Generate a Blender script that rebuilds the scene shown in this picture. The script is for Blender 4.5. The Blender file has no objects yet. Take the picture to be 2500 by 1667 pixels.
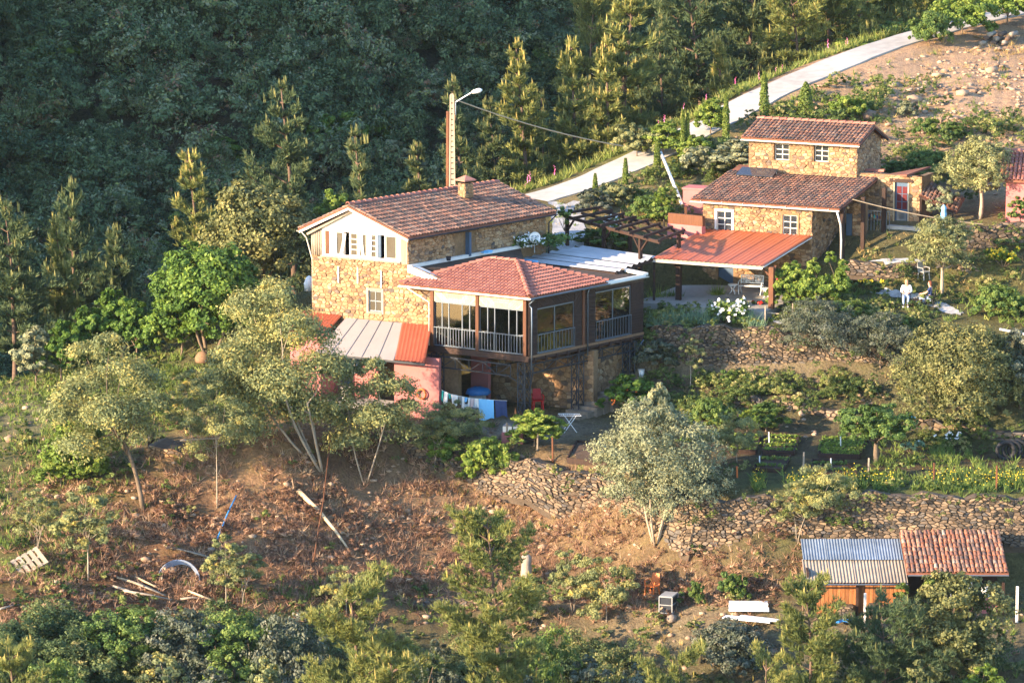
import bpy, bmesh, math, random
import numpy as np
from mathutils import Vector, Matrix
R = math.radians
sc = bpy.context.scene
COL = sc.collection
rnd = random.Random(7)
rng = np.random.default_rng(11)

# ------------------------------------------------------------------ camera, light, exposure
TH = R(10.0); CAMY = -200.0; CAMZ = 40.0; F = 10000.0
cd = bpy.data.cameras.new('camera'); cam = bpy.data.objects.new('camera', cd); COL.objects.link(cam)
cam.location = (0, CAMY, CAMZ); cam.rotation_euler = (math.pi/2 - TH, 0, 0)
cd.sensor_width = 36; cd.lens = 36*F/2500; cd.clip_start = 1; cd.clip_end = 3000
sc.camera = cam
SUN_AZ = Vector((-0.86, -0.51, 0)).normalized(); SUN_EL = R(15.5)
sdir = Vector((SUN_AZ.x*math.cos(SUN_EL), SUN_AZ.y*math.cos(SUN_EL), math.sin(SUN_EL)))
w = bpy.data.worlds.new('World'); sc.world = w; w.use_nodes = True
nt = w.node_tree; bg = nt.nodes['Background']
sky = nt.nodes.new('ShaderNodeTexSky'); sky.sky_type = 'NISHITA'; sky.sun_disc = False
sky.sun_elevation = SUN_EL; sky.sun_rotation = math.atan2(sdir.x, sdir.y)
sky.air_density = 1.0; sky.dust_density = 0.4; sky.ozone_density = 3.0
nt.links.new(sky.outputs[0], bg.inputs[0]); bg.inputs[1].default_value = 0.15
sl = bpy.data.lights.new('sun', 'SUN'); sl.energy = 4.1; sl.angle = R(0.6); sl.color = (1.0, 0.75, 0.49)
so = bpy.data.objects.new('sun', sl); COL.objects.link(so)
so.rotation_euler = sdir.to_track_quat('Z', 'Y').to_euler(); so.location = (-60, -60, 60)
sc.view_settings.view_transform = 'Standard'; sc.view_settings.look = 'None'
sc.view_settings.gamma = 1; sc.view_settings.use_curve_mapping = False
sc.view_settings.exposure = 2.12
sc.cycles.max_bounces = 6; sc.cycles.diffuse_bounces = 3; sc.cycles.transparent_max_bounces = 8
sc.cycles.use_denoising = True
try: sc.cycles.denoiser = 'OPENIMAGEDENOISE'
except Exception: pass

# ------------------------------------------------------------------ pixel <-> world
CT, ST = math.cos(TH), math.sin(TH)
def P(px, py, Y):
    u = (px-1250)/F; v = (833.5-py)/F
    t = (Y-CAMY)/(CT+v*ST)
    return Vector((u*t, Y, CAMZ + t*(-ST+v*CT)))
def Pz(px, py, z):
    u = (px-1250)/F; v = (833.5-py)/F
    t = (z-CAMZ)/(-ST+v*CT)
    return Vector((u*t, CAMY+t*(CT+v*ST), z))
def proj(x, y, z):
    dy = y-CAMY; dz = z-CAMZ
    d = dy*CT - dz*ST; up = dy*ST + dz*CT
    return 1250+F*x/d, 833.5-F*up/d
def scale_at(Y): return F/((Y-CAMY)*1.015)      # photo pixels per metre

# ------------------------------------------------------------------ noise
def _h(ix, iy, s):
    n = (ix*374761393 + iy*668265263 + s*1274126177) & 0xffffffff
    n = ((n ^ (n >> 13))*1103515245) & 0xffffffff
    return ((n ^ (n >> 16)) & 0xffff)/65535.0
def vnoise(x, y, s=0):
    x = np.asarray(x, float); y = np.asarray(y, float)
    ix = np.floor(x).astype(np.int64); iy = np.floor(y).astype(np.int64)
    fx = x-ix; fy = y-iy
    fx = fx*fx*(3-2*fx); fy = fy*fy*(3-2*fy)
    a = _h(ix, iy, s); b = _h(ix+1, iy, s); c = _h(ix, iy+1, s); d = _h(ix+1, iy+1, s)
    return (a*(1-fx)+b*fx)*(1-fy)+(c*(1-fx)+d*fx)*fy
def fbm(x, y, s=0, o=4):
    t = 0; a = .5; f = 1
    for k in range(o):
        t = t + a*(vnoise(x*f, y*f, s+k)-.5); a *= .5; f *= 2.03
    return t

# ------------------------------------------------------------------ terrain: feature lines per column; (py, Y) pairs, or ('z', z, Y)
def Zp(py, Y): return P(1250, py, Y).z
Zc = lambda z, Y: ('z', z, Y)
COLS = {
 -1500: [Zc(-40,-80),(1640,-27),(1560,-23),(1440,-18),(1280,-11),(1200,-6),(1160,-2),(1120,1),(1075,4),(1030,8),(1005,10),(985,12),(975,13),(970,14),Zc(-2.,15.5),Zc(-2.6,17),Zc(-7,26),Zc(-9,34),Zc(-8,42),Zc(47,128)],
 0:    [Zc(-40,-80),(1640,-27),(1560,-23),(1440,-18),(1280,-11),(1200,-6),(1150,-2),(1110,1),(1060,4),(1010,8),(980,10),(960,12),(950,13),(948,14),Zc(-.6,15.5),Zc(-1.2,17),Zc(-6,26),Zc(-9,34),Zc(-8,42),Zc(47,128)],
 350:  [Zc(-38,-80),(1600,-22),(1500,-17.5),(1300,-11),(1120,-6.5),(1085,-4),(1060,-2),(1030,1),(1000,3),(950,6),(910,8.5),(890,10),(875,11.5),(868,12.5),Zc(1.5,14),Zc(1.,15.5),Zc(-5,26),Zc(-9,36),Zc(-8,44),Zc(47,130)],
 700:  [Zc(-38,-80),(1590,-18),(1490,-15),(1250,-9),(1080,-5.8),(1030,-2.5),(1000,0),(985,2),(960,5),(915,7.5),(850,9.5),(800,10.3),(760,11),(730,12.5),Zc(4.5,14),Zc(4,15.5),Zc(-3,26),Zc(-8,40),Zc(-7,48),Zc(48,134)],
 1000: [Zc(-38,-80),(1590,-15.5),(1480,-12),(1160,-3.2),(1060,-2),Zc(.45,2),Zc(.4,4),Zc(.4,6),Zc(.5,8),Zc(.8,11),Zc(6,12.5),Zc(7,13.5),Zc(7.2,14.5),Zc(7.2,16),Zc(7,18),Zc(6.6,20),Zc(1,28),Zc(-7,44),Zc(-6,52),Zc(49,138)],
 1250: [Zc(-38,-80),(1490,-13),(1450,-10.5),(1230,-4.5),(1085,-3.2),Zc(.42,2.5),Zc(.45,5),Zc(.5,8),Zc(.6,10),Zc(1,13),Zc(6.8,15),Zc(7,17),Zc(7.2,20),Zc(7.7,23),Zc(7.9,25),Zc(7.6,27),Zc(3,34),Zc(-6,50),Zc(-5,58),Zc(50,144)],
 1500: [Zc(-38,-80),(1495,-14),(1440,-11),(1250,-8),(1155,-7.3),(1015,3),(985,4),(945,6.4),(800,8),Zc(4.7,16),Zc(6.2,17),Zc(7.2,19),Zc(7.6,22),Zc(8.1,25),(435,29.5),Zc(9.0,32.5),Zc(4.5,40),Zc(-4,57),Zc(-3,65),Zc(52,151)],
 1800: [Zc(-38,-80),(1510,-16.5),(1430,-14.5),(1345,-13),(1215,-12.2),(1015,3),(965,3.5),(928,5.9),(798,6.4),Zc(4.8,17),Zc(6,17.6),Zc(6.3,18.6),Zc(7.2,20),Zc(8.6,26),(310,38.5),Zc(10.9,42),Zc(6.5,50),Zc(-2,68),Zc(-1,76),Zc(54,162)],
 2150: [Zc(-38,-80),(1530,-18.5),(1420,-14),(1400,-13.3),(1205,-12.2),(1065,-.5),(1022,.3),(958,3.6),(790,6.5),(708,11.5),(640,12.6),Zc(7.2,15.5),Zc(8.,17),Zc(8.9,23),(165,50),Zc(13.2,54),Zc(9.5,63),Zc(2,84),Zc(3,92),Zc(58,178)],
 2500: [Zc(-38,-80),(1530,-18.5),(1430,-14),(1410,-13.3),(1215,-12.3),(1110,-3),(1040,-2),(1000,0),(800,5),(720,11),(650,12.2),(610,14.2),(550,15.2),Zc(8.7,20),(85,60),Zc(14.2,65),Zc(12,75),Zc(5,98),Zc(6,106),Zc(61,192)],
 3600: [Zc(-38,-80),(1530,-18.5),(1430,-14),(1410,-13.3),(1215,-12.3),(1110,-3),(1040,-2),(1000,0),(800,5),(720,11),(650,12.2),(610,14.2),(550,15.2),Zc(9.5,20),Zc(19,62),Zc(19,67),Zc(16,77),Zc(9,100),Zc(10,108),Zc(65,194)],
}
CX = sorted(COLS); CQ = np.array([(c-1250)/F/CT for c in CX])
NK = len(COLS[0])
FY = np.array([[f[2] if f[0] == 'z' else f[1] for f in COLS[c]] for c in CX], float)
FZ = np.array([[f[1] if f[0] == 'z' else Zp(*f) for f in COLS[c]] for c in CX], float)
for _i, _c in enumerate(CX):
    if _c >= 1000:
        for _k in (4, 6, 8): FY[_i, _k] += 1.0
        FY[_i, 12] += .7
    if _c >= 1500: FY[_i, 7] -= .3; FY[_i, 3] -= .4
def smoothcols(q):
    """feature Y and z at angular column q (linear between columns)"""
    q = np.asarray(q, float); ws = (.12, .2, .36, .2, .12); ds = (-.013, -.0065, 0, .0065, .013)
    Yk = np.stack([sum(w*np.interp(q+d, CQ, FY[:, k]) for w, d in zip(ws, ds)) for k in range(NK)], -1)
    Zk = np.stack([sum(w*np.interp(q+d, CQ, FZ[:, k]) for w, d in zip(ws, ds)) for k in range(NK)], -1)
    return Yk, Zk
ROAD = [Vector((1.2,27.0,8.0)), Vector((4.5,29.6,8.7)), Vector((8.2,34.0,9.75)), Vector((11.8,38.8,10.9)), Vector((15.6,44.2,12.1)), Vector((19.8,50,13.1)), Vector((24.0,56,13.85)), Vector((28.5,61.5,14.4)), Vector((33.4,67,14.9)), Vector((40,74,15.2))]
RX = np.array([(p.x, p.y, p.z) for p in ROAD])
def road_dist(x, y):
    best = np.full(np.shape(x), 1e9); zz = np.zeros(np.shape(x))
    for i in range(len(RX)-1):
        a = RX[i]; b = RX[i+1]; dx, dy = b[0]-a[0], b[1]-a[1]; L2 = dx*dx+dy*dy
        t = np.clip(((x-a[0])*dx+(y-a[1])*dy)/L2, 0, 1)
        d = np.hypot(x-a[0]-t*dx, y-a[1]-t*dy)
        m = d < best; best = np.where(m, d, best); zz = np.where(m, a[2]+t*(b[2]-a[2]), zz)
    return best, zz
def ground(x, y):
    x = np.atleast_1d(np.asarray(x, float)); y = np.atleast_1d(np.asarray(y, float))
    sh = np.broadcast(x, y).shape; x = np.broadcast_to(x, sh); y = np.broadcast_to(y, sh)
    q = x/np.maximum(y-CAMY, 20)
    Yk, Zk = smoothcols(q)
    z = Zk[..., 0] + (y-Yk[..., 0])*.5
    for k in range(NK-1):
        y0, y1 = Yk[..., k], Yk[..., k+1]
        t = np.clip((y-y0)/np.maximum(y1-y0, 1e-3), 0, 1)
        z = np.where(y >= y0, Zk[..., k]*(1-t)+Zk[..., k+1]*t, z)
    z = np.where(y > Yk[..., -1], Zk[..., -1]+(y-Yk[..., -1])*.35, z)
    # roughness: strong on the wild slopes, little on the tended terraces
    kgar = ((y > Yk[..., 4]-.2) & (y < Yk[..., 13]) & (q > -.028)).astype(float)
    amp = np.where(kgar > 0, .10, .55)
    far = y > Yk[..., 15]
    z = z + amp*(fbm(x*.45, y*.45, 3)+.55*fbm(x*1.2, y*1.2, 13, 3)) + np.where(far, 3.0, .25)*fbm(x*.09, y*.09, 9)
    # the valley's western flank, unseen, raised to put the far hillside in shade
    hz = np.clip((-x-46)/48, 0, 1); hz = hz*hz*(3-2*hz)
    hy = np.clip((y-4)/22, 0, 1); hy = hy*hy*(3-2*hy)
    z = z + 84*hz*hy*np.clip(1-(y-150)/150, 0, 1)
    # road bench
    d, rz = road_dist(x, y)
    t = np.clip((d-1.9)/2.2, 0, 1); t = t*t*(3-2*t)
    z = np.where(d < 4.1, rz*(1-t)+z*t, z)
    return z
def g1(x, y): return float(ground(x, y)[0])
def PG(px, py, y0=-60., y1=190.):
    Y = np.arange(y0, y1, .12)
    u = (px-1250)/F; v = (833.5-py)/F
    t = (Y-CAMY)/(CT+v*ST); X = u*t; Z = CAMZ+t*(-ST+v*CT)
    h = ground(X, Y); i = int(np.argmax(Z <= h)) if (Z <= h).any() else len(Y)-1
    return Vector((float(X[i]), float(Y[i]), float(h[i])))

# ------------------------------------------------------------------ scene helpers
def link(o): COL.objects.link(o); return o
def setp(o, label=None, cat=None, group=None, kind=None):
    if label: o['label'] = label
    if cat: o['category'] = cat
    if group: o['group'] = group
    if kind: o['kind'] = kind
    return o
def thing(name, label, cat, loc=(0,0,0), group=None):
    o = bpy.data.objects.new(name, None); o.empty_display_size = .2; link(o); o.location = loc
    return setp(o, label, cat, group)
def wloc(o):
    v = Vector((0,0,0))
    while o is not None: v += o.location; o = o.parent
    return v
def obj(name, me, parent=None, label=None, kind=None):
    o = bpy.data.objects.new(name, me); link(o)
    if parent is not None: o.parent = parent
    return setp(o, label, None, None, kind)
def copy_tree(o, parent=None):
    c = o.copy(); link(c)
    if parent is not None: c.parent = parent
    for ch in list(o.children): copy_tree(ch, c)
    return c
def mesh_np(name, V, Fc, mat=None, smooth=False, tint=None):
    me = bpy.data.meshes.new(name); V = np.asarray(V, np.float32); Fc = np.asarray(Fc, np.int32)
    me.vertices.add(len(V)); me.vertices.foreach_set('co', V.ravel())
    k = Fc.shape[1]; M = len(Fc)
    me.loops.add(M*k); me.loops.foreach_set('vertex_index', Fc.ravel())
    me.polygons.add(M); me.polygons.foreach_set('loop_start', np.arange(0, M*k, k, dtype=np.int32))
    if smooth: me.polygons.foreach_set('use_smooth', np.ones(M, bool))
    me.update(calc_edges=True)
    if tint is not None:
        at = me.attributes.new('tint', 'FLOAT', 'POINT'); at.data.foreach_set('value', np.asarray(tint, np.float32))
    if mat: me.materials.append(mat)
    return me
class MB:
    def __init__(s): s.v = []; s.f = []
    def add(s, verts, faces):
        n = len(s.v); s.v += [tuple(p) for p in verts]; s.f += [tuple(i+n for i in f) for f in faces]; return s
    def hexa(s, p):      # 8 points: bottom 4 ccw, top 4
        return s.add(p, [(3,2,1,0),(4,5,6,7),(0,1,5,4),(1,2,6,5),(2,3,7,6),(3,0,4,7)])
    def box(s, c, size, rz=0, M=None):
        x, y, z = [k/2 for k in size]; c = Vector(c)
        m = M if M is not None else Matrix.Rotation(rz, 3, 'Z')
        return s.hexa([c+m @ Vector(q) for q in ((-x,-y,-z),(x,-y,-z),(x,y,-z),(-x,y,-z),(-x,-y,z),(x,-y,z),(x,y,z),(-x,y,z))])
    def beam(s, p0, p1, w, h, up=(0,0,1)):
        p0 = Vector(p0); p1 = Vector(p1); d = (p1-p0).normalized(); up = Vector(up)
        if abs(d.dot(up)) > .98: up = Vector((0,1,0)) if abs(d.y) < .9 else Vector((1,0,0))
        x = d.cross(up).normalized()*w/2; y = x.cross(d).normalized()*h/2
        return s.hexa([p0-x-y, p0+x-y, p1+x-y, p1-x-y, p0-x+y, p0+x+y, p1+x+y, p1-x+y])
    def tube(s, pts, rad, n=8, cap=True):
        pts = [Vector(p) for p in pts]; k = len(pts)
        rad = rad if hasattr(rad, '__len__') else [rad]*k
        V = []; prev = None
        for i, p in enumerate(pts):
            d = (pts[min(i+1,k-1)]-pts[max(i-1,0)]).normalized()
            ref = prev if prev is not None else (Vector((0,0,1)) if abs(d.z) < .9 else Vector((1,0,0)))
            x = (ref-d*ref.dot(d)).normalized(); prev = x; y = d.cross(x)
            for j in range(n):
                a = 2*math.pi*j/n; V.append(p+(x*math.cos(a)+y*math.sin(a))*rad[i])
        Fc = [(i*n+j, i*n+(j+1)%n, (i+1)*n+(j+1)%n, (i+1)*n+j) for i in range(k-1) for j in range(n)]
        if cap: Fc += [tuple(range(n-1,-1,-1)), tuple(range((k-1)*n, k*n))]
        return s.add(V, Fc)
    def lathe(s, c, prof, n=14, axis=None):   # prof: (r, z)
        c = Vector(c); V = []; k = len(prof)
        m = axis if axis is not None else Matrix.Identity(3)
        for r, z in prof:
            for j in range(n):
                a = 2*math.pi*j/n; V.append(c+m @ Vector((r*math.cos(a), r*math.sin(a), z)))
        Fc = [(i*n+j, i*n+(j+1)%n, (i+1)*n+(j+1)%n, (i+1)*n+j) for i in range(k-1) for j in range(n)]
        Fc += [tuple(range(n-1,-1,-1)), tuple(range((k-1)*n, k*n))]
        return s.add(V, Fc)
    def prism(s, poly, off):      # polygon of 3-D points, extruded by vector off
        off = Vector(off); n = len(poly); A = [Vector(p) for p in poly]; B = [p+off for p in A]
        return s.add(A+B, [tuple(range(n-1,-1,-1)), tuple(range(n,2*n))]+[(i,(i+1)%n,n+(i+1)%n,n+i) for i in range(n)])
    def quad(s, *p): return s.add(p, [tuple(range(len(p)))])
    def build(s, name, mat, parent=None, smooth=False, label=None, kind=None):
        off = wloc(parent) if parent is not None else Vector((0,0,0))
        me = bpy.data.meshes.new(name)
        me.from_pydata([(x-off.x, y-off.y, z-off.z) for x, y, z in s.v], [], s.f)
        me.materials.append(mat)
        if smooth: me.shade_smooth()
        bm = bmesh.new(); bm.from_mesh(me); bmesh.ops.recalc_face_normals(bm, faces=bm.faces); bm.to_mesh(me); bm.free()
        return obj(name, me, parent, label, kind)
    def build_thing(s, name, mat, label, cat, group=None, kind=None, smooth=False):
        """a thing that is one mesh; its origin sits at its base"""
        a = np.array(s.v); c = Vector(((a[:,0].min()+a[:,0].max())/2, (a[:,1].min()+a[:,1].max())/2, a[:,2].min()))
        me = bpy.data.meshes.new(name)
        me.from_pydata([(x-c.x, y-c.y, z-c.z) for x, y, z in s.v], [], s.f); me.materials.append(mat)
        if smooth: me.shade_smooth()
        bm = bmesh.new(); bm.from_mesh(me); bmesh.ops.recalc_face_normals(bm, faces=bm.faces); bm.to_mesh(me); bm.free()
        o = obj(name, me); o.location = c; return setp(o, label, cat, group, kind)
class Frame:
    """plan frame: C, a (unit, along s), b (unit, along t); may be slightly off square, as old houses are"""
    def __init__(s, C, a, b): s.C = Vector((C[0], C[1], 0)); s.a = Vector((a[0], a[1], 0)); s.b = Vector((b[0], b[1], 0))
    def __call__(s, u, t, z): return s.C+s.a*u+s.b*t+Vector((0,0,z))
    def box(s, mb, s0, s1, t0, t1, z0, z1):
        return mb.hexa([s(s0,t0,z0), s(s1,t0,z0), s(s1,t1,z0), s(s0,t1,z0), s(s0,t0,z1), s(s1,t0,z1), s(s1,t1,z1), s(s0,t1,z1)])
    def at_s(s, px, t=0, z=6):
        lo, hi = -30., 30.
        f = lambda k: proj(*s(k, t, z))[0]
        inc = f(1) > f(0)
        for _ in range(50):
            m = (lo+hi)/2
            if (f(m) < px) == inc: lo = m
            else: hi = m
        return lo
    def at_t(s, px, u=0, z=6):
        return Frame(s.C+s.a*u, s.b, s.a).at_s(px, 0, z)
    def z_at(s, u, t, py):
        p = s(u, t, 0); return P(1250, py, p.y).z
# ------------------------------------------------------------------ materials
def N(nt, t, **k):
    n = nt.nodes.new(t)
    for a, b in k.items(): setattr(n, a, b)
    return n
def new_mat(name, rough=.8, metal=0., spec=.3):
    m = bpy.data.materials.new(name); m.use_nodes = True; nt = m.node_tree
    b = nt.nodes['Principled BSDF']; b.inputs['Roughness'].default_value = rough; b.inputs['Metallic'].default_value = metal
    b.inputs['Specular IOR Level'].default_value = spec
    return m, nt, b
def ramp(nt, stops):
    r = N(nt, 'ShaderNodeValToRGB'); e = r.color_ramp.elements
    while len(e) < len(stops): e.new(.5)
    for i, (p, c) in enumerate(stops): e[i].position = p; e[i].color = (*c, 1)
    return r
def coords(nt, scale=1., kind='Object'):
    g = N(nt, 'ShaderNodeNewGeometry'); mp = N(nt, 'ShaderNodeVectorMath', operation='MULTIPLY')
    nt.links.new(g.outputs['Position'], mp.inputs[0]); mp.inputs[1].default_value = (scale if hasattr(scale, '__len__') else (scale,)*3)
    return mp.outputs[0]
def noise(nt, vec, scale, detail=4, rough=.6):
    n = N(nt, 'ShaderNodeTexNoise'); n.inputs['Scale'].default_value = scale; n.inputs['Detail'].default_value = detail; n.inputs['Roughness'].default_value = rough
    nt.links.new(vec, n.inputs['Vector']); return n.outputs['Fac']
def bump(nt, b, h, dist=.02, st=.6):
    n = N(nt, 'ShaderNodeBump'); n.inputs['Distance'].default_value = dist; n.inputs['Strength'].default_value = st
    nt.links.new(h, n.inputs['Height']); nt.links.new(n.outputs[0], b.inputs['Normal'])
def mixc(nt, fac, a, b, mode='MIX'):
    m = N(nt, 'ShaderNodeMix', data_type='RGBA', blend_type=mode)
    if hasattr(fac, 'links') or hasattr(fac, 'is_linked'): nt.links.new(fac, m.inputs['Factor'])
    else: m.inputs['Factor'].default_value = fac
    for v, k in ((a, 'A'), (b, 'B')):
        s = [i for i in m.inputs if i.name == k and i.type == 'RGBA'][0]
        if isinstance(v, tuple): s.default_value = (*v, 1)
        else: nt.links.new(v, s)
    return [o for o in m.outputs if o.type == 'RGBA'][0]
def plain(name, col, rough=.7, metal=0., var=.25, scale=6., bmp=.004, spec=.3):
    """one base colour with grain and wear"""
    m, nt, b = new_mat(name, rough, metal, spec)
    v = coords(nt); n = noise(nt, v, scale, 5); n2 = noise(nt, v, scale*.15, 3)
    lo = tuple(c*(1-var) for c in col); hi = tuple(min(1, c*(1+var)) for c in col)
    r = ramp(nt, [(.3, lo), (.7, hi)]); ad = N(nt, 'ShaderNodeMath', operation='ADD'); ml = N(nt, 'ShaderNodeMath', operation='MULTIPLY')
    nt.links.new(n, ad.inputs[0]); nt.links.new(n2, ad.inputs[1]); nt.links.new(ad.outputs[0], ml.inputs[0]); ml.inputs[1].default_value = .5
    nt.links.new(ml.outputs[0], r.inputs[0]); nt.links.new(r.outputs[0], b.inputs['Base Color'])
    if bmp: bump(nt, b, n, bmp)
    return m
def island(nt):
    g = N(nt, 'ShaderNodeNewGeometry'); o = N(nt, 'ShaderNodeObjectInfo')
    a = N(nt, 'ShaderNodeMath', operation='ADD'); f = N(nt, 'ShaderNodeMath', operation='FRACT')
    nt.links.new(g.outputs['Random Per Island'], a.inputs[0]); nt.links.new(o.outputs['Random'], a.inputs[1]); nt.links.new(a.outputs[0], f.inputs[0])
    return f.outputs[0]
def pieces(name, stops, rough=.85, grain=14., bmp=.01, dirt=None, dirt_scale=.8):
    """a different tone for each stone, tile or board, plus grain and blotches"""
    m, nt, b = new_mat(name, rough)
    r = ramp(nt, stops); r.color_ramp.interpolation = 'LINEAR'; nt.links.new(island(nt), r.inputs[0])
    v = coords(nt); n = noise(nt, v, grain, 5)
    g = ramp(nt, [(.25, (.6,.6,.6)), (.75, (1.25,1.25,1.25))]); nt.links.new(n, g.inputs[0])
    c = mixc(nt, 1., r.outputs[0], g.outputs[0], 'MULTIPLY')
    if dirt:
        n2 = noise(nt, v, dirt_scale, 6, .7); d = ramp(nt, [(.42, (0,0,0)), (.56, (1,1,1))]); nt.links.new(n2, d.inputs[0])
        n3 = noise(nt, v, 9., 3); d3 = ramp(nt, [(.36, (0,0,0)), (.54, (1,1,1))]); nt.links.new(n3, d3.inputs[0])
        fm = mixc(nt, 1., d.outputs[0], d3.outputs[0], 'MULTIPLY'); ml = N(nt, 'ShaderNodeMath', operation='MULTIPLY'); nt.links.new(fm, ml.inputs[0]); ml.inputs[1].default_value = .75
        c = mixc(nt, ml.outputs[0], c, dirt)
    nt.links.new(c, b.inputs['Base Color']); bump(nt, b, n, bmp)
    return m
FB = 1.7
def foliage(name, stops, trans=.3, rough=.6, objvar=.12):
    m, nt, b = new_mat(name, rough, 0, .25)
    at = N(nt, 'ShaderNodeAttribute', attribute_name='tint'); o = N(nt, 'ShaderNodeObjectInfo')
    r = ramp(nt, [(p, tuple(min(.8, c*FB) for c in col)) for p, col in stops])
    mm = N(nt, 'ShaderNodeMath', operation='MULTIPLY_ADD'); nt.links.new(o.outputs['Random'], mm.inputs[0]); mm.inputs[1].default_value = objvar; nt.links.new(at.outputs['Fac'], mm.inputs[2])
    sb = N(nt, 'ShaderNodeMath', operation='SUBTRACT'); nt.links.new(mm.outputs[0], sb.inputs[0]); sb.inputs[1].default_value = objvar/2
    nt.links.new(sb.outputs[0], r.inputs[0]); nt.links.new(r.outputs[0], b.inputs['Base Color'])
    t = N(nt, 'ShaderNodeBsdfTranslucent'); nt.links.new(r.outputs[0], t.inputs['Color'])
    mx = N(nt, 'ShaderNodeMixShader'); mx.inputs[0].default_value = trans
    out = nt.nodes['Material Output']; nt.links.new(b.outputs[0], mx.inputs[1]); nt.links.new(t.outputs[0], mx.inputs[2]); nt.links.new(mx.outputs[0], out.inputs[0])
    return m
def wood(name, c1, c2, rough=.75, axis=(14,14,1.2)):
    m, nt, b = new_mat(name, rough)
    v = coords(nt, axis); n = noise(nt, v, 1.6, 6, .65); r = ramp(nt, [(.3, c1), (.7, c2)]); nt.links.new(n, r.inputs[0])
    i = ramp(nt, [(0, (.75,.75,.75)), (1, (1.2,1.2,1.2))]); nt.links.new(island(nt), i.inputs[0])
    nt.links.new(mixc(nt, 1., r.outputs[0], i.outputs[0], 'MULTIPLY'), b.inputs['Base Color']); bump(nt, b, n, .004)
    return m
def glass(name, col=(.02,.025,.03), rough=.06):
    m, nt, b = new_mat(name, rough, 0, .9)
    v = coords(nt); n = noise(nt, v, .7, 2); r = ramp(nt, [(.3, tuple(c*.6 for c in col)), (.7, tuple(c*1.5 for c in col))]); nt.links.new(n, r.inputs[0]); nt.links.new(r.outputs[0], b.inputs['Base Color'])
    bump(nt, b, n, .02, .25); return m
def seeglass(name):
    m = bpy.data.materials.new(name); m.use_nodes = True; nt = m.node_tree; b = nt.nodes['Principled BSDF']; nt.nodes.remove(b)
    g = N(nt, 'ShaderNodeBsdfGlossy'); g.inputs['Roughness'].default_value = .03; t = N(nt, 'ShaderNodeBsdfTransparent'); t.inputs['Color'].default_value = (.62,.68,.68,1)
    fr = N(nt, 'ShaderNodeFresnel'); fr.inputs['IOR'].default_value = 2.3; mx = N(nt, 'ShaderNodeMixShader')
    v = coords(nt); n = noise(nt, v, .6, 2); bp = N(nt, 'ShaderNodeBump'); bp.inputs['Distance'].default_value = .02; bp.inputs['Strength'].default_value = .2
    nt.links.new(n, bp.inputs['Height']); nt.links.new(bp.outputs[0], g.inputs['Normal'])
    nt.links.new(fr.outputs[0], mx.inputs[0]); nt.links.new(t.outputs[0], mx.inputs[1]); nt.links.new(g.outputs[0], mx.inputs[2]); nt.links.new(mx.outputs[0], nt.nodes['Material Output'].inputs[0])
    return m
SCHIST = [(0, (.14,.09,.055)), (.2, (.28,.165,.085)), (.45, (.38,.24,.13)), (.65, (.32,.185,.09)), (.82, (.45,.32,.19)), (.93, (.19,.13,.09)), (1, (.10,.085,.075))]
DRY = [(0, (.06,.05,.04)), (.25, (.13,.095,.065)), (.5, (.19,.135,.088)), (.75, (.27,.19,.12)), (.9, (.12,.105,.09)), (1, (.09,.08,.075))]
TILE = [(0, (.10,.075,.062)), (.25, (.20,.10,.07)), (.55, (.32,.15,.095)), (.8, (.38,.20,.13)), (1, (.24,.17,.135))]
M = {}
M['stone'] = pieces('house_schist', SCHIST, bmp=.02)
M['dry'] = pieces('dry_schist', DRY, bmp=.02)
M['mortar'] = plain('wall_joint_earth', (.21,.13,.068), .95, var=.4, scale=9, bmp=.02)
M['dryback'] = plain('wall_core_earth', (.085,.062,.042), .95, var=.4, scale=7, bmp=.03)
M['tile'] = pieces('old_clay_tile', TILE, dirt=(.085,.075,.07), dirt_scale=1.3)
M['tile2'] = pieces('new_clay_tile', [(0, (.28,.105,.08)), (.5, (.35,.14,.105)), (1, (.41,.175,.13))], grain=20)
M['tile3'] = pieces('shed_clay_tile', [(0, (.15,.10,.085)), (.25, (.33,.13,.075)), (.5, (.45,.17,.09)), (.75, (.48,.26,.17)), (.93, (.25,.14,.10)), (1, (.55,.45,.35))], dirt=(.07,.06,.055), dirt_scale=2.5)
M['deck'] = plain('roof_channel_clay', (.20,.08,.05), .9, var=.4)
M['panel'] = plain('red_roof_sheet', (.45,.115,.045), .5, var=.08, scale=3, bmp=.001, spec=.5)
M['panel2'] = plain('old_red_roof_sheet', (.27,.065,.035), .5, var=.25, scale=2, bmp=.001)
M['polec'] = plain('beige_pole_concrete', (.42,.33,.235), .9, var=.15)
M['white'] = plain('white_plaster', (.80,.74,.66), .85, var=.07, scale=4)
M['cap'] = plain('pale_render_cap', (.72,.68,.62), .85, var=.12, scale=4)
M['wmetal'] = plain('white_metal', (.78,.78,.76), .4, var=.05)
M['pink'] = plain('pink_render', (.34,.125,.118), .85, var=.15, scale=2.5)
M['pink2'] = plain('red_pink_render', (.45,.15,.14), .85, var=.15, scale=2.5)
M['dwood'] = wood('dark_brown_timber', (.022,.012,.009), (.05,.025,.016))
M['mwood'] = wood('red_brown_timber', (.09,.035,.017), (.16,.065,.03))
M['gwood'] = wood('weathered_grey_wood', (.22,.18,.14), (.40,.33,.25))
M['pwood'] = wood('pale_new_board', (.42,.30,.18), (.62,.47,.30), axis=(10,10,4))
M['bdoor'] = plain('dark_blue_paint', (.05,.09,.15), .5, var=.2)
M['alu'] = plain('grey_blue_aluminium', (.15,.18,.22), .35, .5, .1)
M['steel'] = plain('dark_painted_steel', (.035,.04,.05), .45, .3, .2)
M['gutter'] = plain('pale_gutter_metal', (.62,.58,.52), .35, .2, .1)
M['frame'] = plain('cream_window_paint', (.62,.58,.50), .5, var=.08)
M['glass'] = glass('window_glass')
M['see'] = seeglass('veranda_glass')
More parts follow.
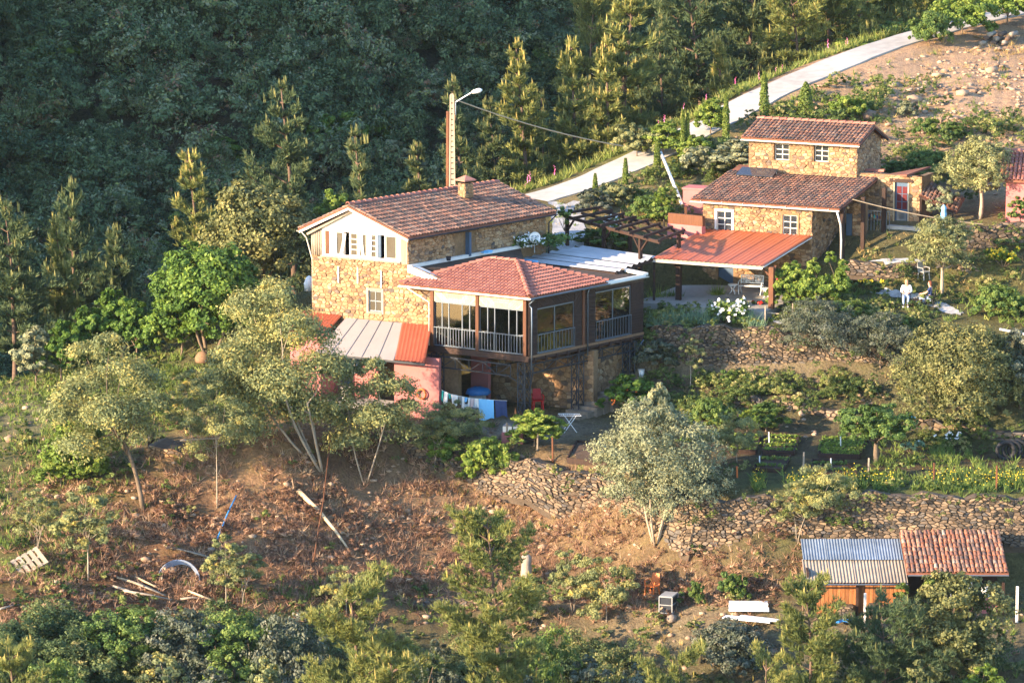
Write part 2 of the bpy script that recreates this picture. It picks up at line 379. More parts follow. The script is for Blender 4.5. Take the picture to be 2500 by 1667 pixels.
M['cloth'] = plain('white_cloth', (.80,.77,.72), .9, var=.08, scale=3)
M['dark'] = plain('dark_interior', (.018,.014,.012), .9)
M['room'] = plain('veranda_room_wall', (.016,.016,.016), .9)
M['floorwood'] = wood('veranda_floor', (.16,.09,.05), (.26,.15,.08))
M['conc'] = plain('concrete', (.36,.33,.29), .9, var=.2, scale=3)
M['gravel'] = plain('white_gravel', (.36,.355,.35), .95, var=.4, scale=9, bmp=.03)
M['roadc'] = plain('pale_concrete_road', (.40,.375,.34), .9, var=.3, scale=1.5, bmp=.01)
M['zinc'] = plain('white_corrugated_sheet', (.40,.40,.42), .4, var=.15, scale=1.2)
M['poly'] = plain('milky_plastic_sheet', (.25,.22,.215), .4, var=.1, scale=1)
M['bluezinc'] = plain('galvanised_sheet', (.20,.25,.32), .5, .3, .35, 1.6)
M['buffzinc'] = plain('buff_fibre_sheet', (.26,.215,.17), .85, var=.3, scale=2)
M['board'] = wood('orange_larch_board', (.22,.08,.025), (.42,.17,.06))
M['bark'] = plain('grey_brown_bark', (.15,.11,.075), .95, var=.4, scale=12, bmp=.02)
M['barkp'] = plain('pine_bark', (.13,.085,.06), .95, var=.45, scale=9, bmp=.03)
M['barkl'] = plain('pale_bark', (.33,.27,.20), .9, var=.3, scale=10, bmp=.01)
M['twig'] = plain('dry_twig', (.22,.13,.075), .95, var=.4, scale=10)
M['grass'] = foliage('green_grass', [(0, (.05,.085,.018)), (.5, (.10,.14,.03)), (1, (.22,.22,.06))], .35)
M['drygrass'] = foliage('straw_grass', [(0, (.13,.09,.035)), (.5, (.26,.18,.07)), (1, (.40,.30,.13))], .3)
M['bracken'] = foliage('dead_bracken', [(0, (.055,.03,.02)), (.4, (.15,.083,.052)), (.75, (.27,.165,.105)), (1, (.40,.29,.18))], .3)
M['pine'] = foliage('pine_needles', [(0, (.045,.065,.024)), (.45, (.095,.115,.035)), (.8, (.19,.18,.05)), (1, (.36,.28,.09))], .3)
M['pined'] = foliage('dark_pine_needles', [(0, (.025,.05,.028)), (.6, (.06,.085,.037)), (1, (.17,.16,.055))], .3)
M['mimosa'] = foliage('mimosa_leaf', [(0, (.065,.085,.04)), (.45, (.14,.155,.065)), (.75, (.24,.215,.07)), (1, (.40,.31,.08))], .35)
M['arbutus'] = foliage('bright_broadleaf', [(0, (.025,.055,.012)), (.5, (.055,.10,.016)), (1, (.14,.19,.028))], .3)
M['lime'] = foliage('lime_broadleaf', [(0, (.045,.08,.014)), (.5, (.10,.145,.024)), (1, (.23,.25,.05))], .35)
M['olive'] = foliage('olive_leaf', [(0, (.055,.07,.03)), (.5, (.13,.135,.055)), (1, (.27,.25,.10))], .25)
M['oak'] = foliage('cork_oak_leaf', [(0, (.04,.05,.02)), (.5, (.09,.095,.033)), (1, (.20,.175,.06))], .25)
M['silver'] = foliage('silver_leaf', [(0, (.07,.085,.05)), (.5, (.14,.15,.085)), (1, (.26,.24,.12))], .25)
M['scrub'] = foliage('hill_scrub', [(0, (.026,.046,.020)), (.35, (.055,.085,.034)), (.55, (.085,.115,.045)), (.78, (.135,.155,.10)), (.88, (.14,.165,.045)), (.97, (.16,.10,.055)), (1, (.12,.075,.045))], .25, objvar=.8)
M['rosemary'] = foliage('rosemary_leaf', [(0, (.03,.042,.026)), (.5, (.06,.07,.045)), (1, (.12,.12,.09))], .15)
M['herb'] = foliage('garden_herb', [(0, (.025,.055,.015)), (.5, (.065,.105,.024)), (1, (.16,.19,.045))], .3)
M['weed'] = foliage('mixed_weeds', [(0, (.03,.05,.015)), (.4, (.07,.10,.025)), (.75, (.13,.15,.04)), (1, (.24,.21,.09))], .3, objvar=.7)
M['thick'] = foliage('thicket_leaf', [(0, (.02,.04,.016)), (.45, (.05,.075,.028)), (.8, (.095,.115,.04)), (1, (.18,.16,.06))], .3, objvar=.6)
M['iris'] = foliage('iris_blade', [(0, (.05,.095,.06)), (.5, (.10,.16,.10)), (1, (.18,.24,.14))], .25)
M['cypress'] = foliage('cypress_leaf', [(0, (.035,.06,.012)), (.5, (.08,.11,.02)), (1, (.17,.18,.035))], .2)
M['wflower'] = foliage('white_petal', [(0, (.70,.66,.62)), (1, (.85,.80,.78))], .2)
M['pflower'] = foliage('pale_pink_petal', [(0, (.70,.52,.56)), (1, (.85,.74,.76))], .2)
M['yflower'] = foliage('yellow_petal', [(0, (.36,.24,.015)), (1, (.52,.36,.02))], .2)
M['mflower'] = foliage('magenta_petal', [(0, (.42,.07,.20)), (1, (.62,.18,.32))], .2)
M['red'] = plain('red_paint', (.42,.012,.012), .45, var=.1)
M['dred'] = plain('deep_red_cloth', (.10,.014,.016), .8, var=.3)
M['orange'] = plain('orange_plastic', (.62,.16,.04), .5, var=.1)
M['blue'] = plain('sky_blue_cloth', (.20,.52,.80), .8, var=.1)
M['navy'] = plain('navy_cloth', (.03,.05,.13), .85, var=.2)
M['teal'] = plain('teal_cloth', (.02,.30,.28), .85, var=.1)
M['tarp'] = plain('blue_tarpaulin', (.02,.14,.36), .5, var=.2)
M['grey'] = plain('grey_plastic', (.30,.30,.29), .6, var=.15)
M['black'] = plain('black_plastic', (.018,.018,.02), .5, var=.2)
M['rubber'] = plain('tyre_rubber', (.02,.02,.022), .8, var=.2)
M['skin'] = plain('skin', (.55,.30,.20), .55, var=.06, bmp=0)
M['hairb'] = plain('fair_hair', (.45,.28,.12), .6, var=.2)
M['hairr'] = plain('dark_red_hair', (.16,.05,.025), .6, var=.2)
M['shirt'] = plain('white_shirt', (.80,.78,.76), .9, var=.05)
M['jeans'] = plain('pale_denim', (.28,.36,.50), .9, var=.1)
M['stepst'] = plain('worn_schist_step', (.20,.16,.12), .95, var=.4, scale=6, bmp=.03)
M['soil'] = plain('garden_soil', (.075,.05,.035), .98, var=.4, scale=9, bmp=.04)
M['rock'] = pieces('slope_rock', [(0, (.18,.12,.085)), (.4, (.34,.23,.15)), (.75, (.46,.33,.22)), (1, (.25,.20,.155))], bmp=.03)
M['pane_white'] = plain('white_panel', (.75,.78,.80), .4, var=.06)
M['tankblue'] = plain('blue_barrel', (.05,.28,.60), .5, var=.1)

# ------------------------------------------------------------------ ground sheet
def ground_material():
    m, nt, b = new_mat('hillside_earth', .95, 0, .1)
    at = N(nt, 'ShaderNodeAttribute', attribute_name='zone')
    v = coords(nt); n1 = noise(nt, v, 1.3, 6, .7); n2 = noise(nt, v, 8., 5, .7); n3 = noise(nt, v, .35, 3)
    r1 = ramp(nt, [(.3, (.55,.55,.55)), (.7, (1.45,1.4,1.3))]); nt.links.new(n1, r1.inputs[0])
    r2 = ramp(nt, [(.3, (.6,.6,.6)), (.7, (1.4,1.4,1.4))]); nt.links.new(n2, r2.inputs[0])
    c = mixc(nt, 1., at.outputs['Color'], r1.outputs[0], 'MULTIPLY'); c = mixc(nt, 1., c, r2.outputs[0], 'MULTIPLY')
    g = ramp(nt, [(.50, (0,0,0)), (.62, (1,1,1))]); nt.links.new(n1, g.inputs[0]); ml = N(nt, 'ShaderNodeMath', operation='MULTIPLY'); nt.links.new(g.outputs[0], ml.inputs[0]); ml.inputs[1].default_value = .35
    c = mixc(nt, ml.outputs[0], c, (.05,.065,.02))
    nt.links.new(c, b.inputs['Base Color'])
    h = N(nt, 'ShaderNodeMath', operation='ADD'); nt.links.new(n1, h.inputs[0]); nt.links.new(n2, h.inputs[1]); bump(nt, b, h.outputs[0], .12, .9)
    return m
# ground colours by place: (px, py, rx, ry, colour, weight)
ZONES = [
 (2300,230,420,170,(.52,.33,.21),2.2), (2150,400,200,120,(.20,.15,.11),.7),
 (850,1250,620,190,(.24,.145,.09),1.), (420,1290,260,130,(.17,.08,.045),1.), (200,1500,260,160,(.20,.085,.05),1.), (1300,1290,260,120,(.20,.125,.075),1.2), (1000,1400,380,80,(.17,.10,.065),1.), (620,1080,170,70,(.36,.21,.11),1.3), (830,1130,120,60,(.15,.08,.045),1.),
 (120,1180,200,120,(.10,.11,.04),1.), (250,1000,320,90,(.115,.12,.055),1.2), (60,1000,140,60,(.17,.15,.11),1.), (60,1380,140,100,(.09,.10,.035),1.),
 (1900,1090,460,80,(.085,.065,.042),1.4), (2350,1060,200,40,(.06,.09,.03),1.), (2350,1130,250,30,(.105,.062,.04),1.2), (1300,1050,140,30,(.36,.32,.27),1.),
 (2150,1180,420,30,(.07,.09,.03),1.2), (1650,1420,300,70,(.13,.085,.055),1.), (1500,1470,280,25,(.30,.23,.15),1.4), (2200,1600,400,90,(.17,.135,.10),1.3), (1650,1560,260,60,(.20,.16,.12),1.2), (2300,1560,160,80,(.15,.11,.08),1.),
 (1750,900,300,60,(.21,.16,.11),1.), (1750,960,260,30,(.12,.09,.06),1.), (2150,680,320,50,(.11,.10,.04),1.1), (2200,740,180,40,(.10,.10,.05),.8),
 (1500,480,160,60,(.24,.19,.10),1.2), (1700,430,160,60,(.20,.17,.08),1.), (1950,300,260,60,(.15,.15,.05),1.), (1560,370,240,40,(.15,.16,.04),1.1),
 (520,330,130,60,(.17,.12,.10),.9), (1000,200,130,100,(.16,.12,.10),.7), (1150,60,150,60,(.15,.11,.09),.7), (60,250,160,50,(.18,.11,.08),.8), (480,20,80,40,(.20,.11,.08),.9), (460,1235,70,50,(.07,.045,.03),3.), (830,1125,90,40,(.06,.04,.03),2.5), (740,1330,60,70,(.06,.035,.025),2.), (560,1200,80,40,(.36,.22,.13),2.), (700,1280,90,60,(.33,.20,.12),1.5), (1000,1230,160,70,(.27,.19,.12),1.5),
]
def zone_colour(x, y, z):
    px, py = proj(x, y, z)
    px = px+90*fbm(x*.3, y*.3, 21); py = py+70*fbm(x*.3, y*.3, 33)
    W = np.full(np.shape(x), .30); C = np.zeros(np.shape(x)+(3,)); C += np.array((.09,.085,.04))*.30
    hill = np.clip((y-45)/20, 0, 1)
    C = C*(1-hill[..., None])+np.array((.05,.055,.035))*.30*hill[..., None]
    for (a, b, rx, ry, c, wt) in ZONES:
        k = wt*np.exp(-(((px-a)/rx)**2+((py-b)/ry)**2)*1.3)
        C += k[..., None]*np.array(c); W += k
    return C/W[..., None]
NQ = 430
qs = np.concatenate([np.linspace(-.32, -.135, 40)[:-1], np.linspace(-.135, .135, NQ), np.linspace(.135, .30, 36)[1:]])
Yk, Zk = smoothcols(qs)
sub = [16, 8, 8, 8, 9, 6, 8, 6, 6, 8, 5, 5, 5, 6, 8, 5, 6, 8, 5, 34]
rows = []
for k in range(NK-1):
    for i in range(sub[k]): rows.append(Yk[:, k]+(Yk[:, k+1]-Yk[:, k])*i/sub[k])
for e in (0, 15, 40, 80, 140): rows.append(Yk[:, -1]+e)
GY = np.array(rows); GX = qs[None, :]*(GY-CAMY)
GZ = ground(GX, GY)
nr, nc = GY.shape
V = np.stack([GX, GY, GZ], -1).reshape(-1, 3)
ii = (np.arange(nr-1)[:, None]*nc+np.arange(nc-1)[None, :]).ravel()
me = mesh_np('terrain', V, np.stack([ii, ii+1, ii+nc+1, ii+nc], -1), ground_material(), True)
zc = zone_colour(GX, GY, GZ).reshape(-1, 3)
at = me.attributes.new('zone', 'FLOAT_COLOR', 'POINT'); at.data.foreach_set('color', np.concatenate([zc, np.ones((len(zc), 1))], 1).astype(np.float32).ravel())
setp(obj('terrain', me), None, None, None, 'structure')

# pale concrete road climbing to the right, with a shallow edge step
def strip(name, pts, halfw, mat, lift=.05, thick=.12, n=6):
    Pn = []
    for i in range(len(pts)-1):
        for j in range(n):
            p0 = pts[max(i-1,0)]; p1 = pts[i]; p2 = pts[i+1]; p3 = pts[min(i+2,len(pts)-1)]; t = j/n
            Pn.append(.5*((2*p1)+(p2-p0)*t+(2*p0-5*p1+4*p2-p3)*t*t+(3*p1-p0-3*p2+p3)*t**3))
    Pn.append(pts[-1]); mb = MB(); V = []
    for i, p in enumerate(Pn):
        d = Pn[min(i+1,len(Pn)-1)]-Pn[max(i-1,0)]; s = Vector((d.y, -d.x, 0)).normalized()
        hw = halfw(i/(len(Pn)-1)) if callable(halfw) else halfw
        hw1 = hw*(1+.04*math.sin(i*.7)+.03*math.sin(i*2.1)); hw2 = hw*(1+.04*math.sin(i*.6+2)+.03*math.sin(i*1.7))
        V += [p+s*hw1+Vector((0,0,lift-thick)), p+s*hw1+Vector((0,0,lift)), p-s*hw2+Vector((0,0,lift)), p-s*hw2+Vector((0,0,lift-thick))]
    Fc = []
    for i in range(len(Pn)-1):
        for j in range(3): Fc.append((i*4+j, i*4+j+1, i*4+j+5, i*4+j+4))
    mb.add(V, Fc); o = mb.build(name, mat); return setp(o, None, None, None, 'structure')
strip('road', ROAD, lambda t: 1.3-.05*t, M['roadc'], .07)
# ------------------------------------------------------------------ masonry, tiles, windows
def clip_half(poly, nx, ny, c):
    out = []; n = len(poly)
    for i in range(n):
        a = poly[i]; b = poly[(i+1) % n]; da = nx*a[0]+ny*a[1]-c; db = nx*b[0]+ny*b[1]-c
        if da <= 0: out.append(a)
        if (da < 0 < db) or (db < 0 < da):
            t = da/(da-db); out.append((a[0]+(b[0]-a[0])*t, a[1]+(b[1]-a[1])*t))
    return out
def area(p): return abs(sum(p[i][0]*p[(i+1)%len(p)][1]-p[(i+1)%len(p)][0]*p[i][1] for i in range(len(p))))/2
def cells(region, cw, ch, holes=(), seed=1, var=.45):
    """irregular stone outlines filling a convex region, leaving the holes free"""
    r = random.Random(seed); u0 = min(p[0] for p in region); u1 = max(p[0] for p in region); v0 = min(p[1] for p in region); v1 = max(p[1] for p in region)
    S = []; v = v0-ch*.2
    while v < v1+ch*.5:
        u = u0-cw*r.random()
        while u < u1+cw*.5:
            if r.random() > .30: S.append((u, v+ch*r.uniform(-.42,.42))); u += cw*r.uniform(1-var, 1+var)
        v += ch*r.uniform(.75, 1.2)
    A = np.array(S); k = cw/ch; B = A*np.array((1, k)); out = []
    # orientation of region for clipping
    ar = sum(region[i][0]*region[(i+1)%len(region)][1]-region[(i+1)%len(region)][0]*region[i][1] for i in range(len(region)))
    rg = region if ar > 0 else region[::-1]
    for i in range(len(S)):
        x, y = B[i]; d = np.hypot(B[:,0]-x, B[:,1]-y); nb = np.argsort(d)[1:15]
        R_ = cw*1.3; poly = [(x-R_,y-R_),(x+R_,y-R_),(x+R_,y+R_),(x-R_,y+R_)]
        for j in nb:
            if d[j] > 2.7*cw: break
            nx, ny = B[j,0]-x, B[j,1]-y; poly = clip_half(poly, nx, ny, nx*(x+nx/2)+ny*(y+ny/2))
            if len(poly) < 3: break
        poly = [(p[0], p[1]/k) for p in poly]
        for e in range(len(rg)):
            a = rg[e]; b = rg[(e+1)%len(rg)]; nx, ny = b[1]-a[1], -(b[0]-a[0]); poly = clip_half(poly, nx, ny, nx*a[0]+ny*a[1]) if len(poly) > 2 else []
        for (a0, a1, b0, b1) in holes:
            if len(poly) < 3: break
            sx, sy = S[i]; seps = [(a0-sx, (1,0,a0)), (sx-a1, (-1,0,-a1)), (b0-sy, (0,1,b0)), (sy-b1, (0,-1,-b1))]
            m = max(seps)
            if m[0] <= 0: poly = []
            else: poly = clip_half(poly, *m[1])
        # drop slivers of edges
        q = []
        for p in poly:
            if not q or math.hypot(p[0]-q[-1][0], p[1]-q[-1][1]) > cw*.08: q.append(p)
        if len(q) > 2 and math.hypot(q[0][0]-q[-1][0], q[0][1]-q[-1][1]) <= cw*.08: q.pop()
        if len(q) > 2 and area(q) > cw*ch*.12: out.append(q)
    return out
def stone_geo(poly, mapf, depth, gap, r, face=.74):
    n = len(poly); cx = sum(p[0] for p in poly)/n; cy = sum(p[1] for p in poly)/n; c0, nn = mapf(cx, cy)
    d = depth*r.uniform(.5, 1.5); tl = (r.uniform(-.4,.4), r.uniform(-.4,.4)); V = []
    rm = math.sqrt(area(poly)/math.pi); g = max(.55, 1-gap/rm)
    for sc_, wv in ((g, -.02), (g*.98, d*.55), (g*face*r.uniform(.9,1.1), d)):
        for (u, v) in poly:
            p, nr_ = mapf(cx+(u-cx)*sc_, cy+(v-cy)*sc_); tw = 1+(tl[0]*(u-cx)+tl[1]*(v-cy))/rm if wv > 0 else 1
            V.append(p+nr_*(wv*tw+(r.uniform(-.12,.12)*d if wv > 0 else 0)))
    V.append(c0+nn*d*1.08)
    Fc = [(k*n+i, k*n+(i+1)%n, (k+1)*n+(i+1)%n, (k+1)*n+i) for k in range(2) for i in range(n)]+[(2*n+i, 2*n+(i+1)%n, 3*n) for i in range(n)]
    return V, Fc, c0
def lay_stones(parent, sets, mat, depth=.05, gap=.02, nmax=300, name='stone', rest='packed_stones', seed=3, face=.74):
    """sets: list of (polys, mapf, weight); the largest become parts, the rest one part"""
    r = random.Random(seed); off = wloc(parent); al = []
    for polys, mapf, wt in sets:
        for p in polys: al.append((area(p)*wt*(-1 if wt < 0 else 1), p, mapf))
    al.sort(key=lambda a: -a[0]); mb = MB()
    for i, (a, p, mapf) in enumerate(al):
        V, Fc, c = stone_geo(p, mapf, depth, gap, r, face)
        if i < nmax:
            me = bpy.data.meshes.new(name); me.from_pydata([v-c for v in V], [], Fc); me.materials.append(mat)
            o = obj(name, me, parent); o.location = c-off
        else: mb.add(V, Fc)
    if mb.v:
        me = bpy.data.meshes.new(rest); me.from_pydata([Vector(v)-off for v in mb.v], [], mb.f); me.materials.append(mat); obj(rest, me, parent, None, 'stuff')
class WP:
    """wall plane: origin, horizontal direction U, outward normal n"""
    def __init__(s, O, U, n): s.O = Vector((O[0],O[1],0)); s.U = Vector((U[0],U[1],0)); s.n = Vector((n[0],n[1],0))
    def __call__(s, u, z, w=0): return s.O+s.U*u+s.n*w+Vector((0,0,z))
    def mapf(s, off=0.): return lambda u, z: (s(u, z, off), s.n)
    def box(s, mb, u0, u1, z0, z1, w0, w1):
        return mb.hexa([s(u0,z0,w0), s(u1,z0,w0), s(u1,z0,w1), s(u0,z0,w1), s(u0,z1,w0), s(u1,z1,w0), s(u1,z1,w1), s(u0,z1,w1)])
    def u_at(s, px, z=6): return Frame(s.O, s.U, s.n).at_s(px, 0, z)
    def z_at(s, u, py): p = s(u, 0); return P(1250, py, p.y).z
def wall_with_holes(mb, wp, u0, u1, z0, z1, holes, th=.3, w=0.):
    us = sorted({u0, u1, *[h[0] for h in holes], *[h[1] for h in holes]}); zs = sorted({z0, z1, *[h[2] for h in holes], *[h[3] for h in holes]})
    us = [u for u in us if u0 <= u <= u1]; zs = [z for z in zs if z0 <= z <= z1]
    for i in range(len(us)-1):
        for j in range(len(zs)-1):
            cu = (us[i]+us[i+1])/2; cz = (zs[j]+zs[j+1])/2
            if any(h[0] < cu < h[1] and h[2] < cz < h[3] for h in holes): continue
            wp.box(mb, us[i], us[i+1], zs[j], zs[j+1], w-th, w)
def window(par, wp, u0, u1, z0, z1, cols, rows, fmat, w=-.12, bar=.06, munt=.04, gl=None, name='window', label=None, dep=.05):
    mb = MB(); wp.box(mb, u0, u0+bar, z0, z1, w-dep, w); wp.box(mb, u1-bar, u1, z0, z1, w-dep, w)
    wp.box(mb, u0+bar, u1-bar, z0, z0+bar, w-dep, w); wp.box(mb, u0+bar, u1-bar, z1-bar, z1, w-dep, w)
    du = (u1-u0-2*bar)/cols; dz = (z1-z0-2*bar)/rows
    for i in range(1, cols): wp.box(mb, u0+bar+du*i-munt/2, u0+bar+du*i+munt/2, z0+bar, z1-bar, w-dep, w-.003)
    for j in range(1, rows): wp.box(mb, u0+bar, u1-bar, z0+bar+dz*j-munt/2, z0+bar+dz*j+munt/2, w-dep, w-.006)
    f = mb.build(name, fmat, par, label=label)
    for i in range(cols):
        for j in range(rows):
            m2 = MB(); ua = u0+bar+du*i+(munt/2 if i else 0)+.002; ub = u0+bar+du*(i+1)-(munt/2 if i < cols-1 else 0)-.002
            za = z0+bar+dz*j+(munt/2 if j else 0)+.002; zb = z0+bar+dz*(j+1)-(munt/2 if j < rows-1 else 0)-.002
            wp.box(m2, ua, ub, za, zb, w-dep*.75, w-dep*.45); m2.build('pane', gl or M['glass'], f)
    return f
def tile_mesh(name, wd, L, mat, seg=6, h=.42):
    V = []; Fc = []
    for y, rr, z0 in ((0, .53, .035), (L, .43, 0)):
        for k in range(seg+1):
            a = math.pi*k/seg; V.append((-wd*rr*math.cos(a), y, z0+wd*h*(rr/.5)*math.sin(a)))
    for k in range(seg+1):
        a = math.pi*k/seg; V.append((-wd*.43*math.cos(a), 0, .03+wd*h*.78*math.sin(a)))
    n = seg+1
    for k in range(seg): Fc += [(k, k+1, n+k+1, n+k), (k+1, k, 2*n+k, 2*n+k+1)]
    me = bpy.data.meshes.new(name); me.from_pydata(V, [], Fc); me.materials.append(mat); return me
def lay_tiles(parent, E0, E1, S, pitch, expo, mat, nmax=300, inside=None, wd=None, name='tile', jit=.012, seed=5, rank=None):
    """barrel tiles in columns up the slope; E0,E1 = eave ends, S = eave-to-ridge vector"""
    r = random.Random(seed); E0 = Vector(E0); E1 = Vector(E1); S = Vector(S); e = (E1-E0); L = e.length; e = e/L
    y = S.normalized(); z = e.cross(y).normalized()
    if z.z < 0: z = -z
    x = y.cross(z).normalized(); B = Matrix((x, y, z)).transposed()
    nc = max(1, int(L/pitch)); nr_ = max(1, int(math.ceil(S.length/expo))); pc = L/nc; pr = S.length/nr_
    off = wloc(parent); me = tile_mesh(name, wd or pc*.82, pr*1.3, mat); V0 = np.array([v.co for v in me.vertices]); F0 = [tuple(p.vertices) for p in me.polygons]
    al = []
    for i in range(nc):
        wob = r.uniform(-1,1)*jit
        for j in range(nr_):
            if inside is None or inside((i+.5)/nc, (j+.5)/nr_): al.append((i, j, wob))
    if rank: al.sort(key=lambda a: rank(a[0]/nc, a[1]/nr_))
    mb = MB()
    for k, (i, j, wob) in enumerate(al):
        p = E0+e*pc*(i+.5)+y*(pr*j-.04)+x*(wob+r.uniform(-1,1)*jit)+z*(r.uniform(0, jit)+.015)
        m = B @ Matrix.Rotation(r.uniform(-1,1)*jit*2.2, 3, 'Z') @ Matrix.Rotation(r.uniform(-.5,1)*jit*1.5, 3, 'X')
        if k < nmax:
            o = obj(name, me, parent); o.location = p-off; o.rotation_euler = m.to_euler()
        else:
            mm = np.array(m); mb.add((V0 @ mm.T+np.array(p)).tolist(), F0)
    if mb.v:
        m2 = bpy.data.meshes.new('laid_tiles'); m2.from_pydata([Vector(v)-off for v in mb.v], [], mb.f); m2.materials.append(mat); obj('laid_tiles', m2, parent, None, 'stuff')
def ridge_tiles(parent, p0, p1, wd, step, mat, name='ridge_tile'):
    p0 = Vector(p0); p1 = Vector(p1); d = p1-p0; n = max(1, int(d.length/step)); y = d.normalized(); x = y.cross(Vector((0,0,1))).normalized(); z = x.cross(y)
    B = Matrix((x, y, z)).transposed(); me = tile_mesh(name, wd, d.length/n*1.12, mat, 6, .45); off = wloc(parent)
    for i in range(n):
        o = obj(name, me, parent); o.location = p0+d*(i/n)-off; o.rotation_euler = (B @ Matrix.Rotation(rnd.uniform(-.02,.02), 3, 'Z')).to_euler()
def slab(mb, a, b, c, d, th):      # roof slab from its four top corners
    dn = Vector((0,0,-th)); a, b, c, d = Vector(a), Vector(b), Vector(c), Vector(d)
    return mb.hexa([a+dn, b+dn, c+dn, d+dn, a, b, c, d])
def corrugated(mb, E0, E1, S, wave, amp, steps=0, sag=.0):
    """corrugated sheet: waves across the eave, ridges running up S; optional tile-like steps"""
    E0 = Vector(E0); E1 = Vector(E1); S = Vector(S); e = E1-E0; L = e.length; nw = max(2, int(L/wave)); n = nw*6
    nrm = e.cross(S).normalized(); nrm = nrm if nrm.z > 0 else -nrm; R_ = []
    vs = [0, 1] if not steps else sorted([k/steps for k in range(steps+1)]+[min(1, k/steps+.001) for k in range(1, steps)])
    V = []
    for q, v in enumerate(vs):
        lift = (.018*(1-((v*steps) % 1.0)) if steps else 0) if 0 < v < 1 else (.018 if v == 0 and steps else 0)
        for i in range(n+1):
            t = i/n; s = math.sin(2*math.pi*nw*t); V.append(E0+e*t+S*v+nrm*(amp*(abs(s)**1.0 if steps else s)+lift))
    m = len(vs); Fc = [(k*(n+1)+i, k*(n+1)+i+1, (k+1)*(n+1)+i+1, (k+1)*(n+1)+i) for k in range(m-1) for i in range(n)]
    mb.add(V, Fc); return mb
def dirv(deg): return Vector((math.cos(R(deg)), math.sin(R(deg)), 0))

# ------------------------------------------------------------------ left stone house
A = Frame(P(995, 600, 4.2), dirv(180-29), dirv(51))
wA = A.at_s(761, 0, 8.5); LA = A.at_t(1333, 0, 8.5); ZS = 8.03; ZE = 9.38
GW = WP(A.C, A.a, (-math.sin(R(29)), -math.cos(R(29)))); SW = WP(A.C, A.b, (math.sin(R(51)), -math.cos(R(51))))
hA = thing('stone_house', 'long stone house with sunlit white timber gable and a chimney on its tiled roof', 'house', A(0,0,.4))
rs = A.at_s(863, 0, 10.7); ZR = P(863, 500, A(rs,0,0).y).z
# windows of the gable's white storey, by where they stand
def gu(px): return GW.u_at(px, 8.7)
gwin = [(808,838,1,1,'frame'),(854,873,1,4,'frame'),(875,895,1,1,'frame'),(901,919,1,4,'frame'),(940,968,1,1,'frame')]
gh = [(gu(b), gu(a), 8.12, 9.32) for a, b, *_ in gwin]; gap1 = (gu(853), gu(839), 8.12, 9.32); gap2 = (gu(939), gu(922), 8.12, 9.32)
mb = MB(); wall_with_holes(mb, GW, .42, wA-.62, ZS+.02, ZE, gh+[gap1, gap2], .18)
mb.prism([GW(.42,ZE,-.18), GW(.42,ZE+.02,-.18), GW(rs,ZR-.16,-.18), GW(wA-.62,ZE+.12,-.18), GW(wA-.62,ZE,-.18)], GW.n*.18)
mb.build('gable_wall', M['white'], hA, label='white plastered gable wall in full sun')
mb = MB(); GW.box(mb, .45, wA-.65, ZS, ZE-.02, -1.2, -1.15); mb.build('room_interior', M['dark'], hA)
for (a, b, c, r_, fm), h in zip(gwin, gh): window(hA, GW, h[0], h[1], h[2], h[3], c, r_, M['frame'], -.03, .055, .05)
def curtain(par, wp, u0, u1, z0, z1, w, mat, swing=0., name='curtain'):
    V = []; n = 14
    for j, z in enumerate((z0, (z0*2+z1)/3, (z0+2*z1)/3, z1)):
        for i in range(n+1):
            t = i/n; sh = swing*(1-j/3)**1.5; V.append(wp(u0+(u1-u0)*t+sh, z, w+.03*math.sin(t*17)+.02*math.sin(t*7+j)))
    mb = MB(); mb.add(V, [(k*(n+1)+i, k*(n+1)+i+1, (k+1)*(n+1)+i+1, (k+1)*(n+1)+i) for k in range(3) for i in range(n)]); return mb.build(name, mat, par, True)
for px0, px1, sw in ((811,822,0), (838,846,.22), (877,885,-.1), (903,908,.05)): curtain(hA, GW, gu(px1), gu(px0), 8.16, 9.26, .02 if px0 == 838 else -.035, M['cloth'], sw)
mb = MB(); GW.box(mb, gu(804), gu(794), 8.12, 9.32, -.02, .012); mb.build('shutter', M['mwood'], hA)
mb = MB(); GW.box(mb, gu(930), gu(924), 8.13, 9.3, -.06, .02); mb.build('door_leaf', M['bdoor'], hA)
mb = MB(); GW.box(mb, .40, wA-.55, ZS-.07, ZS+.015, -.2, .07); mb.build('sill_beam', M['gwood'], hA)
for i in range(5):
    mb = MB(); uu = wA-.62+i*.13; mb.tube([GW(uu+.06,ZS-.02,-.05), GW(uu+.07,ZS+.7,-.03), GW(uu+.05,ZE+.05,-.05)], .075, 7); mb.build('log_post', M['gwood'], hA, True)
for i in range(4):
    mb = MB(); GW.box(mb, .02+i*.1, .11+i*.1, ZS-.1, ZE-.02+.0*i, -.06, .0); mb.build('board', M['gwood'], hA)
# masonry
lower_holes = [(gu(931), gu(899), GW.z_at(3,757), GW.z_at(3,706))]
mb = MB(); wall_with_holes(mb, GW, -2.9, wA, .1, 7.05, [lower_holes[0]], .35, -.02)
GW.box(mb, .0, wA, 7.05, ZS-.07, -.37, -.02); mb.prism([GW(-2.9,7.05,-.37), GW(0,7.05,-.37), GW(0,7.75,-.37), GW(-2.9,7.0,-.37)], GW.n*.35)
SW.box(mb, .0, LA, 4.5, ZE-.1, -.35, -.02)
mb.hexa([A(wA,0.02,3.5), A(wA-.3,0.02,3.5), A(wA-.3,LA,3.5), A(wA,LA,3.5), A(wA,0.02,ZE), A(wA-.3,0.02,ZE), A(wA-.3,LA,ZE), A(wA,LA,ZE)])
mb.hexa([A(0,LA,5), A(wA,LA,5), A(wA,LA-.3,5), A(0,LA-.3,5), A(0,LA,ZE), A(wA,LA,ZE), A(wA,LA-.3,ZE), A(0,LA-.3,ZE)])
mb.prism([A(0,LA,ZE), A(rs,LA,ZR-.12), A(wA,LA,ZE)], A.b*-.3)
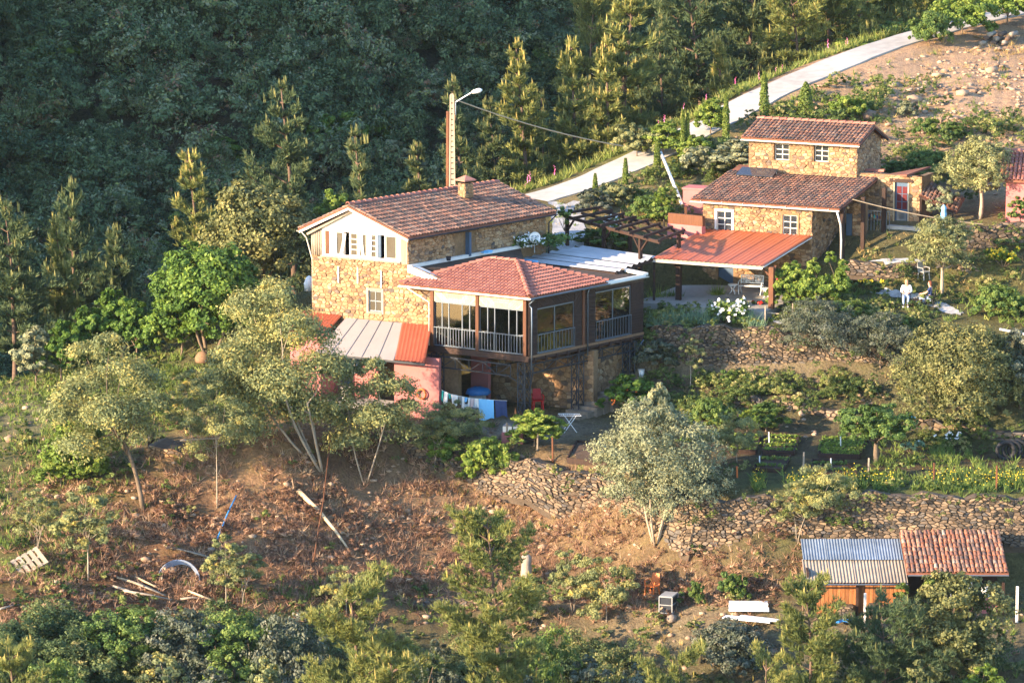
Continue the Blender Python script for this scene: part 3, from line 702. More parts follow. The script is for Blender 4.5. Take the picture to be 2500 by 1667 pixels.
mb.build('wall', M['mortar'], hA)
sh0, sh1 = SW.u_at(1112, 8.6), SW.u_at(1160, 8.6)
g_low = cells([(-2.9,4.5),(wA,3.6),(wA,ZS-.08),(0,ZS-.08),(-2.9,7.1)], .27, .165, [(lower_holes[0][0]-.12, lower_holes[0][1]+.12, lower_holes[0][2]-.1, lower_holes[0][3]+.14)], 5)
g_side = cells([(0,7.75),(LA,7.7),(LA,ZE-.1),(0,ZE-.1)], .27, .165, [(sh0-.05, sh1+.05, 7.5, 9.3)], 8)
lay_stones(hA, [(g_low, GW.mapf(-.02), 1), (g_side, SW.mapf(-.02), .9)], M['stone'], .038, .010)
h = lower_holes[0]
mb = MB(); GW.box(mb, h[0]-.12, h[0], h[2]-.1, h[3]+.14, -.2, .03); GW.box(mb, h[1], h[1]+.12, h[2]-.1, h[3]+.14, -.2, .03); GW.box(mb, h[0], h[1], h[3], h[3]+.14, -.2, .03); GW.box(mb, h[0], h[1], h[2]-.1, h[2], -.2, .05); mb.build('window_surround', M['gwood'], hA)
window(hA, GW, h[0], h[1], h[2], h[3], 2, 2, M['alu'], -.05, .06, .05)
for px, y0, y1 in ((827,650,690),(874,653,692),(931,661,703)):
    mb = MB(); u = gu(px); GW.box(mb, u-.035, u+.035, GW.z_at(u,y1), GW.z_at(u,y0), .03, .07); mb.build('wall_tie', M['gutter'], hA)
# side window with blue shutter, timber lintel
mb = MB(); SW.box(mb, sh0-.15, sh1+.25, 9.08, 9.26, -.2, .035); mb.build('lintel', M['dwood'], hA)
window(hA, SW, sh0, sh0+(sh1-sh0)*.5, 7.82, 9.06, 1, 1, M['alu'], -.06, .07)
mb = MB(); SW.box(mb, sh0+(sh1-sh0)*.52, sh0+(sh1-sh0)*.62, 7.82, 9.06, -.05, .25); mb.build('shutter', M['bdoor'], hA)
mb = MB(); SW.box(mb, sh0+(sh1-sh0)*.62, sh1, 7.82, 9.06, -.22, -.2); mb.build('dark_recess', M['dark'], hA)
# roof
oh = .45; e0, e1 = A(-.34,-oh,ZE), A(-.34,LA+.4,ZE-.06); r0, r1 = A(rs,-oh,ZR), A(rs,LA+.4,ZR-.1); l0, l1 = A(wA+.45,-oh,ZE-.02), A(wA+.45,LA+.4,ZE-.05)
mb = MB(); slab(mb, e0, e1, r1, r0, .1); slab(mb, r0+A.a*.002, r1+A.a*.002, l1, l0, .1); rf = mb.build('roof', M['deck'], hA)
lay_tiles(rf, e0, e1, (r0+r1)/2-(e0+e1)/2, .225, .36, M['tile'], 300, rank=lambda a, b: b*.5+abs(a-.4))
lay_tiles(rf, l1, l0, (r0+r1)/2-(l0+l1)/2, .225, .36, M['tile'], 0, seed=9)
ridge_tiles(rf, r0+Vector((0,0,.05)), r1+Vector((0,0,.05)), .26, .42, M['tile2'])
mb = MB(); mb.beam(e0+Vector((0,0,-.15))+A.b*.06, r0+Vector((0,0,-.15))+A.b*.06, .06, .13); mb.beam(l0+Vector((0,0,-.15))+A.b*.06, r0+Vector((0,0,-.15))+A.b*.06, .06, .13); mb.build('rake_board', M['white'], hA)
mb = MB(); mb.beam(l0+Vector((0,0,-.28))+A.b*.3+A.a*-.3, r0+Vector((0,0,-.28))+A.b*.3, .09, .12); mb.build('rafter', M['gwood'], hA)
def gutter(par, p0, p1, mat, r_=.065, name='gutter'):
    mb = MB(); p0 = Vector(p0); p1 = Vector(p1); d = (p1-p0).normalized(); x = d.cross(Vector((0,0,1))).normalized(); V = []; n = 6
    for p in (p0, p1):
        for k in range(n+1):
            a = math.pi+math.pi*k/n; V.append(p+x*r_*math.cos(a)+Vector((0,0,r_*math.sin(a))))
        for k in range(n+1):
            a = 2*math.pi-math.pi*k/n; V.append(p+x*r_*.8*math.cos(a)+Vector((0,0,r_*.8*math.sin(a)+.004)))
    m = 2*(n+1); mb.add(V, [(i, (i+1)%m, m+(i+1)%m, m+i) for i in range(m)]+[tuple(range(m-1,-1,-1)), tuple(range(m,2*m))]); return mb.build(name, mat, par)
def pipe(par, pts, mat, r_=.04, name='downpipe'):
    mb = MB(); mb.tube(pts, r_, 8); return mb.build(name, mat, par, True)
dz = Vector((0,0,1))
gutter(hA, e0-dz*.1-A.a*.05, e1-dz*.1-A.a*.05, M['steel']); gutter(hA, l0-dz*.08+A.a*.06, l1-dz*.08+A.a*.06, M['gutter'])
pipe(hA, [l0+A.b*.2-dz*.13, l0+A.b*.5-dz*.5-A.a*.1, A(wA+.08,.15,ZS-.3), A(wA+.08,.15,5)], M['gutter'])
pipe(hA, [e1-dz*.15, A(-.1,LA+.1,ZE-.6), A(-.1,LA+.1,7.1)], M['steel'])
# chimney with a tiled cap, and a flue
cp = P(1137, 440, A(rs-.2, LA*.62, 0).y); cz0 = ZR-.35; cz1 = P(1137, 447, cp.y).z
cx_, cy_ = cp.x, cp.y
mb = MB(); mb.box((cx_,cy_,(cz0+cz1)/2), (.56,.56,cz1-cz0), R(40)); ch = mb.build('chimney', M['mortar'], hA)
for k in range(2):
    d1 = dirv(40-90+90*k); dn = Vector((-d1.y, d1.x, 0)) if False else dirv(40-90*k if k else -140)
CH1 = WP(Vector((cx_,cy_,0))+dirv(-50)*.28-dirv(40)*.28, dirv(40), dirv(-50)); CH2 = WP(Vector((cx_,cy_,0))+dirv(220)*.28-dirv(-50)*.28, dirv(-50), dirv(220))
for k, wp in enumerate((CH1, CH2)):
    cl = cells([(0,cz0),(.56,cz0),(.56,cz1-.02),(0,cz1-.02)], .24, .16, (), 20+k); lay_stones(ch, [(cl, wp.mapf(0), 1)], M['stone'], .02, .012, 60)
mb = MB()
for sx in (-1,1):
    for sy in (-1,1): mb.box((cx_+sx*.2,cy_+sy*.2,cz1+.09), (.1,.1,.2))
mb.box((cx_,cy_,cz1+.06), (.34,.34,.12), R(40)); mb.build('chimney_vent', M['dark'], ch)
mb = MB(); q = [Vector((cx_,cy_,0))+dirv(a)*.56+dz*(cz1+.19) for a in (-5,85,175,265)]; ap = Vector((cx_,cy_,cz1+.42))
mb.add(q+[p-dz*.06 for p in q]+[ap], [(0,1,8),(1,2,8),(2,3,8),(3,0,8),(7,6,5,4),(0,4,5,1),(1,5,6,2),(2,6,7,3),(3,7,4,0)]); mb.build('chimney_cap', M['tile2'], ch)
fp = A(rs+.9,.9,0); mb = MB(); fz = P(1250,515,fp.y).z; mb.tube([(fp.x,fp.y,fz-.4),(fp.x,fp.y,fz+.2)], .08, 10); mb.tube([(fp.x,fp.y,fz+.2),(fp.x,fp.y,fz+.3)], .11, 10); mb.build('flue', M['wmetal'], hA)

# ------------------------------------------------------------------ timber veranda on steel lattice posts
B = Frame(P(1290, 880, 0), dirv(180-32), dirv(50)); FW = WP(B.C, B.a, (-math.sin(R(32)), -math.cos(R(32)))); RW = WP(B.C, B.b, (math.sin(R(50)), -math.cos(R(50))))
LF = B.at_s(1050, 0, 5); LR = B.at_t(1572, 0, 5); ZF = 3.98; ZT = 7.0
hB = thing('timber_veranda', 'glazed dark timber veranda with red hipped roof raised on lattice steel posts', 'veranda', B(0,0,.4))
mb = MB(); B.box(mb, -.02, LF, 0.02, LR, ZF-.12, ZF); mb.build('floor', M['floorwood'], hB)
mb = MB(); FW.box(mb, -.02, LF+.1, 3.68, 3.98, -.12, .02); RW.box(mb, .13, LR, 3.72, 3.95, -.1, .0); mb.build('edge_beam', M['dwood'], hB)
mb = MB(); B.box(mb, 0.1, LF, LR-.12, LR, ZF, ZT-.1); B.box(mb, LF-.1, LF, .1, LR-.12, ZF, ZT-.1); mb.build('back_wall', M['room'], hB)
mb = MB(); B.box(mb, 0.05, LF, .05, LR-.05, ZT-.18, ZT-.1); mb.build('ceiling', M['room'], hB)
posts = [FW.u_at(1281,5), FW.u_at(1165,5), LF-.12]
for k, u in enumerate(posts):
    mb = MB(); FW.box(mb, u-.09, u+.09, 3.98, ZT-.06, -.16, .03); mb.build('post', M['mwood'], hB)
ru = [RW.u_at(p, 5) for p in (1302, 1313, 1403, 1425, 1455, 1541)]
mb = MB(); RW.box(mb, ru[3]-.08, ru[3]+.08, 3.98, ZT-.1, -.14, .03); mb.build('post', M['mwood'], hB)
def boards(mb, wp, poly, ang, bw, w0, w1, seed=1):
    """slanting boards cut to a convex panel outline (u,z)"""
    r = random.Random(seed); d = (math.cos(ang), math.sin(ang)); nrm = (-d[1], d[0]); ks = [p[0]*nrm[0]+p[1]*nrm[1] for p in poly]; k = min(ks)
    while k < max(ks):
        q = clip_half(clip_half(poly, nrm[0], nrm[1], k+bw*.93), -nrm[0], -nrm[1], -k)
        if len(q) > 2: mb.prism([wp(u, z, w0) for u, z in q], wp.n*(w1-w0+r.uniform(-.006,.006)))
        k += bw
ZW = 6.28
for k in range(2):
    u0, u1 = posts[k]+.1, posts[k+1]-.1; um = [u0+(u1-u0)*f for f in (0, .33, .66, 1)]
    for i in range(3):
        mb = MB(); ang = (R(-42), 0, R(42))[i]; boards(mb, FW, [(um[i],ZW),(um[i+1],ZW),(um[i+1],ZT-.08),(um[i],ZT-.08)], ang, .11, -.07, -.03, k*3+i); mb.build('board_panel', M['pwood'], hB)
    nn = 4; mb = MB()
    def wbay(wp, a0, a1, z0, z1, cuts, w):
        mbf = MB(); ed = [a0+(a1-a0)*c for c in cuts]
        wp.box(mbf, a0, a1, z1-.06, z1, w-.06, w); wp.box(mbf, a0, a1, z0, z0+.06, w-.06, w)
        for e in ed: wp.box(mbf, max(a0,e-.025), min(a1,e+.025), z0+.06, z1-.06, w-.06, w)
        f = mbf.build('sliding_window', M['alu'], hB)
        for i in range(len(ed)-1):
            m2 = MB(); wp.box(m2, ed[i]+.027, ed[i+1]-.027, z0+.062, z1-.062, w-.04, w-.03); m2.build('pane', M['see'], f)
        return ed
    ed = wbay(FW, u0, u1, ZF+.02, ZW-.01, (0, .16, .34, .66, .82, 1), -.08)
    for i in range(len(ed)-1):
        if (k, i) in ((0,2), (1,4)) : continue
        m2 = MB(); FW.box(m2, ed[i]+.04, ed[i+1]-.04, ZW-.42-.1*((i+k)%2), ZW-.08, -.2, -.18); m2.build('roller_blind', M['cloth'], hB)
    for i, c in ((2, 0), (4, 0)) if k == 0 else ((1, 0), (3, 0)):
        curtain(hB, FW, ed[i]+.05, ed[i+1]-.02, ZF+.05, ZW-.1, -.45, M['grey'])
    def railing(wp, a0, a1, z0, z1, n, w):
        m3 = MB(); wp.box(m3, a0, a1, z1-.035, z1, w-.025, w+.025); wp.box(m3, a0, a1, z0, z0+.03, w-.02, w+.02); m3.build('handrail', M['alu'], hB)
        for i in range(n+1):
            m3 = MB(); u = a0+.02+(a1-a0-.04)*i/n; wp.box(m3, u-.011, u+.011, z0+.03, z1-.035, w-.011, w+.011); m3.build('baluster', M['alu'], hB)
    railing(FW, u0-.02, u1+.02, ZF+.05, ZF+1.0, 15, -.01)
mb = MB(); boards(mb, RW, [(ru[2]+.02,3.98),(ru[3]-.09,3.98),(ru[3]-.09,5.6),(ru[2]+.02,5.6)], 0, .14, -.07, -.03, 1); boards(mb, RW, [(ru[3]+.09,3.98),(ru[4]-.02,3.98),(ru[4]-.02,6.9),(ru[3]+.09,6.9)], 0, .14, -.07, -.03, 2); boards(mb, RW, [(.1,3.98),(ru[1]-.02,3.98),(ru[1]-.02,6.9),(.1,6.9)], 0, .14, -.07, -.03, 3); boards(mb, RW, [(ru[5]+.02,3.98),(LR,3.98),(LR,5.7),(ru[5]+.02,5.7)], 0, .14, -.07, -.03, 4)
boards(mb, RW, [(ru[2]+.02,5.6),(ru[3]-.09,5.6),(ru[3]-.09,6.9),(ru[2]+.02,6.9)], R(45), .14, -.07, -.03, 5); boards(mb, RW, [(ru[5]+.02,5.7),(LR,5.7),(LR,6.9),(ru[5]+.02,6.9)], R(45), .14, -.07, -.03, 6); boards(mb, RW, [(ru[1],6.3),(ru[2],6.3),(ru[2],6.9),(ru[1],6.9)], R(-40), .14, -.07, -.03, 7); boards(mb, RW, [(ru[4],6.55),(ru[5],6.55),(ru[5],6.9),(ru[4],6.9)], 0, .14, -.07, -.03, 8)
mb.build('wall_boarding', M['dwood'], hB)
wbay(RW, ru[1], ru[2], ZF+.02, 6.28, (0, .48, 1), -.06); wbay(RW, ru[4], ru[5], ZF+.02, 6.52, (0, .5, 1), -.06)
curtain(hB, RW, ru[1]+.05, ru[1]+(ru[2]-ru[1])*.45, ZF+.05, 6.2, -.3, M['navy']); curtain(hB, RW, ru[4]+.05, ru[4]+.75, ZF+.05, 6.4, -.3, M['grey'])
railing(RW, ru[1], ru[2], ZF+.03, ZF+1.0, 12, .02); railing(RW, ru[4], ru[5], ZF+.03, ZF+1.05, 13, .02)
mb = MB(); B.box(mb, .9, 1.05, 1.9, 2.05, ZF, 5.7); mb.build('inner_post', M['pwood'], hB)
mb = MB(); B.box(mb, 1.2, 3.4, .9, 2.6, ZF+.01, ZF+.05); mb.build('rug', M['orange'], hB)
# hipped roof
NC = B(-.3, -.3, ZT); D1 = 7.75; D2 = 6.2; hz_ = ZT+1.15
q0, qL, qR, qF = NC, NC+B.a*D1, NC+B.b*D2, NC+B.a*D1+B.b*D2
m0 = NC+B.a*D2/2+B.b*D2/2; m0.z = hz_; m1 = NC+B.a*(D1-D2/2)+B.b*D2/2; m1.z = hz_
mb = MB(); dn = dz*-.09
for poly in ((q0, m0, m1, qL), (q0, qR, m0), (qR, qF, m1, m0), (qF, qL, m1)): mb.prism(list(poly), dn)
rfB = mb.build('roof', M['deck'], hB)
sl = D2/2
def hipfront(a, b): x = a*D1; return b*sl < x < D1-b*sl
lay_tiles(rfB, q0, qL, (m0+m1)/2-(q0+qL)/2, .205, .33, M['tile2'], 190, hipfront, jit=.002)
lay_tiles(rfB, q0, qR, m0-(q0+qR)/2, .205, .33, M['tile2'], 110, lambda a, b: b*.5 < a < 1-b*.5, jit=.002, seed=6)
for p, q in ((q0, m0), (qL, m1), (m0, m1), (qR, m0)): ridge_tiles(rfB, p+dz*.06, q+dz*.06, .24, .36, M['tile2'], 'hip_tile')
gutter(hB, q0-dz*.06-B.b*.08-B.a*.06, qL-dz*.06-B.b*.08, M['gutter'], .07); gutter(hB, q0-dz*.06-B.a*.08, qR-dz*.06-B.a*.08, M['alu'], .07)
g2 = B(-.15, ru[3]-.25, ZT-.13); g3 = B(-.15, LR+.15, ZT-.13); gutter(hB, g2, g3, M['gutter'], .07)
pipe(hB, [NC+B.b*.35-dz*.15, B(.1,.15,6.55), B(-.1,.12,6.4), B(-.1,.12,3.3)], M['alu'], .035)
pipe(hB, [qL-dz*.15-B.a*.5, B(LF+.02,-.05,6.2), B(LF+.02,-.05,4)], M['gutter'], .035)
pipe(hB, [g2+B.b*.5, B(-.06, ru[3]+.25, 6.6), B(-.06, ru[3]+.25, 3.4)], M['alu'], .035)
pipe(hB, [B(-.06,LR-.1,3.6), B(0.2,LR-.25,3.1), B(.6,LR-.5,2.8)], M['alu'], .035)
# planted flat roof between veranda and house, with pale parapets
fl = [B(-.02, LR, 6.86), B(-.02, 5.2, 6.88), B(3.1, 3.2, 6.9), B(LF+1.2, .6, 7.02), A(-.05,0,7.78), A(-.05,LA*.8,7.74), Pz(1236,634,7.02), Pz(1500,664,6.95)]
cxy = sum(fl, Vector())/len(fl); mb = MB()
for i in range(len(fl)): mb.prism([fl[i], fl[(i+1)%len(fl)], cxy], dz*-.22)
flat = mb.build('flat_roof', M['soil'], hB)
mb = MB(); mb.beam(A(-.1,.0,7.84), A(-.1,LA*.9,7.8), .22, .16); mb.build('parapet', M['cap'], hB)
mb = MB(); mb.hexa([GW(-.02,7.55,.05), GW(-2.2,6.98,.05), GW(-2.2,6.98,-.5), GW(-.02,7.55,-.5), GW(-.02,7.92,.05), GW(-2.2,7.22,.05), GW(-2.2,7.22,-.5), GW(-.02,7.92,-.5)]); mb.build('parapet', M['cap'], hB)
mb = MB(); mb.beam(Pz(1490,652,6.98), B(-.05,LR+.05,6.98), .35, .12); mb.beam(B(-.02,LR+.05,6.93), B(-.02,5.3,6.93), .12, .12); mb.build('parapet', M['cap'], hB)
# joists, lattice girders and lattice posts below
for i in range(11):
    mb = MB(); t = .5+i*(LR-.7)/10; B.box(mb, -.06, LF-.3, t-.05, t+.05, 3.6, 3.86); mb.build('joist', M['dwood'], hB)
def girder(p0, p1, hgt, n, name='lattice_girder'):
    p0 = Vector(p0); p1 = Vector(p1); mb = MB(); up = dz*hgt
    mb.beam(p0, p1, .06, .06); mb.beam(p0+up, p1+up, .06, .06)
    for i in range(n):
        a = p0+(p1-p0)*(i/n); b = p0+(p1-p0)*((i+1)/n); mid = (a+b)/2
        mb.beam(a+up, a, .04, .04); mb.beam(a+up if i % 2 == 0 else a, b if i % 2 == 0 else b+up, .035, .035)
    mb.beam(p1+up, p1, .04, .04); return mb.build(name, M['steel'], hB)
girder(B(.85,-.25,2.95), B(LF+.05,-.12,2.98), .55, 6); girder(B(.15,.5,3.05), B(.15,LR-.4,3.1), .45, 9); girder(B(LF*.5,.6,3.0), B(LF*.5,LR-.5,3.05), .45, 8)
def lattice_post(c, z0, z1, wdt, d1, d2):
    c = Vector((c[0],c[1],0)); mb = MB(); q = [c+d1*sx*wdt/2+d2*sy*wdt/2 for sx, sy in ((-1,-1),(1,-1),(1,1),(-1,1))]
    for p in q: mb.beam(p+dz*z0, p+dz*z1, .055, .055)
    n = 5
    for k in range(n):
        za = z0+(z1-z0)*k/n; zb = z0+(z1-z0)*(k+1)/n
        for i in range(4):
            p, r_ = q[i], q[(i+1)%4]; mb.beam(p+dz*za, r_+dz*zb, .03, .03); mb.beam(p+dz*zb, r_+dz*zb, .03, .03)
    return mb.build('lattice_post', M['steel'], hB)
for s_, t_, z0 in ((.45,.25,.2), (LF-.25,.25,.2), (.35,LR*.47,.2), (.35,LR-.75,.9), (LF-.3,LR*.6,.3)): lattice_post(B(s_,t_,0), z0, 3.6, .42, B.a, B.b)
mb = MB()
for p, q in ((B(.1,.3,2.4), B(-.1,.3,3.5)), (B(.35,LR-.75,2.6), B(0,LR-.05,3.4)), (B(.4,.1,2.5), B(1.2,-.2,3.0))): mb.beam(p, q, .05, .05)
mb.build('brace', M['steel'], hB)
# ------------------------------------------------------------------ right stone house
D = Frame(P(1983, 508, 14.5), dirv(180-25), dirv(65)); DW = WP(D.C, D.a, (-math.sin(R(25)), -math.cos(R(25)))); DR = WP(D.C, D.b, (math.sin(R(65)), -math.cos(R(65))))
wD = D.at_s(1716, 0, 8); ZD = 9.42; ZP = 4.86
hD = thing('stone_house', 'two storey golden stone house with small upper floor and blue doors', 'house', D(0,0,ZP))
def du(px, z=8.6): return DW.u_at(px, z)
dwin = [(1750, 1787, 514, 565, 'w'), (1911, 1947, 524, 573, '')]
dh = [(du(b), du(a), DW.z_at(du(a), d), DW.z_at(du(a), c)) for a, b, c, d, _ in dwin]
dlow = [(du(1790, 6), du(1752, 6), ZP+.02, 6.9)]
mb = MB(); wall_with_holes(mb, DW, 0, wD, 4.3, ZD-.02, dh+dlow, .4, -.02); DR.box(mb, .4, 5.4, 4.3, ZD+.0, -.38, -.02)
mb.prism([DR(0,ZD,-.38), DR(5.4,ZD,-.38), DR(5.4,ZD+.85,-.38)], DR.n*.36)
mb.hexa([D(wD,0,4.3), D(wD-.3,0,4.3), D(wD-.3,6.4,4.3), D(wD,6.4,4.3), D(wD,0,ZD), D(wD-.3,0,ZD), D(wD-.3,6.4,ZD+1), D(wD,6.4,ZD+1)])
# upper storey
T0 = 5.3; U1 = D.at_s(1828, T0, 11); U0 = D.at_s(2092, T0, 11); UD = 3.75
ZU0 = 10.1; ZU = D.z_at(U0, T0-.3, 352)
UW = WP(D(0,T0,0), D.a, DW.n); UR = WP(D(U0,T0,0), D.b, DR.n)
uw = [(1889, 1926, 353, 393), (1986, 2022, 356, 397)]
uh = [(UW.u_at(b, 11), UW.u_at(a, 11), UW.z_at(UW.u_at(b,11), d), UW.z_at(UW.u_at(b,11), c)) for a, b, c, d in uw]
wall_with_holes(mb, UW, U0, U1, ZU0, ZU+.02, uh, .35, -.02); UR.box(mb, .36, UD, ZU0-1.2, ZU+.05, -.37, -.02)
zr_u = D.z_at(U0-.3, T0+UD*.55, 307); mb.prism([UR(0,ZU+.05,-.37), UR(UD,ZU+.0,-.37), UR(UD*.55,zr_u-.15,-.37)], UR.n*.35)
mb.hexa([D(U1,T0,ZU0), D(U1-.3,T0,ZU0), D(U1-.3,T0+UD,ZU0), D(U1,T0+UD,ZU0), D(U1,T0,ZU), D(U1-.3,T0,ZU), D(U1-.3,T0+UD,ZU), D(U1,T0+UD,ZU)])
# back right room with the blue door
S0 = D.at_s(2250, 5.5, 9); S1 = D.at_s(2135, 5.5, 9); BWp = WP(D(0,5.5,0), D.a, DW.n); ZB = D.z_at(S0, 5.5, 432)
bd = (BWp.u_at(2216, 9), BWp.u_at(2184, 9), BWp.z_at(S0, 548), BWp.z_at(S0, 449)); ZSILL = bd[2]
wall_with_holes(mb, BWp, S0, S1+3.2, ZSILL-.8, ZB, [bd], .4, -.02)
mb.hexa([D(S0,5.52,ZSILL-1), D(S0+.3,5.52,ZSILL-1), D(S0+.3,7.4,ZSILL-1), D(S0,7.4,ZSILL-1), D(S0,5.52,ZB), D(S0+.3,5.52,ZB), D(S0+.3,7.4,ZB), D(S0,7.4,ZB)])
mb.build('wall', M['mortar'], hD)
ex = lambda h, m=.03: (h[0]-m, h[1]+m, h[2]-m, h[3]+m)
c1 = cells([(0,7.3),(wD,7.3),(wD,ZD-.05),(0,ZD-.05)], .27, .16, [ex(h,.1) for h in dh], 31, .5)
c1b = cells([(0,ZP),(wD,ZP),(wD,7.1),(0,7.1)], .3, .18, [ex(dlow[0],.1)], 32)
c2 = cells([(U0,ZU0+.05),(U1,ZU0+.05),(U1,ZU),(U0,ZU)], .27, .155, [ex(h) for h in uh], 33, .5)
c3 = cells([(0,ZU0-.8),(UD,ZU0-.8),(UD,ZU),(UD*.55,zr_u-.18),(0,ZU)], .28, .17, (), 34); c4 = cells([(0,5.2),(5.3,6.0),(5.3,ZD+.8),(0,ZD)], .3, .19, (), 35)
c5 = cells([(S0,ZSILL-.8),(S1+3,ZSILL-.8),(S1+3,ZB-.02),(S0,ZB-.02)], .3, .18, [ex(bd,.08)], 36)
lay_stones(hD, [(c1, DW.mapf(-.02), 1), (c2, UW.mapf(-.02), 1), (c3, UR.mapf(-.02), .6), (c5, BWp.mapf(-.02), .4), (c1b, DW.mapf(-.02), .3), (c4, DR.mapf(-.02), .25)], M['stone'], .036, .010)
for (h, spec) in zip(dh, dwin):
    mb = MB(); m_ = .11; mat = M['white'] if spec[4] else M['mortar']
    DW.box(mb, h[0]-m_, h[0], h[2]-m_, h[3]+m_, -.15, .035); DW.box(mb, h[1], h[1]+m_, h[2]-m_, h[3]+m_, -.15, .035); DW.box(mb, h[0], h[1], h[3], h[3]+m_, -.15, .035); DW.box(mb, h[0], h[1], h[2]-m_, h[2], -.15, .05); mb.build('window_surround', mat, hD)
    window(hD, DW, h[0], h[1], h[2], h[3], 2, 3, M['frame'], -.05, .05, .045)
for h in uh: window(hD, UW, h[0]+.02, h[1]-.02, h[2], h[3], 2, 3, M['frame'], -.17, .05, .045)
h = dlow[0]; mb = MB(); DW.box(mb, h[0], h[1], h[2], h[3], -.2, -.14); dr = mb.build('door', M['bdoor'], hD, label='blue ground floor door under the porch')
mb = MB(); DW.box(mb, h[0]+.1, h[1]-.1, h[2]+.9, h[3]-.12, -.139, -.13); mb.build('pane', M['glass'], dr)
h = bd; mb = MB(); BWp.box(mb, h[0], h[1], h[2], h[3], -.16, -.1); dr = mb.build('door', M['bdoor'], hD, label='blue door with red curtained panes')
for i in range(2):
    for j in range(3):
        mb = MB(); a = h[0]+.08+i*(h[1]-h[0]-.12)/2; b_ = a+(h[1]-h[0]-.24)/2; z0 = h[2]+.75+j*.42; BWp.box(mb, a, b_, z0, min(z0+.38, h[3]-.05), -.098, -.085); mb.build('pane', M['dred'], dr)
mb = MB(); BWp.box(mb, h[0]+.1, h[1]-.1, h[2]+.1, h[2]+.62, -.098, -.085); mb.lathe(BWp((h[0]+h[1])/2, h[2]+.36, -.085), [(.05,0),(.17,.0),(.17,.015),(.05,.02)], 14, Matrix((D.a, dz, -DW.n)).transposed()); mb.build('door_panel', M['alu'], dr)
mb = MB(); BWp.box(mb, h[0]-.3, h[1]+.3, h[3]+.02, h[3]+.2, -.2, .05); mb.build('lintel', M['dwood'], hD)
mb = MB(); BWp.box(mb, h[0]-.08, h[0]-.005, h[2], h[3], -.2, .03); BWp.box(mb, h[1]+.005, h[1]+.08, h[2], h[3], -.2, .03); mb.build('door_frame', M['pwood'], hD)
# second, narrow blue door and a pillar further forward in the shaded porch
DQ = WP(D(0,3.6,0), D.a, DW.n); qa, qb = DQ.u_at(2080, 8), DQ.u_at(2066, 8)
mb = MB(); DQ.box(mb, qa, qb, 6.2, 8.6, -.1, 0); mb.build('door', M['bdoor'], hD, label='narrow blue door beside the stone pillar')
mb = MB(); DQ.box(mb, qa-.75, qa-.02, 5.9, 9.2, -.4, 0); pl = mb.build('pillar', M['mortar'], hD)
lay_stones(pl, [(cells([(qa-.75,5.9),(qa-.02,5.9),(qa-.02,9.2),(qa-.75,9.2)], .3, .2, (), 40), DQ.mapf(0), 1)], M['stone'], .03, .012, 80)
# roofs
SR = D.at_s(2049, -.35, ZD); SL = D.at_s(1686, -.35, ZD); TR = 6.6; ZRD = D.z_at(SR, TR, 423)
e0, e1, r0, r1 = D(SR,-.35,ZD), D(SL,-.35,ZD+.02), D(SR,TR,ZRD), D(SL,TR,ZRD)
mb = MB(); slab(mb, e0, e1, r1, r0, .1); slab(mb, r0, r0+D.a*1.1, D(SR+1.1,9.2,ZRD-.35), D(SR-1.6,9.2,ZRD-.35), .1); mb.hexa([D(SR,TR-.3,ZRD-.16),D(SR-1.75,5.2,ZB+.0),D(SR-1.75,9.2,ZB),D(SR,9.2,ZRD-.4),D(SR,TR-.3,ZRD-.06),D(SR-1.75,5.2,ZB+.1),D(SR-1.75,9.2,ZB+.1),D(SR,9.2,ZRD-.3)])
rD = mb.build('roof', M['deck'], hD)
S_ = (r0+r1)/2-(e0+e1)/2; LD = (e1-e0).length
def in_low(a, b):
    s = SR+(SL-SR)*a; t = -.35+(TR+.35)*b; return not (t > T0-.1 and U0-.05 < s)
lay_tiles(rD, e0, e1, S_, .215, .38, M['tile'], 215, in_low, rank=lambda a, b: b)
f0, f1 = D(U0-.28,T0-.4,ZU+.0), D(U1+.3,T0-.4,ZU+.02); gr0, gr1 = D(U0-.28,T0+UD*.55,zr_u), D(U1+.3,T0+UD*.55,zr_u)
mb = MB(); slab(mb, f0, f1, gr1, gr0, .1); slab(mb, gr0, gr1, D(U1+.3,T0+UD+.5,ZU-.15), D(U0-.28,T0+UD+.5,ZU-.15), .1); rU = mb.build('upper_roof', M['deck'], hD)
lay_tiles(rU, f0, f1, (gr0+gr1)/2-(f0+f1)/2, .215, .37, M['tile'], 85, seed=8)
ridge_tiles(rU, gr0+dz*.05, gr1+dz*.05, .26, .42, M['tile2']); ridge_tiles(rD, r0+dz*.06, D(U0,TR,ZRD+.06), .28, .42, M['tile2'])
gutter(hD, e0-dz*.1-D.b*.07, e1-dz*.1-D.b*.07, M['gutter']); gutter(hD, f0-dz*.1-D.b*.07, f1-dz*.1-D.b*.07, M['gutter'])
for k in range(7):
    mb = MB(); p = e0+(e1-e0)*((k+.5)/7)-dz*.1-D.b*.07; mb.beam(p+DW.n*.06+dz*.02, p-DW.n*.1+dz*.08, .04, .02); mb.build('gutter_bracket', M['gutter'], hD)
mb = MB(); mb.beam(e0-dz*.12+D.a*.05, r0-dz*.12+D.a*.05, .07, .12); mb.beam(f0-dz*.12+D.a*.05, gr0-dz*.12+D.a*.05, .07, .12); mb.beam(gr0-dz*.12+D.a*.05, D(U0-.23,T0+UD+.5,ZU-.27), .07, .14); mb.build('rake_board', M['dwood'], hD)
for px, t, py in ((2056, .1, 665), (2106, 2.2, 628), (2157, 4.1, 605)):
    s_ = D.at_s(px, t, 7); z0 = g1(*D(s_,t,0).xy)-.15; zt = ZD+.1+(ZRD-ZD)*(t+.35)/(TR+.35)-.15; mb = MB(); D.box(mb, s_-.1, s_+.1, t-.1, t+.1, z0, zt); mb.build('post', M['dwood'], hD)
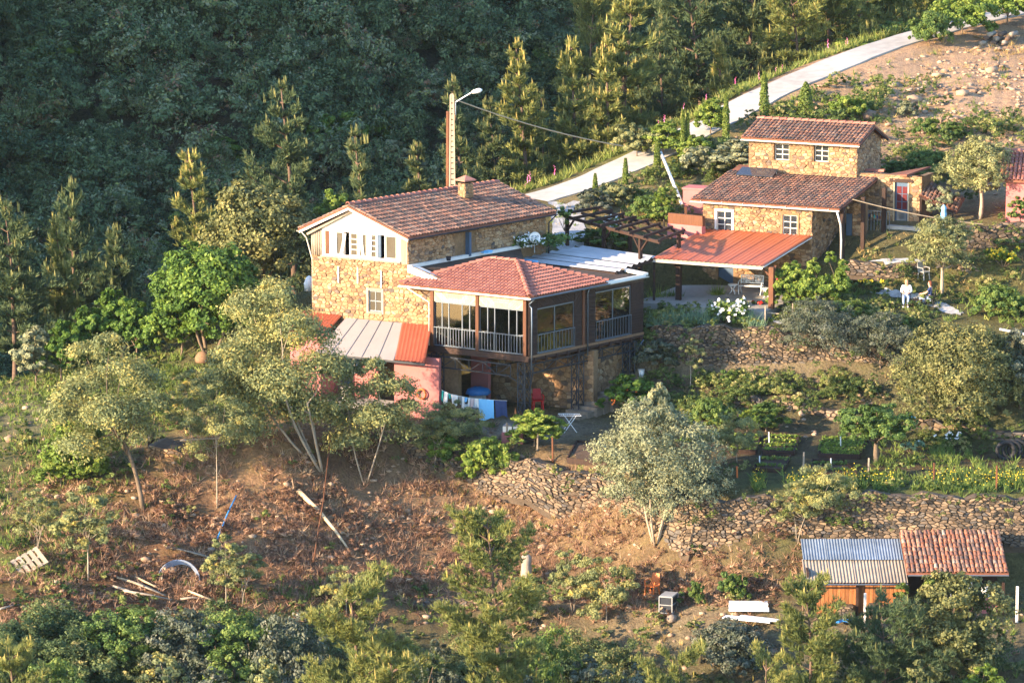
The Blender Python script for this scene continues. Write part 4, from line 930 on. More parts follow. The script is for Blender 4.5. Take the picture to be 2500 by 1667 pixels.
pipe(hD, [e0-dz*.15+D.a*.1-D.b*.05, D(SR+.0,-.1,ZD-.9), D(SR-.05,-.12,ZD-1.7), D(SR-.05,-.12,g1(*D(SR,-.1,0).xy))], M['gutter'], .055)
mb = MB(); mb.beam(D(-.1,1.2,6.1), D(-1.0,.3,7.6), .06, .06); mb.build('handrail', M['steel'], hD)
sq0, sq1 = D.at_s(2112,4.2,8.6), D.at_s(2172,4.2,8.6); mb = MB()
for k in range(9): u = sq0+(sq1-sq0)*k/8; mb.beam(D(u,4.2,7.7), D(u,4.2,8.75), .025, .025)
mb.beam(D(sq0,4.2,8.75), D(sq1,4.2,8.75), .04, .04); mb.build('railing', M['alu'], hD)
for k in range(3):
    mb = MB(); D.box(mb, -2.4, -.05, .6+k*.5, 1.15+k*.5, 5.2, 6.0+k*.18); mb.build('step', M['conc'], hD)
mb = MB(); D.box(mb, S0-.3, -2.6, 4.4, 5.5, ZSILL-1.2, ZSILL-.02); mb.build('landing', M['conc'], hD)
# bright bulkhead lamp by the porch; string of flags
mb = MB(); mb.lathe(D(SR+.5,2.3,9.05), [(.02,0),(.07,.03),(.08,.1),(.03,.16)], 10); mb.build('wall_lamp', M['pwood'], hD, True)
for k, nm in enumerate(('dred','navy','pwood','teal','navy','dred')):
    mb = MB(); u = sq0+(sq1-sq0)*(.05+.11*k); D.box(mb, u-.07, u, 4.12, 4.13, 8.45-.02*k, 8.6-.02*k); mb.build('pennant', M[nm], hD)
# solar panel tilted on the roof
p0 = D(SL-1.9,T0-.85,0); k = thing('solar_panel', 'blue black solar panel on short legs at the upper left of the tiled roof', 'solar panel', (p0.x,p0.y,10.1))
mb = MB(); zz = ZD+(ZRD-ZD)*.72; s0, s1 = D.at_s(1895,T0-.7,10.3), D.at_s(1806,T0-.7,10.3); slab(mb, D(s0,T0-1.25,zz+.12), D(s1,T0-1.25,zz+.12), D(s1,T0-.35,zz+.42), D(s0,T0-.35,zz+.42), .05); mb.build('collector', plain('solar_glass', (.03,.035,.05), .12, spec=.8), k)
mb = MB()
for s_ in (s0+.1, (s0+s1)/2, s1-.1): mb.beam(D(s_,T0-1.2,zz-.1), D(s_,T0-1.2,zz+.1), .04, .04); mb.beam(D(s_,T0-.4,zz-.05), D(s_,T0-.4,zz+.38), .04, .04)
mb.build('leg', M['gutter'], k)
# ------------------------------------------------------------------ porch in front of the right house
po = thing('porch', 'open porch with an orange red ribbed roof on brown posts before the right house', 'porch', D(3,-3,ZP))
pl0, pl1 = D.at_s(1981, -.05, 7.74), D.at_s(1719, -.05, 7.8); TE = -6.3; ZE2 = D.z_at(1, TE, 652); pe0, pe1 = D.at_s(1862, TE, ZE2), D.at_s(1592, TE, ZE2)
E0, E1 = D(pe0,TE,ZE2), D(pe1,TE,ZE2); S_ = (D(pl0,-.05,7.76)+D(pl1,-.05,7.76))/2-(E0+E1)/2
for i in range(6):
    mb = MB(); a, b_ = E0+(E1-E0)*(i/6), E0+(E1-E0)*((i+1)/6); corrugated(mb, a+dz*.06, b_+dz*.06, S_, .40, .075, 16); mb.build('roof_panel', M['panel'], po, True)
mb = MB(); slab(mb, E0+dz*.03, E1+dz*.03, E1+S_+dz*.03, E0+S_+dz*.03, .06); mb.build('roof_underside', M['cap'], po)
mb = MB(); mb.beam(E0-D.b*.02-dz*.02, E1-D.b*.02-dz*.02, .06, .15); mb.beam(E1+D.a*.03, E1+S_+D.a*.03, .05, .13); mb.build('eave_trim', M['pwood'], po)
gutter(po, E0-D.b*.1-dz*.03, E1-D.b*.1-dz*.03, M['gutter'], .06)
for px, py, t in ((1884, 757, TE+.35), (1657, 725, TE+.9)):
    s_ = D.at_s(px, t, 6); mb = MB(); D.box(mb, s_-.13, s_+.13, t-.13, t+.13, ZP, ZE2+.02); mb.build('post', M['mwood'] if px > 1800 else M['dwood'], po)
    mb = MB(); mb.beam(D(s_,t,ZE2-.55), D(s_+.5,t,ZE2-.05), .1, .1); mb.beam(D(s_,t,ZE2-.55), D(s_,t+.55,ZE2+.0), .1, .1); mb.build('brace', M['mwood'], po)
mb = MB(); mb.beam(D(pe0+.15,TE+.35,ZE2-.06), D(pe1-.15,TE+.35,ZE2-.06), .12, .14); mb.build('beam', M['dwood'], po)
mb = MB(); D.box(mb, -.1, wD+.9, -7.0, -.02, ZP-.9, ZP); mb.build('floor_slab', M['conc'], po)
# ------------------------------------------------------------------ white corrugated canopy, pergola
ca = thing('corrugated_canopy', 'flat canopy of white corrugated sheets between veranda and porch', 'canopy', Pz(1420,640,4.9))
w0, w1, w2, w3 = Pz(1238,632,7.12), Pz(1503,664,7.06), Pz(1600,628,7.12), Pz(1421,603,7.2)
for i in range(6):
    a, b_ = w1+(w0-w1)*0, w0; p0 = w0+(w3-w0)*(i/6); p1 = w1+(w2-w1)*(i/6); q0 = w0+(w3-w0)*((i+1)/6+.012); q1 = w1+(w2-w1)*((i+1)/6+.012); mb = MB(); V = []; n = 18
    for k in range(n+1):
        t = k/n; s = .045*math.sin(2*math.pi*t*1.5+i)+.02*(i % 2); V += [p0+(q0-p0)*t+dz*s, p1+(q1-p1)*t+dz*s]
    mb.add(V, [(2*k, 2*k+1, 2*k+3, 2*k+2) for k in range(n)]); mb.build('roof_sheet', M['zinc'], ca)
mb = MB(); mb.beam(w0-dz*.1, w1-dz*.1, .08, .12); mb.beam(w1-dz*.1, w2-dz*.1, .08, .12); mb.beam(w3-dz*.1, w0-dz*.1, .08, .12); mb.beam((w0+w3)/2-dz*.1, (w1+w2)/2-dz*.1, .08, .12); mb.build('frame', M['dwood'], ca)
for p in (w2*.97+w1*.03, w1*.95+w2*.05, w2*.5+w1*.5):
    mb = MB(); zg = g1(p.x, p.y)-.2; mb.box((p.x,p.y,(zg+7)/2), (.12,.12,7-zg)); mb.build('post', M['dwood'], ca)
mb = MB(); mb.beam(w0+dz*.05-Vector((.1,.1,0)), w0+dz*.03+(w1-w0)*.28, .22, .12); tp = mb.build_thing('folded_tarpaulin', M['blue'], 'folded light blue sheet lying along the edge of the white canopy', 'sheet')
pg = thing('pergola', 'open dark timber pergola over the gravel yard between the two houses', 'pergola', Pz(1480,600,6.9))
n0, n1 = Pz(1378,528,8.45), Pz(1612,592,8.2); k0_, k1_ = Pz(1462,513,8.6), Pz(1668,570,8.2)
mb = MB(); mb.beam(n0, n1, .12, .16); mb.build('beam', M['dwood'], pg); mb = MB(); mb.beam(k0_, k1_, .12, .16); mb.build('beam', M['dwood'], pg)
m_ = (n0+k0_)/2; m2_ = (n1+k1_)/2; mb = MB(); mb.beam(m_, m2_, .09, .12); mb.build('beam', M['dwood'], pg)
for i in range(8):
    t = i/7; a = n0+(n1-n0)*t; b_ = k0_+(k1_-k0_)*t; d = (b_-a); mb = MB(); mb.beam(a-d*.14+dz*.14, b_+d*.06+dz*.14, .09, .14); mb.build('rafter', M['dwood'], pg)
for t, py in ((.03, 580), (.42, 605), (.80, 615)):
    p = n0+(n1-n0)*t; zg = g1(p.x,p.y)-.3; mb = MB(); mb.box((p.x,p.y,(zg+p.z-.08)/2), (.17,.17,p.z-.08-zg), R(30)); mb.build('post', M['dwood'], pg)
    dd = (n1-n0).normalized(); mb = MB(); mb.beam(p-dz*.75, p+dd*.65-dz*.08, .09, .09); 
    if t > .5: mb.beam(p-dz*.75, p-dd*.65-dz*.08, .09, .09)
    mb.build('brace', M['dwood'], pg)
for t in (.38, .95):
    p = k0_+(k1_-k0_)*t; zg = g1(p.x,p.y)-.3; mb = MB(); mb.box((p.x,p.y,(zg+p.z-.08)/2), (.17,.17,p.z-.08-zg), R(30)); mb.build('post', M['dwood'], pg)
# gravel yard between house and pergola, gravel path on the people's terrace
def ground_patch(name, pts, mat, lift=.03, n=14):
    """a thin sheet that follows the terrain inside an outline of ground points"""
    poly = [(p.x, p.y) for p in pts]; xs = [p[0] for p in poly]; ys = [p[1] for p in poly]; cxp = sum(xs)/len(xs); cyp = sum(ys)/len(ys); V = []; Fc = []; m = len(poly)*4
    ring = []
    for i in range(len(poly)):
        a = poly[i]; b_ = poly[(i+1) % len(poly)]
        for k in range(4): ring.append((a[0]+(b_[0]-a[0])*k/4, a[1]+(b_[1]-a[1])*k/4))
    for j in range(n+1):
        f = j/n
        for i, (x, y) in enumerate(ring):
            w_ = 1+.10*math.sin(i*2.3)+.06*math.sin(i*5.1); X = cxp+(x-cxp)*f*w_; Y = cyp+(y-cyp)*f*w_; V.append((X, Y, 0))
    V = np.array(V); V[:,2] = ground(V[:,0], V[:,1])+lift
    for j in range(n):
        for i in range(m): Fc.append((j*m+i, j*m+(i+1)%m, (j+1)*m+(i+1)%m, (j+1)*m+i))
    return setp(obj(name, mesh_np(name, V, Fc, mat, True)), None, None, None, 'structure')
ground_patch('gravel_yard', [PG(1338,495), PG(1420,500), PG(1432,560), PG(1424,615), PG(1352,610)], M['gravel'])
for q in ([(2118,716),(2165,711),(2210,714),(2235,722),(2225,732),(2180,728)], [(2205,716),(2250,722),(2285,737),(2300,752),(2270,752),(2230,738)], [(2265,735),(2310,745),(2350,764),(2345,772),(2300,764)]): ground_patch('gravel_path', [PG(*c) for c in q], M['gravel'], .045)
ground_patch('gravel_bed', [PG(*c) for c in ((2118,640),(2165,634),(2215,633),(2262,640),(2225,648),(2165,650))], M['gravel'], .045)
ground_patch('gravel_path', [PG(*c) for c in ((1882,776),(1925,779),(1962,788),(1930,796),(1890,790))], M['gravel'], .045)
# ------------------------------------------------------------------ pink annex under a lean-to roof
an = thing('pink_annex', 'pink rendered annex with milky plastic lean-to roof below the sunlit gable', 'annex', GW(3,.6,2))
def aw(px, z, off): return WP(A.C+GW.n*off, A.a, GW.n).u_at(px, z)
OFF = 2.55; AW = WP(A.C+GW.n*OFF, A.a, GW.n); zA1 = 4.92; zA0 = P(1250, 868, AW(2,0).y).z
ua, ub = AW.u_at(1037, 4), AW.u_at(768, 4); va, vb = GW.u_at(1046, 5), GW.u_at(846, 5)
def lp(f, v): a = AW(ub+(ua-ub)*f, zA0); b_ = GW(vb+(va-vb)*f, zA1, .05); return a+(b_-a)*v
for i in range(5):
    mb = MB(); f0_, f1_ = i*.145+.0, (i+1)*.145-.006; slab(mb, lp(f0_,0), lp(f1_,0), lp(f1_,1), lp(f0_,1), .03); mb.build('plastic_sheet', M['poly'], an)
    mb = MB(); mb.beam(lp(f1_+.003,0)+dz*.01, lp(f1_+.003,1)+dz*.01, .04, .03); mb.build('sheet_joint', M['alu'], an)
mb = MB(); corrugated(mb, lp(.73,0), lp(1.0,0), lp(.86,1)-lp(.86,0), .36, .05, 8); mb.build('roof_panel', M['panel2'], an, True)
mb = MB(); corrugated(mb, GW(vb+.25,zA1-.55,1.5), GW(vb+2.6,zA1-.55,1.5), GW.n*-1.55+dz*.65, .36, .05, 5); mb.build('roof_panel', M['panel2'], an, True)
mb = MB(); mb.beam(lp(0,0)-dz*.06, lp(1,0)-dz*.06, .06, .1); mb.build('eave_trim', M['steel'], an)
zb = .2
def wallpart(fn): mb = MB(); fn(mb); mb.build('wall', M['pink'], an)
wallpart(lambda mb: AW.box(mb, ub-.35, ub, zb, zA0-.06, -.25, -.02)); wallpart(lambda mb: AW.box(mb, AW.u_at(1050,3), AW.u_at(940,3), zb-.1, zA0+.1, -1.1, -.9)); wallpart(lambda mb: B.box(mb, B.at_s(1192,3.4,2), LF+.2, 3.4, 3.6, zb-.1, 3.55)); wallpart(lambda mb: AW.box(mb, ub-.34, ub+.01, zb, zA0+.2, -OFF+.1, -.25))
wallpart(lambda mb: AW.box(mb, AW.u_at(880,3), ub-.36, zb, zA0+.6, -1.85, -1.7)); wallpart(lambda mb: mb.prism([GW(vb+.1,zb,1.45), GW(vb+2.5,zb,1.45), GW(vb+2.5,zA1-.65,1.45), GW(vb+.1,zA1-.65,1.45)], GW.n*-1.3))
mb = MB(); AW.box(mb, ub-.55, ub-1.15, .9, 3.1, -1.69, -1.65); mb.build('door', M['bdoor'], an)
mb = MB(); AW.box(mb, AW.u_at(930,1), ub+.1, .1, 1.05, -1.7, .0); mb.build('floor_slab', M['conc'], an)
# stone footing, steps and back wall under the veranda
uv = thing('stone_footing', 'stone wall and worn steps in the shade under the raised veranda', 'wall', B(.5,4.6,.3))
UV = WP(B(0,4.9,0), B.a, FW.n); mb = MB(); UV.box(mb, -.2, LF+.2, -.1, 3.6, -.4, 0); RV = WP(B(.9,0,0), B.b, RW.n); RV.box(mb, 4.9, LR+1.4, .2, 3.55, -.4, 0); mb.build('wall', M['mortar'], uv)
lay_stones(uv, [(cells([(-.2,.1),(LF,.1),(LF,3.4),(-.2,3.4)], .36, .24, (), 61), UV.mapf(0), 1), (cells([(4.9,.5),(LR+1.4,.8),(LR+1.4,3.4),(4.9,3.4)], .36, .24, (), 62), RV.mapf(0), 1)], M['stone'], .04, .015, 120)
for k in range(7):
    mb = MB(); B.box(mb, -.55-.12*k+.08*math.sin(k*3), .75-.1*k, 3.3+k*.5, 3.95+k*.5+.1*math.sin(k*5), .1, .5+k*.16); mb.build('step', M['stepst'], uv)
# ------------------------------------------------------------------ pink bits at the far right and behind
ph = thing('pink_house', 'corner of a pink house with a clay tiled roof at the right edge', 'house', P(2490, 530, 17)); EH = Frame(P(2455, 520, 16.5), dirv(180+160), dirv(80)); EW = WP(EH.C, EH.a, (-.34,-.94))
mb = MB(); EH.box(mb, 0, 6, 0, 5, 7.6, 10.5); mb.build('wall', M['pink2'], ph)
e0, e1 = EH(-.35,-.4,10.6), EH(6.2,-.4,10.6); mb = MB(); slab(mb, e0, e1, EH(6.2,2.6,11.75), EH(-.35,2.6,11.75), .1); slab(mb, EH(-.35,2.6,11.75), EH(6.2,2.6,11.75), EH(6.2,5.4,10.6), EH(-.35,5.4,10.6), .1); rp = mb.build('roof', M['deck'], ph)
lay_tiles(rp, e0, e1, EH(0,2.6,11.75)-EH(0,-.4,10.6), .22, .38, M['tile2'], 300); ridge_tiles(rp, EH(-.35,2.6,11.8), EH(6.2,2.6,11.8), .26, .42, M['tile2'])
px0 = PG(1712, 520); mb = MB(); mb.box((px0.x,px0.y+.5,px0.z+.45), (1.7,1.2,1.7), R(-20)); mb.box((px0.x,px0.y+.5,px0.z+1.33), (1.8,1.3,.1), R(-20)); mb.build_thing('pink_tank', M['pink2'], 'small pink rendered block house left of the right stone house', 'tank')
bx = thing('planter_wall', 'brown timber edged pink planter wall left of the right stone house', 'planter', P(1675, 560, 17)); a, b_ = P(1634, 532, 17.6), P(1718, 540, 15.9)
mb = MB(); mb.beam(a-dz*.0, b_, .2, .55); mb.build('timber_edge', M['mwood'], bx); mb = MB(); mb.beam(a-dz*.65, b_-dz*.65, .3, .75); mb.build('wall', M['pink2'], bx)
mb = MB(); mb.beam(a-dz*.2+Vector((0,0,0)), a+Vector((.2,1.6,-.2)), .2, .5); mb.build('side_board', M['dwood'], bx)
mb = MB(); p = P(1674, 525, 18); mb.box((p.x,p.y,p.z-.2), (.14,.14,1.3)); mb.build_thing('wooden_stake', M['mwood'], 'short square brown post standing behind the timber planter', 'post')
ls = thing('tile_shelter', 'low lean-to of loose old tiles right of the blue door', 'shelter', PG(2270, 540)); p0, p1 = P(2243, 478, 17.6), P(2335, 520, 16.8)
mb = MB(); slab(mb, p0, p1, p1+Vector((.6,1.5,.6)), p0+Vector((.4,1.4,.5)), .08); mb.build('deck', M['deck'], ls); lay_tiles(ls, p0+dz*.03, p1+dz*.03, Vector((.5,1.45,.55)), .22, .36, M['tile'], 60, jit=.03)
mb = MB(); mb.beam(p0-dz*.05, p1-dz*.05, .09, .09)
for p in (p0*.95+p1*.05, p1*.9+p0*.1): mb.beam(p, (p.x, p.y, g1(p.x,p.y)-.2), .1, .1)
mb.build('post', M['dwood'], ls)
# ------------------------------------------------------------------ shed on the lowest terrace
sh = thing('garden_shed', 'low orange board shed with grey corrugated sheets and a tiled bay', 'shed', P(2200, 1510, -16)); YS = -17.2
xa, xb, xc = P(1966,1416,YS).x, P(2215,1416,YS).x, P(2462,1396,YS).x; zs0 = P(1250,1420,YS).z; zt0 = P(1250,1397,YS).z; SH = Frame((0,YS,0), (1,0,0), (0,1,0)); zg = -5.6
mb = MB()
xs = np.linspace(P(1995,1450,YS).x, xb-.05, 23)
for i in range(22):
    mb = MB(); SH.box(mb, xs[i]+.008, xs[i+1]-.008, .28+.012*(i % 3), .31+.012*(i % 3), zg, zs0-.08); mb.build('board', M['board'], sh)
mb = MB(); SH.box(mb, xs[0], xb, .36, .4, zg, zs0-.1); SH.box(mb, xa+.1, xa+.2, .3, 3, zg, zs0+.4); SH.box(mb, xb, xc-.2, 2.6, 2.8, zg, zt0+.8); mb.build('back_wall', M['dwood'], sh)
mb = MB(); SH.box(mb, xb+1.9, xc-.15, .5, .62, zg, zt0-1.35); mb.build('wall', M['pink2'], sh)
for x in (xa+.12, xs[10], xb+.02, xc-.2):
    mb = MB(); SH.box(mb, x-.06, x+.06, .1, .22, zg, zs0-.06); mb.build('post', M['dwood'], sh)
y1 = 1.75; z1 = P(1250,1369,YS+y1).z; y2 = 3.6; z2 = P(1250,1318,YS+y2).z
for i in range(4):
    xx0, xx1 = xa+(xb-xa)*i/4, xa+(xb-xa)*(i+1)/4; mb = MB(); corrugated(mb, SH(xx0-.03,-.15,zs0), SH(xx1+.02,-.15,zs0+.003*i), SH(0,y1+.2,z1+.04)-SH(0,-.15,zs0), .14, .018); mb.build('fibre_sheet', M['buffzinc'], sh)
for i in range(4):
    xx0, xx1 = xa+.05+(xb-xa-.1)*i/4, xa+.05+(xb-xa-.1)*(i+1)/4; mb = MB(); corrugated(mb, SH(xx0-.03,y1+.0,z1+.06), SH(xx1+.02,y1+.0,z1+.064), SH(0,y2,z2+.06)-SH(0,y1,z1+.06), .13, .016); mb.build('metal_sheet', M['bluezinc'], sh, label=None)
gutter(sh, SH(xa,-.22,zs0-.05), SH(xb,-.22,zs0-.05), M['alu'], .06); gutter(sh, SH(xb+.02,-.2,zt0-.08), SH(xc,-.2,zt0-.08), M['alu'], .06)
te0, te1 = SH(xb-.05,-.15,zt0), SH(xc,-.15,zt0); y3 = 3.6; z3 = P(1250,1298,YS+y3).z; St = SH(0,y3,z3)-SH(0,-.15,zt0)
mb = MB(); slab(mb, te0, te1, te1+St, te0+St, .08); rt = mb.build('roof', M['deck'], sh); lay_tiles(rt, te0, te1, St, .205, .40, M['tile3'], 300, jit=.022)
mb = MB()
for i in range(5): mb.box((xb+2.0+i*.42, YS+1.0+.3*(i % 2), zg+1.2+.3*(i % 3)), (.36,.36,.5), i)
mb.build_thing('stored_boxes', M['pane_white'], 'pale boxes stored under the tiled bay of the shed', 'boxes')
# ------------------------------------------------------------------ dry stone terrace walls
def dry_wall(label, top, depth_h, batter=.25, cw=.32, ch=.18, nmax=300, seed=1, mat='dry', cat='stone wall', core=.5, stone_d=.08, base=None):
    """top: world points along the wall's top edge; depth_h: heights per point"""
    r_d = 1.15; L = [0]
    for i in range(len(top)-1): L.append(L[-1]+(top[i+1]-top[i]).xy.length)
    L = np.array(L); X = np.array([p.x for p in top]); Y = np.array([p.y for p in top]); Z = np.array([p.z for p in top]); H = np.array(depth_h)
    def at(u):
        x = np.interp(u, L, X); y = np.interp(u, L, Y); x2 = np.interp(u+.3, L, X)-np.interp(u-.3, L, X); y2 = np.interp(u+.3, L, Y)-np.interp(u-.3, L, Y); l = math.hypot(x2, y2) or 1
        return x, y, np.interp(u, L, Z), np.interp(u, L, H), y2/l, -x2/l
    def mapf(u, v):
        x, y, z, h_, nx, ny = at(u); wob = .05*math.sin(u*1.1)+.05*math.sin(u*.53+1)+.02*math.sin(v*3+u*2.1); k = batter*(h_-v)+wob
        s = h_/H.max(); top_w = .10*math.sin(u*2.3)+.07*math.sin(u*5.1)
        return Vector((x+nx*k, y+ny*k, z-h_+v*s+top_w*v/H.max())), Vector((nx, ny, .15)).normalized()
    t = thing('stone_wall', label, cat, (X.mean(), Y.mean(), (Z-H).min())); Hm = H.max(); n = int(L[-1]/.5)+1; mb = MB(); V = []
    for i in range(n+1):
        u = L[-1]*i/n; p0, nn = mapf(u, -.3); p1, _ = mapf(u, Hm-.03); nn = Vector((nn.x, nn.y, 0)); V += [p0-nn*.01, p1-nn*.01, p1-nn*core, p0-nn*core]
    Fc = [(i*4+j, i*4+(j+1)%4, i*4+4+(j+1)%4, i*4+4+j) for i in range(n) for j in range(4)]+[(0,1,2,3), (n*4+3,n*4+2,n*4+1,n*4)]
    mb.add(V, Fc); mb.build('wall_core', M['dryback'], t)
    lay_stones(t, [(cells([(0,0),(L[-1],0),(L[-1],Hm),(0,Hm)], cw*.95, ch*.82, (), seed, .65), lambda u, v: mapf(u, v), 1)], M[mat], stone_d*r_d, .014, nmax, seed=seed, face=.86)
    return t
W = lambda px, py, Y: P(px, py, Y)
dry_wall('long dry stone wall holding up the vegetable garden behind the shed', [W(1668,1224,-11.5), W(1800,1216,-12.2), W(1950,1210,-12.3), W(2150,1205,-12.4), W(2350,1210,-12.5), W(2560,1215,-12.5)], [2.5,2.5,2.4,2.3,2.3,2.3], .18, .30, .17, 280, 71)
dry_wall('sunlit tumbled dry stone wall right of the silver tree', [W(1278,1122,-5.0), W(1390,1150,-6.2), W(1480,1165,-7.2), W(1560,1195,-8.6), W(1712,1222,-11.8)], [1.6,2.3,2.4,2.3,2.5], .3, .33, .19, 230, 72)
dry_wall('long curved dry stone wall below the porch and rose bushes', [W(1590,800,8.0), W(1660,795,7.2), W(1760,797,6.5), W(1860,801,6.2), W(1980,815,5.9), W(2100,838,5.4), W(2230,868,4.8)], [2.6,2.8,2.8,2.8,2.8,2.7,2.5], .14, .27, .155, 300, 73)
dry_wall('low rough stone wall behind the raised beds', [W(1650,988,4.1), W(1740,975,3.7), W(1840,968,3.6), W(1960,985,2.6), W(2060,1008,1.2)], [.7,.9,1.0,1.0,.9], .25, .34, .22, 100, 74)
dry_wall('stone wall of big slabs at the right end of the garden', [W(2090,1012,.7), W(2200,1022,.2), W(2300,1030,-.4), W(2400,1045,-1.4), W(2540,1060,-2.4)], [1.0,1.1,1.2,1.2,1.2], .18, .48, .28, 90, 75)
dry_wall('sunlit terrace wall below the blue parasol', [W(2320,556,14.8), W(2400,549,15.0), W(2480,546,15.1), W(2580,546,15.1)], [1.2,1.3,1.35,1.4], .2, .34, .24, 90, 76)
dry_wall('low stone wall behind the olive tree terrace', [W(2060,640,12.9), W(2150,643,12.5), W(2260,648,12.3), W(2330,640,12.4), W(2400,650,12.2)], [.6,.7,.8,.9,.9], .3, .32, .2, 60, 77)
dry_wall('golden stone retaining wall under the patio and acacia saplings', [W(800,1095,-4.6), W(880,1075,-2.9), W(960,1066,-2.2), W(1050,1078,-2.4), W(1150,1100,-3.0), W(1300,1130,-5.2)], [1.0,1.7,1.9,1.9,1.9,1.7], .35, .27, .16, 230, 78)
dry_wall('stone face of the old square cistern on the left knoll', [W(352,1092,-5.9), W(448,1098,-6.3)], [1.4,1.4], .12, .3, .2, 60, 79, 'stone', 'cistern', 2.2, .05)
dry_wall('low broken stone wall on the lowest shelf', [W(1010,1470,-12.2), W(1120,1455,-11.8), W(1230,1462,-12.2)], [.5,.6,.4], .3, .3, .18, 40, 80)
dry_wall('small stone wall behind the coiled grey pipe', [W(350,1365,-11.8), W(420,1362,-12.0), W(490,1372,-12.3)], [.6,.7,.5], .3, .26, .18, 40, 81)
# ------------------------------------------------------------------ vegetation
NM, SM = 4.4, .77; CACHE = {}
def unit(n, r): v = r.normal(size=(n, 3)); return v/np.linalg.norm(v, axis=1, keepdims=True)
def leaf_quads(c, nrm, ln, wd, r):
    n = len(c); t = unit(n, r); t = t-nrm*(t*nrm).sum(1, keepdims=True); t /= np.maximum(np.linalg.norm(t, axis=1, keepdims=True), 1e-6); b = np.cross(nrm, t)
    ln = np.asarray(ln).reshape(-1, 1); wd = np.asarray(wd).reshape(-1, 1)
    V = np.stack([c-t*ln, c+b*wd+nrm*ln*.12, c+t*ln, c-b*wd+nrm*ln*.12], 1).reshape(-1, 3)
    return V, np.arange(n*4, dtype=np.int32).reshape(-1, 4)
def crown_np(lobes, n, size, r, clump=.22, wide=.55, sub=None, up=.25, tip=.18, fill=.5):
    """leaves gathered in clumps over the lobes of a crown; returns V, F, tint"""
    L = np.array(lobes, float); wts = (L[:,3]*L[:,5]+L[:,3]*L[:,4]); wts /= wts.sum()
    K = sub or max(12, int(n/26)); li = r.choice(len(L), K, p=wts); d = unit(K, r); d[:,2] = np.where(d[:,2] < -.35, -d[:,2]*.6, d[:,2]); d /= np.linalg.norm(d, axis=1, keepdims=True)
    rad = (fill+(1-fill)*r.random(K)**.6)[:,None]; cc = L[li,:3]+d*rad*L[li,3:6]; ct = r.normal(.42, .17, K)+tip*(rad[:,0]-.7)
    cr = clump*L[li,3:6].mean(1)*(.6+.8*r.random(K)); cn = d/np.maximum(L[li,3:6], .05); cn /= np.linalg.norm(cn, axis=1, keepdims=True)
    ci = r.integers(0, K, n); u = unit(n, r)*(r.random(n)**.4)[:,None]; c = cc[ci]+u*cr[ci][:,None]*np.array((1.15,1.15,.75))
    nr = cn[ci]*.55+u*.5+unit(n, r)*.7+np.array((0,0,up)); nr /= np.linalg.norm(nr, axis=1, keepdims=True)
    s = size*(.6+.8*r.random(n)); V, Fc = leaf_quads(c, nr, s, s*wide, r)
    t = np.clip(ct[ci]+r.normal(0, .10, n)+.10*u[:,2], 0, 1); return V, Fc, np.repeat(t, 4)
def needles_np(c, dirs, ln, r, k=9, spread=.75, w=.014, tint=None):
    """tufts of thin needles at points c along dirs"""
    n = len(c); C = np.repeat(c, k, 0); Dr = np.repeat(dirs, k, 0)+unit(n*k, r)*spread; Dr /= np.linalg.norm(Dr, axis=1, keepdims=True); l = np.repeat(np.asarray(ln), k)*(.7+.6*r.random(n*k))
    s = np.cross(Dr, unit(n*k, r)); s /= np.maximum(np.linalg.norm(s, axis=1, keepdims=True), 1e-6); wv = np.asarray(w)*np.ones(n*k)
    V = np.stack([C+s*wv[:,None], C-s*wv[:,None], C+Dr*l[:,None]], 1).reshape(-1, 3); t = np.repeat(tint if tint is not None else np.full(n, .4), k)+r.normal(0, .08, n*k)
    return V, np.arange(n*k*3, dtype=np.int32).reshape(-1, 3), np.repeat(np.clip(t, 0, 1), 3)
def limb_mesh(mb, p0, p1, r0, r1, r, bend=.12, n=5, seg=6):
    p0 = Vector(p0); p1 = Vector(p1); L = (p1-p0).length; o = Vector((r.uniform(-1,1), r.uniform(-1,1), r.uniform(-.4,.4)))*bend*L
    mb.tube([p0+(p1-p0)*(i/n)+o*math.sin(math.pi*i/n) for i in range(n+1)], [r0+(r1-r0)*i/n for i in range(n+1)], seg)
def grounded(x, y, sink=.12): return Vector((x, y, g1(x, y)-sink))
def basept(px, base=None, Y=None):
    if Y is not None:
        q = P(px, 900, Y); return grounded(q.x, Y)
    p = PG(px, base); return Vector((p.x, p.y, p.z-.1))
